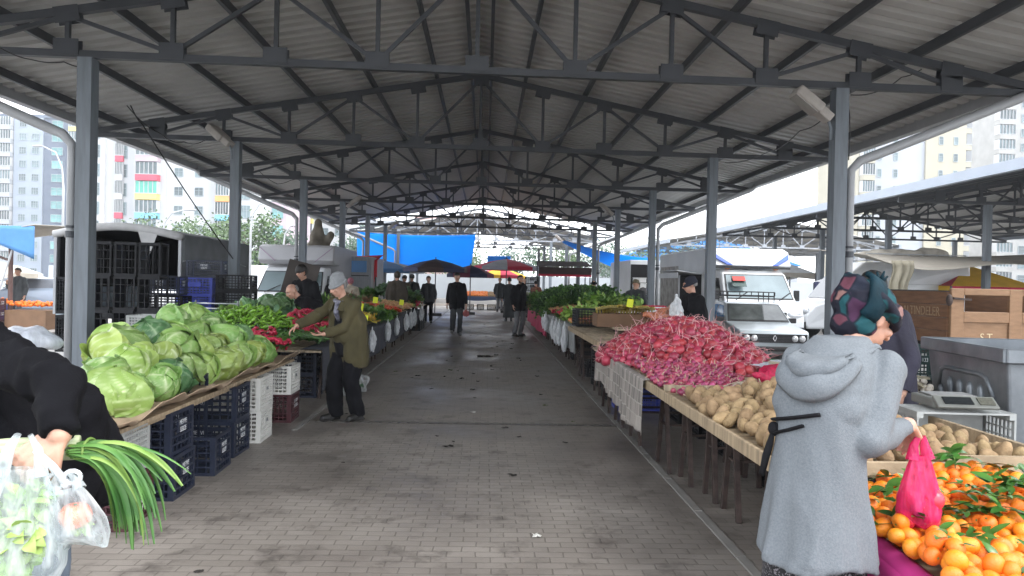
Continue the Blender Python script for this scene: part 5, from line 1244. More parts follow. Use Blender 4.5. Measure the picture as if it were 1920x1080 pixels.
remesh(b,'jacket',jk,.009,root,2,folds(.022,11,4,.7))
b=MB()
for k in 'lr': b.cap(J['hi'+k],J['kn'+k],.105,.085); b.cap(J['kn'+k],J['kn'+k]+(J['an'+k]-J['kn'+k])*.4,.085,.08); b.tube([J['kn'+k],J['an'+k]],[.085,.07],16)
b.cap(J['hir'],J['hil'],.12); remesh(b,'trousers',denim,.01,root,2,folds(.014,9,9,.8))
for k in 'lr':
    b=MB(); b.cap(J['an'+k]+V((.03,0,-.02)),J['an'+k]+V((-.16,0,-.04)),.045,.04); remesh(b,'shoe',shoe_b,.01,root,1)
shell(J['head']+J['Rh']@V((0,.012,.02)),J['Rh'],(.086,.104,.106),lambda p:p.z>.2 or p.y>.2,'hair',hairb,root)
# leeks held in his hand, leaves hanging to the right
hp_=at(95,846,2.01)
root=thing('leek_bundle','bundle of long green leeks hanging from the bending man\'s hand','leeks',hp_)
b=MB(); rn=random.Random(8); wl=mat('leek_white',(.4,.45,.27),.4,0,.12,10)
for k in range(9): 
    o=V((0,rn.uniform(-.02,.02),rn.uniform(-.025,.025))); b.tube([V((-.3,-.02,-.02))+o,V((-.1,-.01,0))+o,V((.07,.02,.005))+o],[.013,.014,.014],8)
b.build('white_shafts',wl,root,True)
lk=[mat('leek_green',(.035,.115,.025),.5,0,col2=(.1,.22,.05),vs=9,stretch=(1,1,1)),mat('leek_pale_green',(.13,.24,.045),.5,0,col2=(.22,.33,.08),vs=9)]
for k in range(64):
    b=MB(); a=rn.uniform(0,1)**.75; ang=.12-1.3*a; L=rn.uniform(.22,.36)*(1-.12*abs(a-.5)); w=rn.uniform(.006,.0125)
    p=V((.06+rn.uniform(-.01,.03),rn.uniform(-.03,.03),rn.uniform(-.012,.02))); d=V((cos(.25-a*.55),rn.uniform(-.22,.12),sin(.25-a*.5))).normalized(); vs=[]; g0=rn.uniform(.04,.15)+a*.24; N=12
    for i in range(N+1):
        q=i/N; s_=V((0,1,0)).cross(d).normalized() if k%2 else V((0,1,.3)).normalized(); ww=w*(1-.75*q**3)*(1 if q>.05 else .8)
        vs+=[p-s_*ww,p+V((0,-.003,.002)),p+s_*ww]; p=p+d*(L/N)
        d=(d+V((0,0,-g0*(1.2 if q>.15 else .3)))+V((rn.uniform(-.03,.03),rn.uniform(-.03,.03),0))).normalized()
    fs=[]
    for i in range(N): c0=3*i; fs+=[(c0,c0+1,c0+4,c0+3),(c0+1,c0+2,c0+5,c0+4)]
    b.add(vs,fs); b.build('leaf_blade',lk[0 if rn.random()<.8 else 1],root,True)
b=MB(); b.tube([V((.1,.035*cos(a),.03*sin(a)+.005)) for a in [2*pi*j/14 for j in range(15)]],.004,5,False); b.build('tie',mat('green_tie',(.12,.2,.04),.6),root,True)
# big clear bag of lettuce, and a smaller one with a tomato
clr=film('clear_bag_film',(.8,.86,.88),.34,.12,34,5)
bg_=bagmesh(.37,.23,.17,3,handles=True).build('carrier_bag',clr,smooth=True); bp=at(45,815,1.87); bg_.location=bp; bg_.rotation_euler=(0,0.06,.2); tag(bg_,'large clear plastic bag full of lettuce held by the bending man','carrier bag')
lets=[leafy('lettuce_plant',k,lm('pale_lettuce',(.2,.34,.06),(.33,.47,.14)),80,.14,.04,1.8,curl=1.5,stem=.05) for k in (91,92)]
heap(lets,[(bp.x+dx,bp.y+dy,bp.z+dz) for dx,dy,dz in ((0,0,-.29),(-.04,.01,-.22),(.035,-.01,-.24),(0,.01,-.17))],'pale lettuce head inside the large clear bag','lettuce inside the large clear bag',s=(.4,.5),tilt=1)
b=MB(); b.tube([(0,0,0),(.01,0,-.06),(-.005,0,-.14)],[.018,.014,.01],8); o=b.build('lettuce_stalk',mat('pale_stalk',(.35,.4,.2),.6),smooth=True); o.location=bp+V((-.02,0,-.365)); tag(o,'pale stalk poking out under the large clear bag','stalk')
b2=bagmesh(.19,.14,.11,5,handles=True).build('carrier_bag',clr,smooth=True); bp2=at(118,885,1.9); b2.location=bp2; b2.rotation_euler=(0,-.25,.1); tag(b2,'small knotted clear bag with a big tomato','carrier bag')
b=MB(); b.tube([V((.022*cos(a)-.02,-.0,.02*sin(a)+.012)) for a in [2*pi*j/12 for j in range(13)]],.006,6,False); b.tube([V((.02*cos(a)+.02,-.005,.016*sin(a)+.012)) for a in [2*pi*j/12 for j in range(13)]],.006,6,False); b.ell((0,0,0),(.014,.012,.014)); b.tube([(0,0,0),(-.02,0,.05),(-.05,0,.1)],[.012,.01,.008],8)
k_=b.build('knot',bagw,b2,True); k_.location=(0,0,-.03)
bt=round_fruit('tomato',mat('orange_tomato',(.68,.12,.03),.3,0,col2=(.75,.2,.06),vs=6),.043,.88,True,grn_stem); bt.location=at(141,966,1.91); bt.scale=(.9,.9,.9); tag(bt,'big orange-red tomato inside the small knotted bag','tomato')
put(lets[0],at(146,984,1.915),(.3,0,0),.2,'few green leaves under the tomato in the small bag')
# ================================================================== vehicles
tyre=mat('tyre_rubber',(.015,.015,.016),.8,0,.2,20); rimm=mat('wheel_rim',(.4,.41,.43),.4,.5,.2,6)
trim=mat('black_trim',(.015,.015,.017),.5,0,.2,9); lampm=mat('lamp_glass',(.7,.72,.75),.08,.3,.1,30); ambm=mat('amber_lens',(.7,.2,.02),.2)
wsm=mat('windscreen',(.23,.29,.31),.05,0,col2=(.13,.17,.18),vs=.9,spec=.8); bluegl=mat('blue_reflection_glass',(.015,.19,.5),.08,0,.15,1.5,spec=.8)  # blue of the side glass is a painted tarp reflection
def wheel(root,x,y,r=.32,w=.2):
    b=MB(); b.loft([[(xx,y+rr*cos(a),r+rr*sin(a)) for a in [2*pi*j/24 for j in range(24)]] for xx,rr in ((x-w/2,r*.72),(x-w/2,r*.93),(x-w*.35,r),(x+w*.35,r),(x+w/2,r*.93),(x+w/2,r*.72))]); wo=b.build('wheel',tyre,root)
    s=1 if x>0 else -1; b=MB()
    b.loft([[(x+s*(w/2+o),y+rr*cos(a),r+rr*sin(a)) for a in [2*pi*j/20 for j in range(20)]] for o,rr in ((-.02,r*.64),(.006,r*.64),(.012,r*.56),(-.01,r*.3),(.02,r*.2),(.02,.01))]); b.build('rim',rimm,wo)
def shell_body(root,prof,w,zb,zt,tum,m,name='body',bv=.04):
    hw=lambda z: w/2*(1-tum*max(0,min(1,(z-zb)/(zt-zb)))); n=len(prof)
    vs=[(-hw(z),y,z) for y,z in prof]+[(hw(z),y,z) for y,z in prof]
    fs=[tuple(range(n-1,-1,-1)),tuple(range(n,2*n))]+[(i,(i+1)%n,(i+1)%n+n,i+n) for i in range(n)]
    b=MB(); b.add(vs,fs); o=b.build(name,m,root); bevel(o,bv,3,20); return hw
def pane(root,pts,m,name,off=(0,0,0),t=.012,parent=None):
    b=MB(); P=[V(p)+V(off) for p in pts]; nrm=(P[1]-P[0]).cross(P[-1]-P[0]).normalized(); n=len(P)
    b.add(P+[p+nrm*t for p in P],[tuple(range(n-1,-1,-1)),tuple(range(n,2*n))]+[(i,(i+1)%n,(i+1)%n+n,i+n) for i in range(n)]); return b.build(name,m,parent or root)
def sidewin(root,hw,poly,m,name='side_window'):
    for s in (-1,1):
        P=[(s*(hw(z)+.004),y,z) for y,z in poly]; P=P if s>0 else P
        b=MB(); Q=[V(p) for p in P]; b.add(Q+[q+V((s*.008,0,0)) for q in Q],[tuple(range(len(P)))[::-s],tuple(range(len(P),2*len(P)))[::s]]+[(i,(i+1)%len(P),(i+1)%len(P)+len(P),i+len(P)) for i in range(len(P))]); b.build(name,m,root)
def front_quad(hw,a,c,k0=.9,k1=.88,i0=.06,i1=.06):
    (y0,z0),(y1,z1)=a,c; q0=(y0+(y1-y0)*i0,z0+(z1-z0)*i0); q1=(y1+(y0-y1)*i1,z1+(z0-z1)*i1)
    return [(-hw(q0[1])*k0,*q0),(hw(q0[1])*k0,*q0),(hw(q1[1])*k1,*q1),(-hw(q1[1])*k1,*q1)]
def van_cab(root,w,m,H=2.0,hood=1.12,mirror=True):
    prof=[(.08,.32),(0,.42),(0,.72),(.1,.98),(.62,hood),(1.25,H-.12),(1.5,H),(2.15,H+.02),(2.2,.34)]
    hw=shell_body(root,prof,w,hood,H,.1,m,bv=.06)
    pane(root,front_quad(hw,prof[4],prof[5],.94,.93,.03,.02),trim,'windscreen_seal',(0,-.004,.004),.01)
    ws=pane(root,front_quad(hw,prof[4],prof[5],.9,.89,.07,.07),wsm,'windscreen',(0,-.012,.012),.01)
    sidewin(root,hw,[(.95,hood+.1),(1.45,H-.25),(1.95,H-.25),(1.95,hood+.08)],glass)
    b=MB(); b.box((0,-.02,.42),(w*.98,.1,.2)); bevel(b.build('bumper',trim,root),.03)
    b=MB(); b.box((0,.025,.82),(w*.5,.09,.2)); gr=b.build('grille',trim,root)
    for s in (-1,1):
        b=MB(); b.ell((s*w*.38,.09,.84),(w*.12,.1,.13)); b.build('headlight',lampm,root,True)
        if mirror: b=MB(); b.box((s*(w/2+.14),.95,hood+.15),(.16,.08,.3)); b.bar((s*w*.48,1.0,hood+.05),(s*(w/2+.1),.95,hood+.05),.03); bevel(b.build('mirror',trim,root),.02)
        b=MB(); b.bar((s*w*.3-.1,.57,hood+.015),(s*w*.3+.32,.78,hood+.24),.02); b.build('wiper',trim,root)
    return hw,ws
# --- covered truck at the left
t=thing('covered_truck','old truck with a grey tarpaulin canopy, open dark back towards the crates','truck',(-6.75,14.0,OUT))
cvm=mat('grey_tarpaulin',(.17,.18,.19),.8,0,.2,2.5,.3,12); shade_blk=mat('shade_black',(.006,.006,.008),.95); blw=mat('pale_blue_paint',(.45,.55,.62),.5,0,.2,3)  # the near-black carries the shade of unlit interiors
def arch(w,h0,h1,n=12): return [(-w/2,h0)]+[(-w/2+w*i/n,h1+.17*sin(pi*i/n)) for i in range(n+1)]+[(w/2,h0)]
A=arch(2.3,1.35,2.42)
def strip(A,ys,zo=0):
    b=MB(); b.loft([[(x*(1+.008*sin(y*7+x*3)),y,z+zo-.02*abs(sin(y*2.2))) for x,z in A] for y in ys],cap=False,close=False); return b
o=strip(A,[k*.23 for k in range(18)]).build('canopy',cvm,t,True); o.modifiers.new('t','SOLIDIFY').thickness=.01
b=MB(); A2=[(x*.98,z-.03) for x,z in A]; b.loft([[(x,y,z) for x,z in A2] for y in (.12,3.85)],cap=False,close=False); b.add([(x,3.8,z) for x,z in A2],[tuple(range(len(A2)))]); b.build('canopy_shade',shade_blk,t)  # black inner skin added to paint the shade under the canopy
b=MB(); b.tube([(x*1.01,-.02,z+.0-.06) for x,z in A[1:-1]],.075,10); b.build('rolled_flap',mat('pale_tarp',(.42,.42,.42),.8,0,.15,4,.4,10),t,True)
b=MB(); b.add([(.35,-.05,2.5),(.75,-.05,2.5),(.58,-.06,2.02),(.5,-.06,2.02)],[(0,1,2,3)]); o=b.build('flap_tail',mat('pale_tarp',(.42,.42,.42)),t); o.modifiers.new('t','SOLIDIFY').thickness=.012
b=MB(); b.box((0,1.95,.88),(2.2,3.9,.1)); b.build('bed_floor',dark,t)
for s in (-1,1): b=MB(); b.box((s*1.13,1.95,1.15),(.05,3.9,.48)); b.build('side_board',blw if s<0 else cvm,t)
b=MB(); b.box((-.9,-.02,.95),(.4,.04,.9)); b.build('tail_board',blw,t); 
for s in (-1,1): b=MB(); b.bar((s*1.12,-.03,.9),(s*1.12,-.03,2.42),.05); b.build('post',pvc,t); b=MB(); b.box((s*.95,-.06,.78),(.25,.06,.1)); b.build('tail_lamp',mat('red_lens',(.4,.01,.01),.2),t)
b=MB(); b.tube([(1.165,k*.3,1.92+.03*sin(k*2)) for k in range(13)],.012,6); b.build('lacing_rope',pvc,t)
for x in (-.9,.9):
    for y in (.9,3.2): wheel(t,x,y,.42,.26)
# --- white box van at the left
t=thing('box_van','white van with a grey box body, facing the left stalls','van',(-5.85,21.9,OUT))
hw,ws=van_cab(t,2.05,white,1.98,1.2)
boxm=mat('grey_box_panel',(.42,.42,.44),.5,0,.06,1.5); 
b=MB(); b.prism([(1.55,2.08),(1.3,2.2),(1.45,2.62),(1.7,2.68),(5.6,2.68),(5.6,.6),(2.35,.6),(2.35,2.08)],-1.15,1.15,'x'); bevel(b.build('box_body',boxm,t),.03)
for s in (-1,1): b=MB(); b.bar((s*1.12,1.33,2.6),(s*.6,1.25,2.16),.02,.02); b.build('stripe',mat('mauve_stripe',(.3,.2,.3),.5),t)
b=MB(); b.box((.42,.935,1.6),(.72,.012,.42),M.Rotation(-.73,3,'X')); sg=b.build('window_card',mat('dark_green_card',(.015,.05,.045),.4),t)
text('ZEYNEP',.2,'lettering',mat('print_pale',(.55,.62,.62),.5),sg,M.Translation((.45,.925,1.62))@M.Rotation(pi/2-.73,4,'X'),.001,.85)
for x in (-.9,.9):
    for y in (.8,4.2): wheel(t,x,y,.33,.2)
b=MB(); b.box((0,0,0),(.55,.03,1.9)); o=b.build('leaning_board',mat('dark_board',(.06,.05,.045),.8,0,.3,3)); o.location=(-3.42,13.3,.9); o.rotation_euler=(RD(-8),RD(14),.2); tag(o,'dark brown board leaning by the hooded person','board')
# grey metal box body behind
t=thing('box_trailer','grey metal box trailer standing behind the white box van','trailer',(-3.9,26.3,OUT))
b=MB(); b.box((-1.05,1.6,1.5),(1.9,3.0,1.9)); bevel(b.build('box_body',mat('ribbed_metal',(.3,.31,.33),.5,.2,.12,4,stretch=(9,1,1)),t),.02); b=MB(); b.box((-.75,.085,2.1),(.95,.03,.4)); b.build('blue_panel',mat('blue_panel',(.12,.3,.6),.4,0,.1,2),t); b=MB(); b.bar((-1.6,.08,1.78),(-.2,.08,1.78),.03); b.build('rail',trim,t)
for x in (-1.85,-.25): wheel(t,x,1.8,.3,.18)
# --- silver hatchback with roof rack
silv=mat('silver_paint',(.42,.47,.5),.3,.35,.05,2,coat=.5)
t=thing('estate_car','old silver car with a black roof rack parked behind the radishes','car',(6.3,16.0,OUT),RD(-4)); t.scale=(.93,.93,.93)
pr=[(.1,.22),(0,.36),(.0,.74),(.06,.8),(1.25,.93),(1.85,1.38),(2.3,1.43),(3.7,1.39),(4.15,.95),(4.22,.5),(4.15,.24)]
hw=shell_body(t,pr,1.62,.93,1.43,.17,silv,bv=.05)
pane(t,front_quad(hw,pr[4],pr[5],.95,.94,.03,.03),trim,'windscreen_seal',(0,-.004,.004),.01); pane(t,front_quad(hw,pr[4],pr[5],.9,.89,.09,.09),mat('car_windscreen',(.03,.035,.035),.05,0,col2=(.1,.11,.11),vs=2.5,spec=.8),'windscreen',(0,-.012,.012),.01)
sidewin(t,hw,[(1.55,.99),(1.95,1.32),(2.4,1.34),(2.4,.98)],bluegl); sidewin(t,hw,[(2.5,.98),(2.5,1.34),(3.3,1.32),(3.3,.98)],bluegl,'rear_side_window')
b=MB(); b.box((0,-.005,.62),(1.5,.05,.2)); gr=b.build('grille',trim,t)
b=MB(); 
for k in range(5): b.box((0,-.033,.55+.035*k),(.9,.008,.008))
b.build('grille_bars',mat('dark_chrome',(.1,.1,.11),.3,.6),gr)
b=MB(); e=.06
for p,q in (((0,.07),(.042,0)),((.042,0),(0,-.07)),((0,-.07),(-.042,0)),((-.042,0),(0,.07))): b.bar((p[0],-.045,.63+p[1]),(q[0],-.045,.63+q[1]),.016)
b.build('diamond_emblem',mat('chrome',(.7,.7,.72),.15,1),gr)
for s in (-1,1):
    for x in (.64,.47): b=MB(); b.ell((s*x,-.025,.62),(.078,.045,.078)); b.build('headlight',lampm,t,True)
    b=MB(); b.box((s*(.81+.1),1.5,.98),(.2,.06,.13)); bevel(b.build('mirror',trim,t),.02)
    b=MB(); b.bar((s*.3-.25,1.27,.96),(s*.3+.22,1.42,1.06),.015); b.build('wiper',trim,t)
b=MB(); b.box((0,-.06,.38),(1.62,.14,.11)); bevel(b.build('bumper',trim,t),.03)
b=MB()
for z in (1.58,1.68): 
    for s in (-1,1): b.bar((s*.6,1.95,z),(s*.6,3.4,z),.022)
    b.bar((-.6,1.95,z),(.6,1.95,z),.022); b.bar((-.6,3.4,z),(.6,3.4,z),.022)
for k in range(7): b.bar((-.6,2.0+.23*k,1.565),(.6,2.0+.23*k,1.565),.016)
for s in (-1,1):
    for k in range(4): b.bar((s*.6,2.0+.46*k,1.41),(s*.6,2.0+.46*k,1.69),.022)
for k in range(5): b.bar((-.6+.3*k,1.95,1.58),(-.6+.3*k,1.95,1.68),.018)
b.build('roof_rack',trim,t)
for x in (-.7,.7):
    for y in (.72,3.4): wheel(t,x,y,.29,.17)
# --- box truck behind it
t=thing('box_truck','white box truck with blue diagonal stripes over the cab and an opened side','truck',(8.15,21.2,OUT)); t.scale=(1.0,1.0,1.06)
hw,ws=van_cab(t,2.15,white,2.08,1.22)
b=MB(); b.prism([(2.3,.62),(2.3,2.16),(1.35,2.2),(1.6,2.62),(1.95,2.72),(8.4,2.72),(8.4,.62)],-1.2,1.2,'x'); bevel(b.build('box_body',mat('white_box_panel',(.6,.62,.64),.45,0,.08,1.2),t),.03)
st=mat('blue_stripe',(.03,.1,.5),.4)
for s in (-1,1):
    b=MB(); b.add([(s*1.15,1.43,2.42),(s*1.15,1.52,2.55),(s*.62,1.33,2.22),(s*.78,1.33,2.22)],[(0,1,2,3)]); o=b.build('stripe',st,t); o.modifiers.new('t','SOLIDIFY').thickness=.03; o.modifiers['t'].offset=0
b=MB(); b.box((0,1.32,2.14),(2.3,.06,.05)); b.build('roof_lip',trim,t)
for s in (-1,1): b=MB(); b.ell((s*.75,1.45,2.12),(.09,.05,.03)); b.build('marker_lamp',ambm,t,True)
b=MB(); b.box((-.6,.83,1.75),(.42,.012,.4),M.Rotation(-.72,3,'X')); b.build('window_card',mat('dark_green_card',(.015,.05,.045),.4),t); b=MB(); b.box((-.6,.815,1.82),(.38,.012,.16),M.Rotation(-.72,3,'X')); b.build('red_card',mat('red_card',(.5,.03,.02),.5),t)
b=MB(); b.box((-1.205,3.9,1.35),(.02,2.6,1.2)); b.build('side_opening_shade',shade_blk,t)  # dark sheet on the closed box, painted shade of an opened side
b=MB(); b.box((-1.6,3.9,2.0),(.8,2.6,.03),M.Rotation(.12,3,'Y')); b.box((-1.98,3.9,1.9),(.02,2.6,.16)); b.build('side_flap',mat('white_box_panel',(.6,.62,.64)),t)
b=MB(); b.box((-1.21,6.8,1.5),(.02,2.6,1.5)); b.build('printed_panel',mat('stone_print',(.3,.29,.27),.7,0,.4,4,det=7),t)
for x in (-.95,.95):
    for y in (.8,6.6): wheel(t,x,y,.36,.22)
# --- farther box truck with crates
t=thing('box_truck','grey white box truck with a dark open back, far right behind the sellers','truck',(7.6,33.5,OUT))
b=MB(); b.box((0,2.6,1.75),(2.2,5.2,2.1)); bevel(b.build('box_body',mat('white_box_panel',(.6,.62,.64)),t),.03); b=MB(); b.box((-.6,-.01,1.7),(.9,.03,1.8)); b.build('open_back_shade',shade_blk,t)  # black sheet on the solid box paints the shaded inside
for x in (-.9,.9): wheel(t,x,1.2,.36,.22)
for y in (4.4,): wheel(t,-.9,y,.36,.22); wheel(t,.9,y,.36,.22)
wfoam=MB(); wfoam.box((0,0,.1),(.5,.34,.17)); wfoam.box((0,0,.2),(.52,.36,.03)); wf=None
for k in range(9):
    for j in range(2):
        if wf is None: wf=bevel(wfoam.build('foam_box',mat('white_foam',(.75,.76,.77))),.01)
        put(wf,(6.35+j*.6,30.6,OUT+.22*k),(0,0,U(-.08,.08)),1,'white foam box in the tall stack by the far box truck','foam boxes stacked by the far truck')
for o in sc.objects:
    if o.name.startswith('foam_box') and o.parent is None: o['category']='foam box'
# --- long white van seen from its side
t=thing('panel_van','long white panel van with a loaded roof rack, seen from its side','van',(10.6,25.3,OUT),RD(-90))
pr=[(.1,.34),(0,.45),(.02,.8),(.3,1.1),(.85,1.3),(1.6,2.3),(2.0,2.62),(5.6,2.62),(5.7,.36)]
hw=shell_body(t,pr,2.0,1.3,2.6,.12,white,bv=.08); pane(t,front_quad(hw,pr[4],pr[5],.9,.85,.06,.1),glass,'windscreen',(0,-.01,.01)); sidewin(t,hw,[(1.25,1.4),(1.85,2.1),(2.35,2.1),(2.35,1.38)],glass)
for s in (-1,1): b=MB(); b.ell((s*.75,.12,.92),(.2,.12,.14)); b.build('headlight',lampm,t,True); b=MB(); b.box((s*1.0,3.6,1.05),(.03,2.6,.03)); b.box((s*.985,3.6,1.9),(.03,2.6,.015)); b.build('rub_strip',mat('pale_trim',(.5,.52,.53),.5),t)
b=MB(); b.box((0,-.02,.45),(1.96,.12,.25)); bevel(b.build('bumper',trim,t),.03)
b=MB()
for z in (2.72,2.9):
    for s in (-1,1): b.bar((s*.8,2.1,z),(s*.8,5.5,z),.03)
for k in range(8):
    b.bar((-.8,2.1+.48*k,2.72),(.8,2.1+.48*k,2.72),.03)
    for s in (-1,1): b.bar((s*.8,2.1+.48*k,2.6),(s*.8,2.1+.48*k,2.9),.03)
b.build('roof_rack',pvc,t)
b=MB(); b.ell((0,3.8,2.9),(.7,1.6,.22)); b.ell((.2,4.6,2.95),(.5,.6,.2)); remesh(b,'roof_load',mat('canvas',(.38,.35,.3),.9,0,.2,4),.06,t,1,crinkle(.08,3))
for x in (-.88,.88):
    for y in (1.0,4.4): wheel(t,x,y,.36,.22)
# --- wooden trailer
wo=mat('brown_boards',(.15,.07,.035),.65,0,col2=(.24,.12,.06),vs=2.5,bump=.3,bs=25,stretch=(1,1,9),det=6); wo2=mat('ochre_boards',(.21,.115,.058),.6,0,col2=(.29,.165,.088),vs=3,bump=.25,bs=25,stretch=(2,1,6),det=6)
cream=mat('stencil_cream',(.6,.48,.3),.7,0,.25,30)
t=thing('wooden_trailer','wooden sided farm trailer with stencilled letters, right behind the steel bin','trailer',(7.0,11.0,OUT))
b=MB(); 
for k in range(4): b.box((0.0,1.72,.98+.2*k),(.04,3.36,.192))
b.build('side_board',wo,t)
fr=MB(); W_=2.5
for x,w_ in ((.1,.2),(1.0,.2),(1.9,.2),(2.42,.16)): fr.box((x,-.0,1.24),(w_,.06,.98))
for z,h in ((1.68,.1),(1.3,.16),(.8,.1)):
    for x0,x1 in ((.2,.9),(1.1,1.8),(2.0,2.34)): fr.box(((x0+x1)/2,0,z),(x1-x0,.06,h))
bevel(fr.build('tail_frame',wo2,t),.006,1)
b=MB()
for x0,x1 in ((.2,.9),(1.1,1.8),(2.0,2.34)): b.box(((x0+x1)/2,.015,1.035),(x1-x0,.03,.37))
tp=b.build('tail_panel',wo2,t)
TX=lambda x,z: M.Translation((x,-.003,z))@M.Rotation(pi/2,4,'X')
text('S.T',.17,'lettering',cream,tp,TX(.57,.99),.0015,.9); text('ALİ İ',.21,'lettering',cream,tp,TX(1.4,1.02),.0015,.85)
text('ALTINDELER',.2,'lettering',mat('faded_stencil',(.36,.25,.15),.8,0,.3,30),t,M.Translation((-.0225,.72,1.36))@M.Rotation(-pi/2,4,'Z')@M.Rotation(pi/2,4,'X'),.0015,.9)
b=MB(); b.box((1.25,1.72,.85),(2.4,3.36,.06)); b.build('bed_floor',dark,t); b=MB(); b.box((2.48,1.72,1.3),(.04,3.36,.8)); b.build('side_board',wo,t); b=MB(); b.box((1.25,3.42,1.3),(2.4,.04,.8)); b.build('front_board',shade_blk,t)
b=MB(); b.bar((.02,-.04,1.58),(.3,-.04,1.56),.03); b.ell((-.03,-.03,1.55),(.05,.04,.09)); b.build('latch',rust,t)
b=MB(); b.bar((.4,.1,.7),(.4,3.3,.7),.1); b.bar((2.1,.1,.7),(2.1,3.3,.7),.1); b.bar((1.25,3.3,.7),(1.25,4.2,.65),.08); b.build('chassis',rust,t)
for x in (.3,2.2): wheel(t,x,1.9,.38,.24)
for k in range(5): C(blk,8.0,12.0+.45*k,.78,0,'black crate lying inside the wooden trailer','crates inside the trailer')
# --- galvanised bin, crate with scale
galv=mat('galvanised_sheet',(.13,.145,.16),.45,.55,col2=(.27,.29,.31),vs=3.5,bump=.25,bs=18,det=8)
t=thing('steel_bin','big galvanised steel bin with pressed ribs behind the mandarins','bin',(3.6,5.0,0),-.11)
b=MB(); 
def ring(z,k): return [(-.0+k,-.0+k,z),(1.15-k,k,z),(1.15-k,1.15-k,z),(k,1.15-k,z)]
b.loft([ring(.12,.08),ring(1.08,0)],cap=True); bevel(b.build('tub',galv,t),.02)
b=MB(); 
for a,c in (((-.03,-.03),(1.18,-.03)),((-.03,1.18),(1.18,1.18)),((-.03,-.03),(-.03,1.18)),((1.18,-.03),(1.18,1.18))): b.bar((*a,1.12),(*c,1.12),.035,.1)
bevel(b.build('rim',galv,t),.008,1)
for k in range(6):
    y=.22+.145*k; b=MB(); h=.88 if 0<k<5 else .8; b.tube([(.012,y,h),(.02,y,h-.04),(.06,y,.25)],[.012,.032,.032],8); b.build('rib',galv,t,True)
b=MB(); b.tube([(.02,.2,.8),(.014,.28,.93),(.012,.36,.95),(.012,.86,.95),(.014,.93,.93),(.02,.98,.8)],.02,8); b.build('top_rib',galv,t,True)
for x in (.1,1.05):
    for y in (.1,1.05): b=MB(); b.box((x,y,.06),(.08,.08,.12)); b.build('foot',trim,t)
cr2=crate('plastic_crate',greyp,rows=7,nl=13,nw=8); b=MB(); b.box((0,0,.0),(.5,.3,.006)); 
for k in range(14):
    for j in range(8):
        if (k+j)%2: b.box((-.22+k*.034,-.13+j*.036,-.004),(.04,.008,.008),M.Rotation(.8,3,'Z'))
        else: b.box((-.22+k*.034,-.13+j*.036,-.004),(.04,.008,.008),M.Rotation(-.8,3,'Z'))
b.build('base_grid',greyp,cr2)
C(cr2,2.95,4.72,.62,0,'grey crate standing on its side beneath the digital scale','crates by the scale',rot=(pi/2,0,-.05))
C(blk,2.98,4.6,0,0,'black crate at the bottom below the scale','crates by the scale'); C(blk,2.98,4.6,.302,0,'black crate in the middle below the scale','crates by the scale')
t=thing('weighing_scale','flat grey digital scale with dark displays resting on a crate','scale',(2.95,4.6,.83),-.1)
b=MB(); b.box((0,0,.035),(.36,.3,.06)); bevel(b.build('base',mat('scale_grey',(.15,.155,.14),.5),t),.012); b=MB(); b.box((0,.05,.07),(.28,.16,.012)); bevel(b.build('pan',mat('worn_pan',(.2,.2,.19),.4,.4),t),.005); b=MB(); b.box((0,-.17,.05),(.36,.1,.02),M.Rotation(.6,3,'X')); bevel(b.build('console',mat('scale_grey',(.3,.31,.28)),t),.004,1)
b=MB(); b.box((-.05,-.178,.062),(.17,.06,.006),M.Rotation(.6,3,'X')); b.build('display',glass,t); b=MB(); b.box((.115,-.178,.062),(.09,.06,.006),M.Rotation(.6,3,'X')); b.build('keypad',mat('keypad',(.09,.09,.07),.5,0,.4,90),t)
grn=crate('plastic_crate',mat('green_plastic',(.008,.03,.028),.45),rows=4,nl=9,nw=6,plate=printw,ptxt='133'); C(grn,3.95,6.75,.75,.0,'dark green crate behind the steel bin, lower edge hidden','crates behind the bin'); C(blk,3.95,6.75,.45,0,'black crate under the dark green crate','crates behind the bin'); C(blk,3.95,6.75,.15,0,'lowest black crate under the dark green crate','crates behind the bin')
b=MB(); b.tube([(3.62+.12*cos(a),6.7,.96+.1*sin(a)) for a in [pi*.5+pi*j/10 for j in range(11)]],.014,6); tag(b.build('hose_loop',mat('green_hose',(.03,.11,.08),.5),smooth=True),'dark green hose loop at the left of the green crate','hose')
# --- crate stacks at the left, by the truck
SG='crates stacked by the covered truck'
tcr=crate('plastic_crate',dark,L=.5,W=.4,H=.3,rows=3,nl=4,nw=3)
for i,(x,lab) in enumerate(((-5.75,'left'),(-5.42,'middle'),(-5.1,'right'))):
    for k in range(4): C(tcr,x,11.2+.06*i,.26+.5*k,0,'tall black crate standing on end, %s column, %s of four'%(lab,('lowest','second','third','topmost')[k]),SG,rot=(0,pi/2,.05*k-.04))
C(navy,-5.2,12.3,1.22,.05,'navy crate lying topmost between the tall crates and the blue stack',SG)
for k in range(4): C(blk,-5.15,12.35,.0+.302*k,.0,'black crate below the navy crate, layer %s'%('one from ground','two','three','four')[k],SG)
C(gry if False else blk,-4.55,11.4,.6,.05,'open lattice black crate just above the cabbages',SG); C(blk,-4.55,11.4,.3,.05,'lattice black crate second from ground behind the cabbages',SG); C(blk,-4.55,11.4,0,.05,'lattice black crate on the ground behind the cabbages',SG)
for k in range(3): C(blu,-5.0,13.2,.6+.302*k,.03*k,'bright blue crate in the stack, %s of three'%('lowest','middle','topmost')[k],SG)
for k in range(2): C(blk,-5.0,13.2,.302*k,.03*k,'black crate supporting the bright blue stack, %s'%('lower','upper')[k],SG)
C(navy,-4.85,13.2,1.51,.1,'pale edged navy crate crowning the bright blue stack',SG)
for k in range(6): C(blk,-4.3,13.1,.302*k*.84,.02*k-.04,'black crate in the stack nearest the white van, level %s'%('one','two','three','four','five','six')[k],SG)
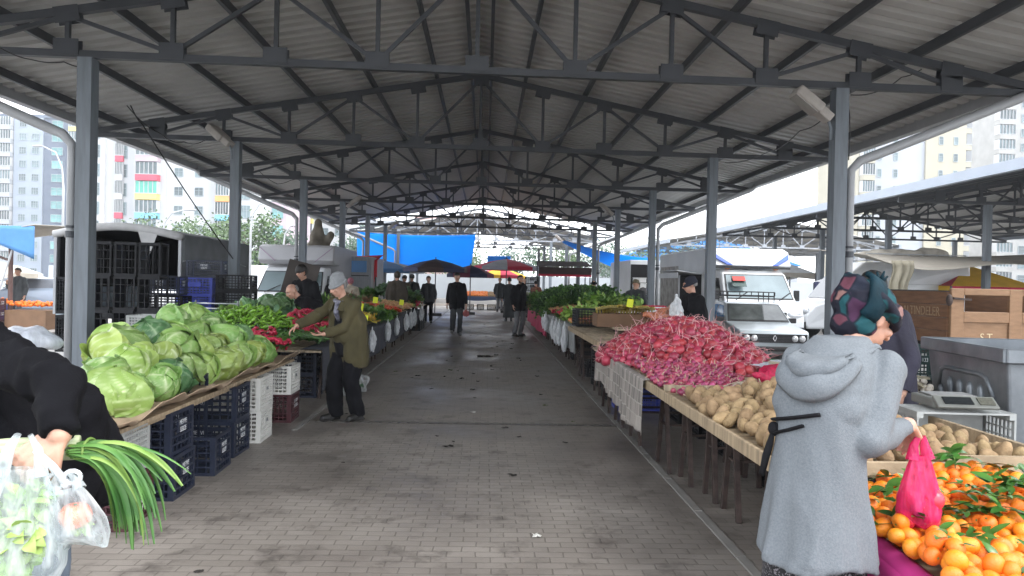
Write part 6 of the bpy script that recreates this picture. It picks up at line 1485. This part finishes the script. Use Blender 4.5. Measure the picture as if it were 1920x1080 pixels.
for k in range(2): C(blk,-7.0,12.6,.55+.62*k,0,'black crate on end left of the downpipe, %s'%('lower','upper')[k],SG,rot=(0,pi/2,.1))
o=remesh((lambda b:(b.ell((0,0,.08),(.3,.2,.12)),b)[-1])(MB()),'plastic_wrap',film('pale_film',(.75,.78,.85)),.03,disp=crinkle(.04,8)); o.location=(-3.75,6.2,.9); tag(o,'pale plastic wrap behind the cabbages by the near column','plastic wrap')
# ================================================================== canopies and parasols
def cl(name,c,**k): return mat('fabric_'+name,c,.85,0,.1,3,**k)
redf,greyf,bluef,yelf,brownf,beige,navyf=cl('red',(.5,.03,.07)),cl('grey',(.32,.33,.37)),cl('blue',(.01,.2,.62)),cl('yellow',(.75,.45,.03)),cl('brown',(.05,.03,.03)),cl('beige',(.36,.33,.28)),cl('navy',(.03,.035,.09))
def parasol(loc,r,h,mats,label,drop=.42,val=.16,rz=0):
    t=thing('parasol',label,'parasol',loc,rz,'market parasols'); b=MB(); n=8
    pts=[(r*cos(2*pi*k/n),r*sin(2*pi*k/n),h-drop) for k in range(n)]
    for k in range(n):
        b.mi=k%len(mats); p,q=V(pts[k]),V(pts[(k+1)%n]); top=V((0,0,h)); m1,m2=p*.5+top*.5+V((0,0,.05)),q*.5+top*.5+V((0,0,.05))
        md=(p+q)/2+V((0,0,.03)); b.add([top,m1,m2,p,q,md],[(0,1,2),(1,3,5,2),(2,5,4)]); lo=V((0,0,-val)); b.add([p,md,q,q+lo,md+lo-V((0,0,.03)),p+lo],[(0,5,4,1),(1,4,3,2)])
    o=b.build('canopy',mats,t); o.modifiers.new('t','SOLIDIFY').thickness=.008
    b=MB(); b.tube([(0,0,.0),(0,0,h+.08)],.025,8); b.build('pole',steel_dk,t); b=MB()
    for p in pts: b.bar((0,0,h-.1),(p[0]*.97,p[1]*.97,p[2]-.02),.015)
    b.build('ribs',steel_dk,t); b=MB(); b.box((0,0,.06),(.5,.5,.12)); b.build('foot',trim,t); return t
parasol((1.05,37.6,0),1.75,2.72,[redf,greyf],'large red and grey parasol at the end of the aisle')
parasol((.85,43.5,0),1.5,2.35,[redf,yelf],'red and yellow parasol lower behind the red and grey one')
parasol((-2.2,33.0,0),1.45,2.5,[navyf,brownf],'dark navy parasol in front of the blue tarp',rz=.3)
parasol((-.7,34.8,0),1.1,2.3,[navyf,cl('plum',(.22,.05,.1))],'navy parasol with plum edge at the right end of the blue tarp')
parasol((-4.9,36.5,0),1.9,2.45,[cl('slate_blue',(.06,.15,.3)),greyf],'slate blue parasol low in front of the left part of the blue tarp')
parasol((-17.6,27.5,OUT),1.5,2.0,[cl('white',(.6,.62,.64)),beige],'small white parasol behind the man by the parked cars')
def sheet(name,fn,nu,nv,m,label,cat='tarpaulin',th=.012):
    b=MB(); b.grid(fn,nu,nv); o=b.build(name,m,smooth=True); o.modifiers.new('t','SOLIDIFY').thickness=th; return tag(o,label,cat)
tarpm=mat('blue_tarp',(.03,.33,.85),.5,0,.12,1.2,.3,6); nt=tarpm.node_tree
tl_=nn(nt,'ShaderNodeBsdfTranslucent'); tl_.inputs[0].default_value=(.05,.5,1,1); ms=nn(nt,'ShaderNodeMixShader'); ms.inputs[0].default_value=.7; nt.links.new(nt.nodes['Principled BSDF'].outputs[0],ms.inputs[1]); nt.links.new(tl_.outputs[0],ms.inputs[2]); nt.links.new(ms.outputs[0],nt.nodes['Material Output'].inputs[0])
sheet('blue_tarp',lambda u,v:(-7.35+6.75*u-.35*v*(u-.2),42.72-.1*sin(u*11+v*3)*v,4.22-.12*sin(pi*u)*(1-v)-v*(1.75+.35*u+.1*sin(u*8))),40,14,tarpm,'large bright blue tarp hung from the far truss above the stalls')
sheet('blue_tarp',lambda u,v:(4.0+4.6*u,38+1.5*v,3.75-1.4*u*(.6+.4*v)-.15*sin(pi*u)-.5*v*u),20,8,tarpm,'blue tarp awning sloping between the right columns')
sheet('blue_tarp',lambda u,v:(.1+1.6*u,50.5+2*v,3.3-.8*v),8,6,tarpm,'small blue tarp in the far hall behind the parasols')
t=thing('awning','dark brown canopy with red lining right of the aisle end','awning',(3.6,34.5,0))
b=MB(); b.add([(-1.2,-.8,2.3),(1.2,-.8,2.35),(1.2,1,2.6),(-1.2,1,2.6)],[(0,1,2,3)]); o=b.build('canopy',brownf,t); o.modifiers.new('t','SOLIDIFY').thickness=.02; b=MB(); b.box((0,-.8,2.12),(2.4,.03,.32)); b.build('valance',brownf,t); b=MB(); b.box((0,-.77,1.93),(2.4,.02,.14)); b.build('lining',redf,t)
for x in (-1.15,1.15): b=MB(); b.bar((x,-.7,0),(x,-.7,2.3),.05); b.build('post',steel_dk,t); b=MB(); b.bar((x,.95,0),(x,.95,2.58),.05); b.build('post',steel_dk,t)
t=thing('awning','red canopy with hanging red cloth behind the left stalls','awning',(-5.4,27.6,OUT))
b=MB(); b.grid(lambda u,v:(-1.5+3*u,-.6+1.6*v,2.35+.25*v-.08*sin(pi*u)),10,6); b.grid(lambda u,v:(-1.5+3*u,-.6-.03*sin(u*30),2.35-.08*sin(pi*u)-.75*v*(.5+.5*abs(sin(u*7)))),24,5); o=b.build('canopy',cl('bright_red',(.6,.03,.05)),t,True); o.modifiers.new('t','SOLIDIFY').thickness=.01
for x in (-1.45,1.45): b=MB(); b.bar((x,-.55,0),(x,-.55,2.35),.05); b.build('post',steel_dk,t)
b=MB(); b.grid(lambda u,v:(1.25+.18*u+.03*sin(v*9),-.62,2.2-1.5*v),4,8); o=b.build('hanging_cloth',cl('bright_red',(.6,.03,.05)),t,True); o.modifiers.new('t','SOLIDIFY').thickness=.01
b=MB(); b.cap((0,0,2.2),(.1,0,3.4),.42,.12); b.cap((.1,.0,2.2),(.5,.1,3.0),.35,.1); o=remesh(b,'folded_tarp',mat('khaki_tarp',(.16,.14,.11),.9,0,.25,4),.05,disp=crinkle(.16,2.4)); o.location=(-5.65,25.0,0); tag(o,'crumpled khaki tarp tied up against a left column','tarpaulin')
# beige canopy and tents on the right
sheet('beige_tarp',lambda u,v:(10.6+8*u,20.5+4*v,2.55-.35*sin(pi*u*1.0)*(1-.5*v)+.35*v-.18*sin(u*9)*(1-v)),30,10,beige,'wide sagging beige tarpaulin above the wooden trailer')
sheet('hung_tarp',lambda u,v:(11.3+.6*u*(1-.3*v)+.05*sin(v*8),20.4+.15*sin(u*16),2.4-1.2*v),12,8,cl('straw',(.3,.27,.2)),'straw coloured cloth hanging under the beige tarpaulin')
def tent(loc,w,d,h,ms,label,rz=0):
    t=thing('market_tent',label,'tent',loc,rz); b=MB(); top=(0,0,h+.75); c=[(-w/2,-d/2,h),(w/2,-d/2,h),(w/2,d/2,h),(-w/2,d/2,h)]
    for k in range(4): b.mi=k%2; b.add([top,c[k],c[(k+1)%4]],[(0,1,2)]); b.mi=(k+1)%len(ms); p,q=V(c[k]),V(c[(k+1)%4]); b.add([p,q,q-V((0,0,.3)),(p+q)/2-V((0,0,.18)),p-V((0,0,.3))],[(4,3,2,1,0)])
    o=b.build('canopy',ms,t); o.modifiers.new('t','SOLIDIFY').thickness=.012
    for p in c: b=MB(); b.bar((p[0],p[1],0),p,.05); b.build('post',steel_dk,t)
tent((16.6,25.2,.0),3.0,3.0,1.75,[yelf,redf],'yellow tent with red peaked panels at the right edge'); tent((14.9,28.5,0),3,3,1.85,[navyf,cl('white',(.6,.62,.64))],'navy and white tent left of the yellow one'); tent((14.2,36.5,0),3,3,2.3,[cl('white',(.6,.62,.64)),beige],'white peaked tent farther back in the right hall')
# left awning with pole, fruit stands, cars
t=thing('awning','beige awning with blue underside on a brown pole at the far left','awning',(-14.2,22.0,OUT))
b=MB(); b.grid(lambda u,v:(-5+6.9*u,-1.2+3.4*v,2.1+.85*u+.15*v-.12*sin(pi*u)),14,8); o=b.build('canopy',beige,t,True); o.modifiers.new('t','SOLIDIFY').thickness=.02
b=MB(); b.grid(lambda u,v:(.4+1.5*u,-1.2+.02*sin(u*9),2.9-.9*v*(.3+.7*u)),8,6); o=b.build('blue_side',cl('sky_blue',(.08,.22,.45)),t,True); o.modifiers.new('t','SOLIDIFY').thickness=.01
b=MB(); b.tube([(1.1,-.9,0),(1.1,-.9,2.75)],.06,8); b.tube([(1.1,-.9,1.95),(-1.3,-.9,2.75)],.035,6); b.build('pole',mat('brown_pole',(.09,.05,.045),.7),t)
b=MB(); b.tube([(1.3,-1.1,2.4),(.95,-1.2,1.0),(.75,-1.3,.3),(.6,-1.35,.05)],.03,6); b.build('rope',pvc,t)
fr_o=stuff_heap
t=thing('fruit_box','brown box heaped with oranges beside the brown pole','box',(-12.6,21.3,OUT)); b=MB(); b.box((0,0,.32),(1.1,.7,.55)); b.build('box_wall',mat('brown_card',(.16,.09,.05)),t); b=MB()
for k in range(90): b.ell((U(-.5,.5),U(-.32,.32),.6+U(0,.1)+.12*(1-0)),.045,nu=8,nv=6)
b.build('oranges',orm,t,True)['kind']='stuff'
C(mar,-13.5,20.9,OUT,.1,'brown lattice crate left of the orange box','crates at the far left stand'); C(mar,-13.5,20.9,OUT+.302,.1,'upper brown lattice crate left of the orange box','crates at the far left stand'); C(mar,-13.5,20.9,OUT+.604,.1,'topmost brown lattice crate left of the orange box','crates at the far left stand')
t=thing('market_table','low stand of oranges on blue crates at the left edge','table',(-16.3,24.6,OUT)); b=MB(); b.box((0,0,.62),(2.2,.8,.06)); b.build('tabletop',woodx,t); b=MB(); b.box((-.5,0,.3),(.6,.5,.58)); b.box((.5,0,.3),(.6,.5,.58)); b.build('support',bluep,t); b=MB()
for k in range(120): b.ell((U(-1.05,1.05),U(-.35,.35),.68+U(0,.1)),.045,nu=8,nv=6)
b.build('oranges',orm,t,True)['kind']='stuff'
b=MB(); b.box((-13,19.6,OUT+.06),(3.4,.35,.14)); struct(bevel(b.build('kerb',kerbm),.02)); b=MB(); b.box((-16,25,OUT+.03),(9,10.6,.06)); struct(b.build('left_pavement',mat('left_paving',(.28,.26,.24),.6,0,.2,1)))
def saloon(loc,rz,m,label,w=1.75):
    t=thing('parked_car',label,'car',loc,rz,'cars parked beyond the left pavement'); pr=[(.1,.25),(0,.42),(.05,.75),(1.1,.98),(1.9,1.42),(3.0,1.46),(3.8,1.05),(4.4,.98),(4.5,.6),(4.4,.25)]
    hw=shell_body(t,pr,w,.98,1.45,.2,m,bv=.07); pane(t,front_quad(hw,pr[3],pr[4],.92,.88),glass,'windscreen',(0,-.01,.01)); sidewin(t,hw,[(1.45,1.02),(2.0,1.37),(2.85,1.4),(3.5,1.08)],mat('grey_glass',(.12,.13,.15),.05,0,.2,2))
    for s in (-1,1): b=MB(); b.ell((s*w*.36,.08,.68),(.2,.12,.1)); b.build('headlight',lampm,t,True)
    for x in (-.78,.78):
        for y in (.85,3.6): wheel(t,x,y,.32,.2)
    return t
saloon((-13.9,29.5,OUT),RD(-82),mat('white_car',(.7,.72,.75),.25,0,.04,2,coat=.5),'white saloon car parked behind the man in grey'); saloon((-19.2,29.0,OUT),RD(-80),mat('blue_grey_car',(.3,.36,.45),.25,.3,.04,2,coat=.5),'bluish grey car parked left of the white saloon'); saloon((-17,42,OUT),RD(-90),mat('white_car',(.7,.72,.75)),'white car parked farther back at the left'); saloon((-24,44,OUT),RD(90),silv,'silver car parked farthest back at the left')
t=thing('covered_truck','white van far back at the left near the parked cars','van',(-19.5,50,OUT),RD(-70)); van_cab(t,2.0,white,2.0,1.2); b=MB(); b.box((0,3.9,1.4),(2.0,3.4,2.0)); bevel(b.build('box_body',white,t),.05); wheel(t,-.9,.9,.35); wheel(t,.9,.9,.35); wheel(t,-.9,4.2,.35); wheel(t,.9,4.2,.35)
# end of the aisle: stall with blue skirt
t=thing('market_table','far stall across the aisle end with a blue grey skirt and crates below','table',(1.3,41.2,0)); b=MB(); b.box((0,0,.72),(5.4,1.3,.06)); b.build('tabletop',woodx,t); b=MB(); b.grid(lambda u,v:(-2.7+5.4*u,-.67-.02*sin(u*60),.74-.22*v*(.8+.3*abs(sin(u*9)))),60,4); o=b.build('skirt',cl('slate',(.1,.14,.25)),t,True); o.modifiers.new('t','SOLIDIFY').thickness=.01
for x in (-2.5,2.5): b=MB(); b.box((x,0,.35),(.06,1.2,.7)); b.build('leg',wood,t)
for k in range(7): C(blk,-.9+.66*k,40.95,0,RD(90) if k%2 else 0,'black crate under the far stall across the aisle end','crates under the far stall')
for (x0,x1,m_,nm,lab) in ((-1.2,.1,orm,'carrot_heap','orange carrots heaped at the left of the far stall'),(.2,1.2,potm,'potato_heap','brown heap in the middle of the far stall'),(1.4,2.6,mat('pale_green_apples',(.4,.42,.2),.4,0,.2,9),'apple_heap','pale green heap on the right of the far stall'),(2.7,3.9,tomm,'tomato_heap','red heap at the right end of the far stall')):
    stuff_heap(nm,box_pts(x0,x1,40.7,41.7,lambda x,y:.78+.2*(y-40.7),.1,int(x0*9)+40),.055,m_,lab,nm.split('_')[0]+' heap')
for k in range(5):
    for j in range(6): C(navy if k%2 else blk,2.05+.02*k,33.2-.0+.0*k+ (k//3)*.7,.302*j,0,'dark crate in the tall stack behind the bearded man','dark crates stacked behind the bearded man') if k<2 and (k==0) or k==3 else None
# ================================================================== sky-side: walls, trees, lamps, buildings
def tree(loc,h,r,label,seed,m,n=2600,trunk=.16,lf=.16):
    rn=random.Random(seed); t=thing('tree',label,'tree',loc,0,'trees beyond the market'); b=MB(); b.tube([(0,0,0),(.05,.02,h*.3),(-.03,.05,h*.6),(.02,0,h*.9)],[trunk,trunk*.8,trunk*.5,trunk*.15],8); B=[]
    for k in range(9):
        a=rn.uniform(0,6.3); z=h*rn.uniform(.3,.7); e=V((r*.75*cos(a)*rn.uniform(.5,1),r*.75*sin(a)*rn.uniform(.5,1),z+h*rn.uniform(.08,.3))); b.tube([(0,0,z),tuple((V((0,0,z))+e)/2+V((0,0,.1))),tuple(e)],[trunk*.4,trunk*.25,.015],6); B.append(e)
    b.build('trunk',mat('bark',(.09,.07,.055),.9,0,.3,9,.5,30),t,True); c=MB()
    for k in range(13): a=rn.uniform(0,6.3); q=rn.random()**.5; B.append(V((r*q*cos(a),r*q*sin(a),h*rn.uniform(.45,.97))))
    for k in range(n):
        q=rn.choice(B); R_=r*.38; p=q+V((rn.gauss(0,R_*.5),rn.gauss(0,R_*.5),rn.gauss(0,R_*.42))); d=V((rn.uniform(-1,1),rn.uniform(-1,1),rn.uniform(-.7,.7))).normalized(); u_=d.orthogonal().normalized(); w_=d.cross(u_); s_=lf*rn.uniform(.6,1.3)
        c.add([p-d*s_,p+u_*s_*.55,p+d*s_,p-u_*s_*.55+w_*s_*.2],[(0,1,2,3)])
    c.build('crown',m,t); return t
tg=mat('tree_leaves',(.035,.075,.022),.6,0,col2=(.085,.14,.045),vs=1.1,rnd=.1); tg2=mat('pine_leaves',(.025,.06,.035),.6,0,col2=(.06,.11,.06),vs=1.3)
T1=[((-19.5,61,OUT),6.2,2.6,0),((-16.8,63,OUT),5.6,2.4,1),((-23.5,66,OUT),6.5,2.8,0),((-11.0,72,OUT),6.2,2.8,1),((-7.5,78,OUT),6.8,3.0,0),((-14,80,OUT),6.0,3,1),((3.5,82,OUT),5.6,3.0,1),((8,84,OUT),6.4,3.4,0),((12.5,83,OUT),6.2,3.4,1),((17,86,OUT),6.6,3.4,0),((22,85,OUT),6.4,3.2,1),((-3,86,OUT),6,3,0),((28,88,OUT),6,3.2,1),((-30,70,OUT),6.5,3,0)]
tl_lab=['round green tree behind the white box van','green tree right of the round one, behind the box van','broad tree left of the round one behind the vans','dark tree behind the khaki tarp','tall green tree beyond the left hall end','dark tree farther off beyond the left hall end','pale tree left of the far hall opening','broad tree seen through the far hall, left one','dark tree seen through the far hall, middle','broad tree seen through the far hall, right one','dark tree behind the right columns far off','green tree beyond the blue tarp','dark tree beyond the far right hall','green tree far off behind the parked cars']
for i,(l,h,r,k) in enumerate(T1): tree(l,h,r,tl_lab[i],i+3,tg if k==0 else tg2,1900)
b=MB(); b.box((5,70,1.0),(90,.25,2.3)); o=b.build('boundary_wall',mat('pale_wall',(.42,.45,.48),.8,0,.08,.5)); tag(o,'long pale concrete wall closing the market behind the far halls','wall')
def lamp(loc,h,label,rz=0):
    t=thing('street_lamp',label,'street lamp',loc,rz,'street lamps beyond the market'); b=MB(); b.tube([(0,0,0),(0,0,h*.72),(.1,0,h*.86),(.5,0,h*.96),(1.3,0,h)],[.09,.07,.05,.045,.04],8); b.build('post',pvc,t,True); b=MB(); b.ell((1.55,0,h-.02),(.35,.12,.06)); b.build('lamp_head',pvc,t,True)
for p,Y,h,l,r in (((316,392),44,6.0,'street lamp above the covered truck canopy',0),((480,376),50,7.4,'street lamp between the white flats and the box van',0),((540,418),58,6.6,'street lamp right of the box van by the column',0),((130,275),46,9.2,'street lamp in front of the grey tower at the left',pi)):
    q=at(p[0],p[1],Y); lamp((q.x-.3,Y,OUT),q.z-OUT,l,r)
wf_=mat('window_frame',(.28,.32,.34),.5,0,.1,1); wg=mat('window_glass',(.1,.14,.15),.1,0,.3,.7,rnd=.5); wgt=mat('green_glass',(.13,.3,.3),.1,0,.2,.7,rnd=.3)
_wp={}
def window(root,x,y,z,w,h,g,bars=1):
    k=(w,h,g.name,bars)
    if k not in _wp:
        b=MB(); b.box((0,-.03,h/2),(w,.08,.08)); b.box((0,-.03,-h/2),(w,.12,.08))
        for s in (-1,1): b.box((s*w/2,-.03,0),(.08,.08,h-.08))
        for j in range(bars): b.box((-w/2+w*(j+1)/(bars+1),-.03,0),(.05,.06,h-.08))
        b.box((0,-.03,h*.12),(w-.1,.055,.04))
        f=b.build('window',wf_,root); b=MB(); b.box((0,-.01,0),(w-.06,.03,h-.06)); b.build('pane',g,f); _wp[k]=f; o=f
    else: o=copy_tree(_wp[k],root)
    o.location=(x,y,z); return o
def block(name,label,loc,rz,segs,fl,fh,depth,z0=0,group=None):
    """tower of vertical wall strips; segs: (x0,x1,material,proud,[(x,w,h,glass,bars)],balcony)"""
    t=thing('apartment_building',label,'building',loc,rz,group); H=fl*fh
    for (x0,x1,m,pr,ws,bal) in segs:
        b=MB(); b.box(((x0+x1)/2,depth/2-pr/2,H/2),(x1-x0,depth+pr,H)); b.build('wall',m,t)
        for f in range(fl):
            for (x,w,h,g,bars) in ws: window(t,x,-pr-.02,f*fh+1.65,w,h,g,bars)
            if bal:
                ms,d,ww=bal; b=MB(); cx=(x0+x1)/2; b.box((cx,-pr-d/2,f*fh+.55),(ww,d,.95)); b.build('balcony_parapet',ms[f%len(ms)],t)
                b=MB(); b.box((cx,-pr-d/2,f*fh+1.06),(ww+.15,d+.1,.1)); b.build('balcony_rail',bwhite,t)
                b=MB(); b.box((cx,-pr-d/2+.15,f*fh+2.05),(ww-.1,d-.2,1.85)); b.build('balcony_glazing',(cG if ms[f%len(ms)]==cY and len(ms)==4 else wg),t)
                b=MB()
                for j in range(6): b.box((cx-ww/2+ww*j/5,-pr-d/2,f*fh+2.05),(.06,d,1.85))
                b.build('balcony_mullions',bwhite,t)
    xs=[s[0] for s in segs]+[s[1] for s in segs]; b=MB(); b.box(((min(xs)+max(xs))/2,depth/2,H+.35),(max(xs)-min(xs)+.4,depth+.5,.7)); b.build('parapet',segs[0][2],t); return t
btow=mat('tower_render',(.25,.29,.35),.8,0,.05,.3); bwhite=mat('white_render',(.42,.43,.44),.8,0,.05,.3); bgrey=mat('grey_render',(.1,.125,.17),.8,0,.1,.3); blgr=mat('pale_grey_render',(.33,.35,.38),.8,0,.06,.3); bb=mat('beige_render',(.34,.32,.25),.85,0,.06,.3); by=mat('yellow_render',(.35,.325,.25),.85,0,.06,.3); bpk=mat('mauve_render',(.4,.32,.36),.8,0,.08,.3)
cR,cG,cY,cB,cO=[mat('panel_'+n,c,.6,0,.08,.5) for n,c in (('red',(.55,.06,.1)),('green',(.1,.42,.33)),('yellow',(.68,.55,.16)),('blue',(.16,.42,.62)),('orange',(.6,.3,.1)))]
block('a','grey and white tower block at the left edge',(-109,171,OUT),0,[(0,3.2,bgrey,0,[],([blgr],1.2,2.8)),(3.2,9.6,btow,.3,[(5.2,1.5,1.5,wg,2),(8.0,1.5,1.5,wg,2)],None),(9.6,15.6,bgrey,0,[(12.6,2.4,1.7,wgt,1)],None),(15.6,19,bwhite,.4,[],([bwhite,bwhite,cY],1.2,3.0)),(19,27,bwhite,0,[(21,1.5,1.5,wg,2),(24,1.5,1.5,wg,2)],None)],12,3.0,14)
block('b','white flats with red, green, yellow and blue balcony panels',(-63,121,OUT+1.3),0,[(0,2.4,bwhite,.5,[(1.2,1.0,2.0,wg,0)],None),(2.4,6.8,bwhite,0,[(5.3,.8,2.1,wg,0)],([cR,bwhite,bwhite],.5,1.2)),(6.8,12.0,bwhite,.4,[],([cY,cR,bpk,cB],1.3,3.4)),(12,19.2,bwhite,.2,[(13.9,1.3,1.35,wg,1),(17.1,1.3,1.35,wg,1)],None),(19.2,23.0,bwhite,.5,[(20.9,1.9,2.2,wgt,1)],([cB,cO,bwhite],.9,2.1)),(23,28.6,bwhite,.2,[(24.4,1.6,2.0,wg,2)],None),(28.6,31,bpk,.3,[(29.6,1.8,1.9,wgt,1)],None)],12,3.0,16)
block('c','white flats with red and cream balcony bands farther right',(-42.5,146,OUT),0,[(0,2.4,bwhite,.3,[],([bpk,bwhite,cG],1.0,1.9)),(2.4,5.4,bwhite,0,[],None),(5.4,9.4,bwhite,.4,[],([cY,cR],1.3,3.4)),(9.4,15.5,bwhite,0,[(11.2,1.3,1.4,wg,1),(13.8,1.3,1.4,wg,1)],None)],13,3.0,14)
block('d','low grey flats far behind the trees at the left centre',(-33,185,OUT),0,[(0,9,blgr,0,[(2.5,2,1.5,wg,1),(6.5,2,1.5,wg,1)],None),(9,17,bgrey,.3,[(11.5,2,1.5,wg,1),(14.5,2,1.5,wg,1)],None)],5,3.1,12)
block('e','pinkish flats seen above the blue tarp',(-20,210,OUT),0,[(0,16,mat('pink_render',(.5,.32,.3),.8,0,.08,.3),0,[(3,1.8,1.5,wg,1),(8,1.8,1.5,wg,1),(13,1.8,1.5,wg,1)],None)],6,3.1,12)
block('f','beige tower block with small windows above the right hall',(65.8,131,OUT),0,[(0,2.6,bb,.5,[],([bb],1.2,2.2)),(2.6,12.2,blgr,0,[(4.0,.75,1.4,wg,0),(6.9,.75,1.4,wg,0)],None),(12.2,19.5,by,.4,[(14.9,.75,1.4,wg,0),(17.6,.75,1.4,wg,0)],None),(19.5,20.5,bb,-.5,[],([bb],.9,1.0))],13,3.0,16)
block('g','unfinished grey tower with jutting slabs at the right edge',(104,150,OUT),0,[(0,3,mat('raw_concrete',(.3,.3,.29),.9,0,.12,.5),0,[],([mat('raw_concrete',(.3,.3,.29))],1.6,3.4)),(3,16,mat('raw_concrete',(.3,.3,.29)),.3,[(6,1.6,1.7,wg,0),(11,1.6,1.7,wg,0)],None)],14,3.0,14)
t=thing('warehouse','long low building with a blue roof beyond the right hall','building',(16,92,OUT)); b=MB(); b.box((11,6,2.3),(24,12,4.6)); b.build('wall',blgr,t); b=MB(); b.prism([(-1.5,4.5),(11,8.4),(23.5,4.5)],-.4,12.4); b.build('roof',mat('blue_roof',(.03,.19,.5),.5,0,.08,1),t)
# ================================================================== lamps and cables on the hall, litter
def flood(p,rz,tilt,label,s=1):
    t=thing('flood_lamp',label,'lamp',p,rz,'flood lamps on the hall columns'); R=M.Rotation(tilt,3,'Y')
    b=MB(); b.box(R@V((-.42*s,0,0)),(.42*s,.3*s,.14*s),R); bevel(b.build('housing',mat('dusty_white',(.42,.39,.36),.7,0,.15,6),t),.03*s,2)
    b=MB(); b.box(R@V((-.42*s,0,-.075*s)),(.36*s,.24*s,.012),R); b.build('lens',mat('lamp_lens',(.35,.34,.32),.25,0,.1,6),t)
    b=MB(); b.box(R@V((-.13*s,0,.0)),(.2*s,.2*s,.12*s),R); bevel(b.build('gear_box',mat('dusty_white',(.42,.39,.36)),t),.02*s,2); b=MB(); b.tube([(0,0,-.25*s),(0,0,-.1),tuple(R@V((-.08*s,0,0)))],.02,8); b.build('arm',steel,t)
xc=4.66
flood((xc-.13,9.75,3.78),0,RD(38),'dusty flood lamp on the near right column',1.0)
flood((-4.94+.0,14.6,4.05),RD(-20),RD(38),'dusty flood lamp on the second left column',1.0)
flood((4.5,26.4,4.0),0,RD(38),'flood lamp on the fourth right column'); flood((-4.85,26.0,4.0),RD(180),RD(38),'flood lamp on the fourth left column'); flood((4.45,42.9,3.9),0,RD(40),'flood lamp on the last right column'); flood((-4.85,36.9,4.0),RD(180),RD(38),'flood lamp on the sixth left column')
def cable(pts,label,r=.008,name='cable'):
    P=[V(p) for p in pts]; Q=[]
    for i in range(len(P)-1):
        for k in range(8): u=k/8; Q.append(P[i].lerp(P[i+1],u)-V((0,0,.06*sin(pi*u)*min(1,(P[i+1]-P[i]).length))))
    Q.append(P[-1]); b=MB(); b.tube(Q,r,6); return tag(b.build(name,trim,smooth=True),label,'cable')
cable([at(245,198,11.5),at(268,235,12.0),at(448,500,15.2)],'long black cable sloping down from the left roof to the truck',.011)
cable([at(238,198,11.5),at(300,250,12.4),at(345,266,13.5),at(385,262,15)],'wavy black cable under the roof near the second left truss')
cable([at(0,90,9.0),at(60,112,9.3),at(120,116,9.4),at(158,127,9.5)],'black cable along the first truss at the left')
cable([at(1590,185,9.85),at(1593,215,9.8),at(1594,250,9.8),at(1591,300,9.8)],'thin black cable hanging down the near right column')
cable([at(1595,178,9.9),at(1650,170,9.9),at(1690,145,9.9),at(1728,130,9.9)],'black cable along the first truss at the right')
cable([at(1555,212,9.7),at(1500,245,10.5),at(1440,285,13),at(1360,305,15.2)],'black cable from the right flood lamp to the next column')
cable([at(485,320,20),at(520,345,20.3),at(545,338,20.5),at(562,332,20.6)],'wavy cable near the third left column')
lit=mat('paper_scrap',(.55,.54,.5),.8,0,.1,20); litd=mat('dead_leaf',(.02,.017,.014),.8,0,.3,20); litg=mat('leaf_scrap',(.1,.13,.05),.7,0,.3,20)
rn=random.Random(12); S_=[]
for k,m in enumerate((lit,litd,litd,litg)):
    b=MB(); b.grid(lambda u,v:((u-.5)*.07*(1+.3*sin(v*9+k)),(v-.5)*.045*(1+.4*sin(u*7+k*2)),.006+.008*sin(u*5+k)*sin(v*4)),5,4); o=b.build('litter_scrap',m); o['category']='litter'; S_.append(o)
for k in range(95):
    i=rn.choice((0,1,1,2,2,2,3)); y=rn.uniform(2.5,30)**1.0; x=rn.uniform(-1.8,1.4); z=.004
    put(S_[i],(x,y,z),(0,0,rn.uniform(0,6.3)),rn.uniform(.35,1.3),('small white paper scrap lying on the aisle paving','small dark leaf scrap lying on the aisle paving','small dark leaf scrap lying on the aisle paving','small green leaf scrap lying on the aisle paving')[i],'litter on the aisle paving')
b=MB(); b.ell((0,0,.015),(.09,.05,.02)); b.ell((.13,.02,.015),(.07,.05,.018)); o=remesh(b,'crushed_fruit',litd,.008,disp=crinkle(.012,30)); o.location=atz(902,669,0); tag(o,'dark crushed fruit lying in the middle of the aisle','litter')
# ================================================================== damp air
b=MB(); b.box((0,110,24),(420,330,52)); hz=b.build('haze',None); hz.data.materials.clear()
hm=bpy.data.materials.new('damp_air'); hm.use_nodes=True; n_=hm.node_tree; n_.nodes.clear(); o_=nn(n_,'ShaderNodeOutputMaterial'); v_=nn(n_,'ShaderNodeVolumePrincipled'); v_.inputs['Color'].default_value=(.9,.93,.97,1); v_.inputs['Density'].default_value=.0008; v_.inputs['Anisotropy'].default_value=.2
n_.links.new(v_.outputs[0],o_.inputs['Volume']); hz.data.materials.append(hm); tag(hz,'thin damp air paling the far buildings','haze',kind='stuff'); hz.visible_shadow=True
# prototypes that were never placed
for o in [q for q in sc.objects if q.parent is None and q.type in ('MESH','EMPTY') and 'label' not in q and 'kind' not in q]:
    for c in list(o.children_recursive): bpy.data.objects.remove(c)
    bpy.data.objects.remove(o)
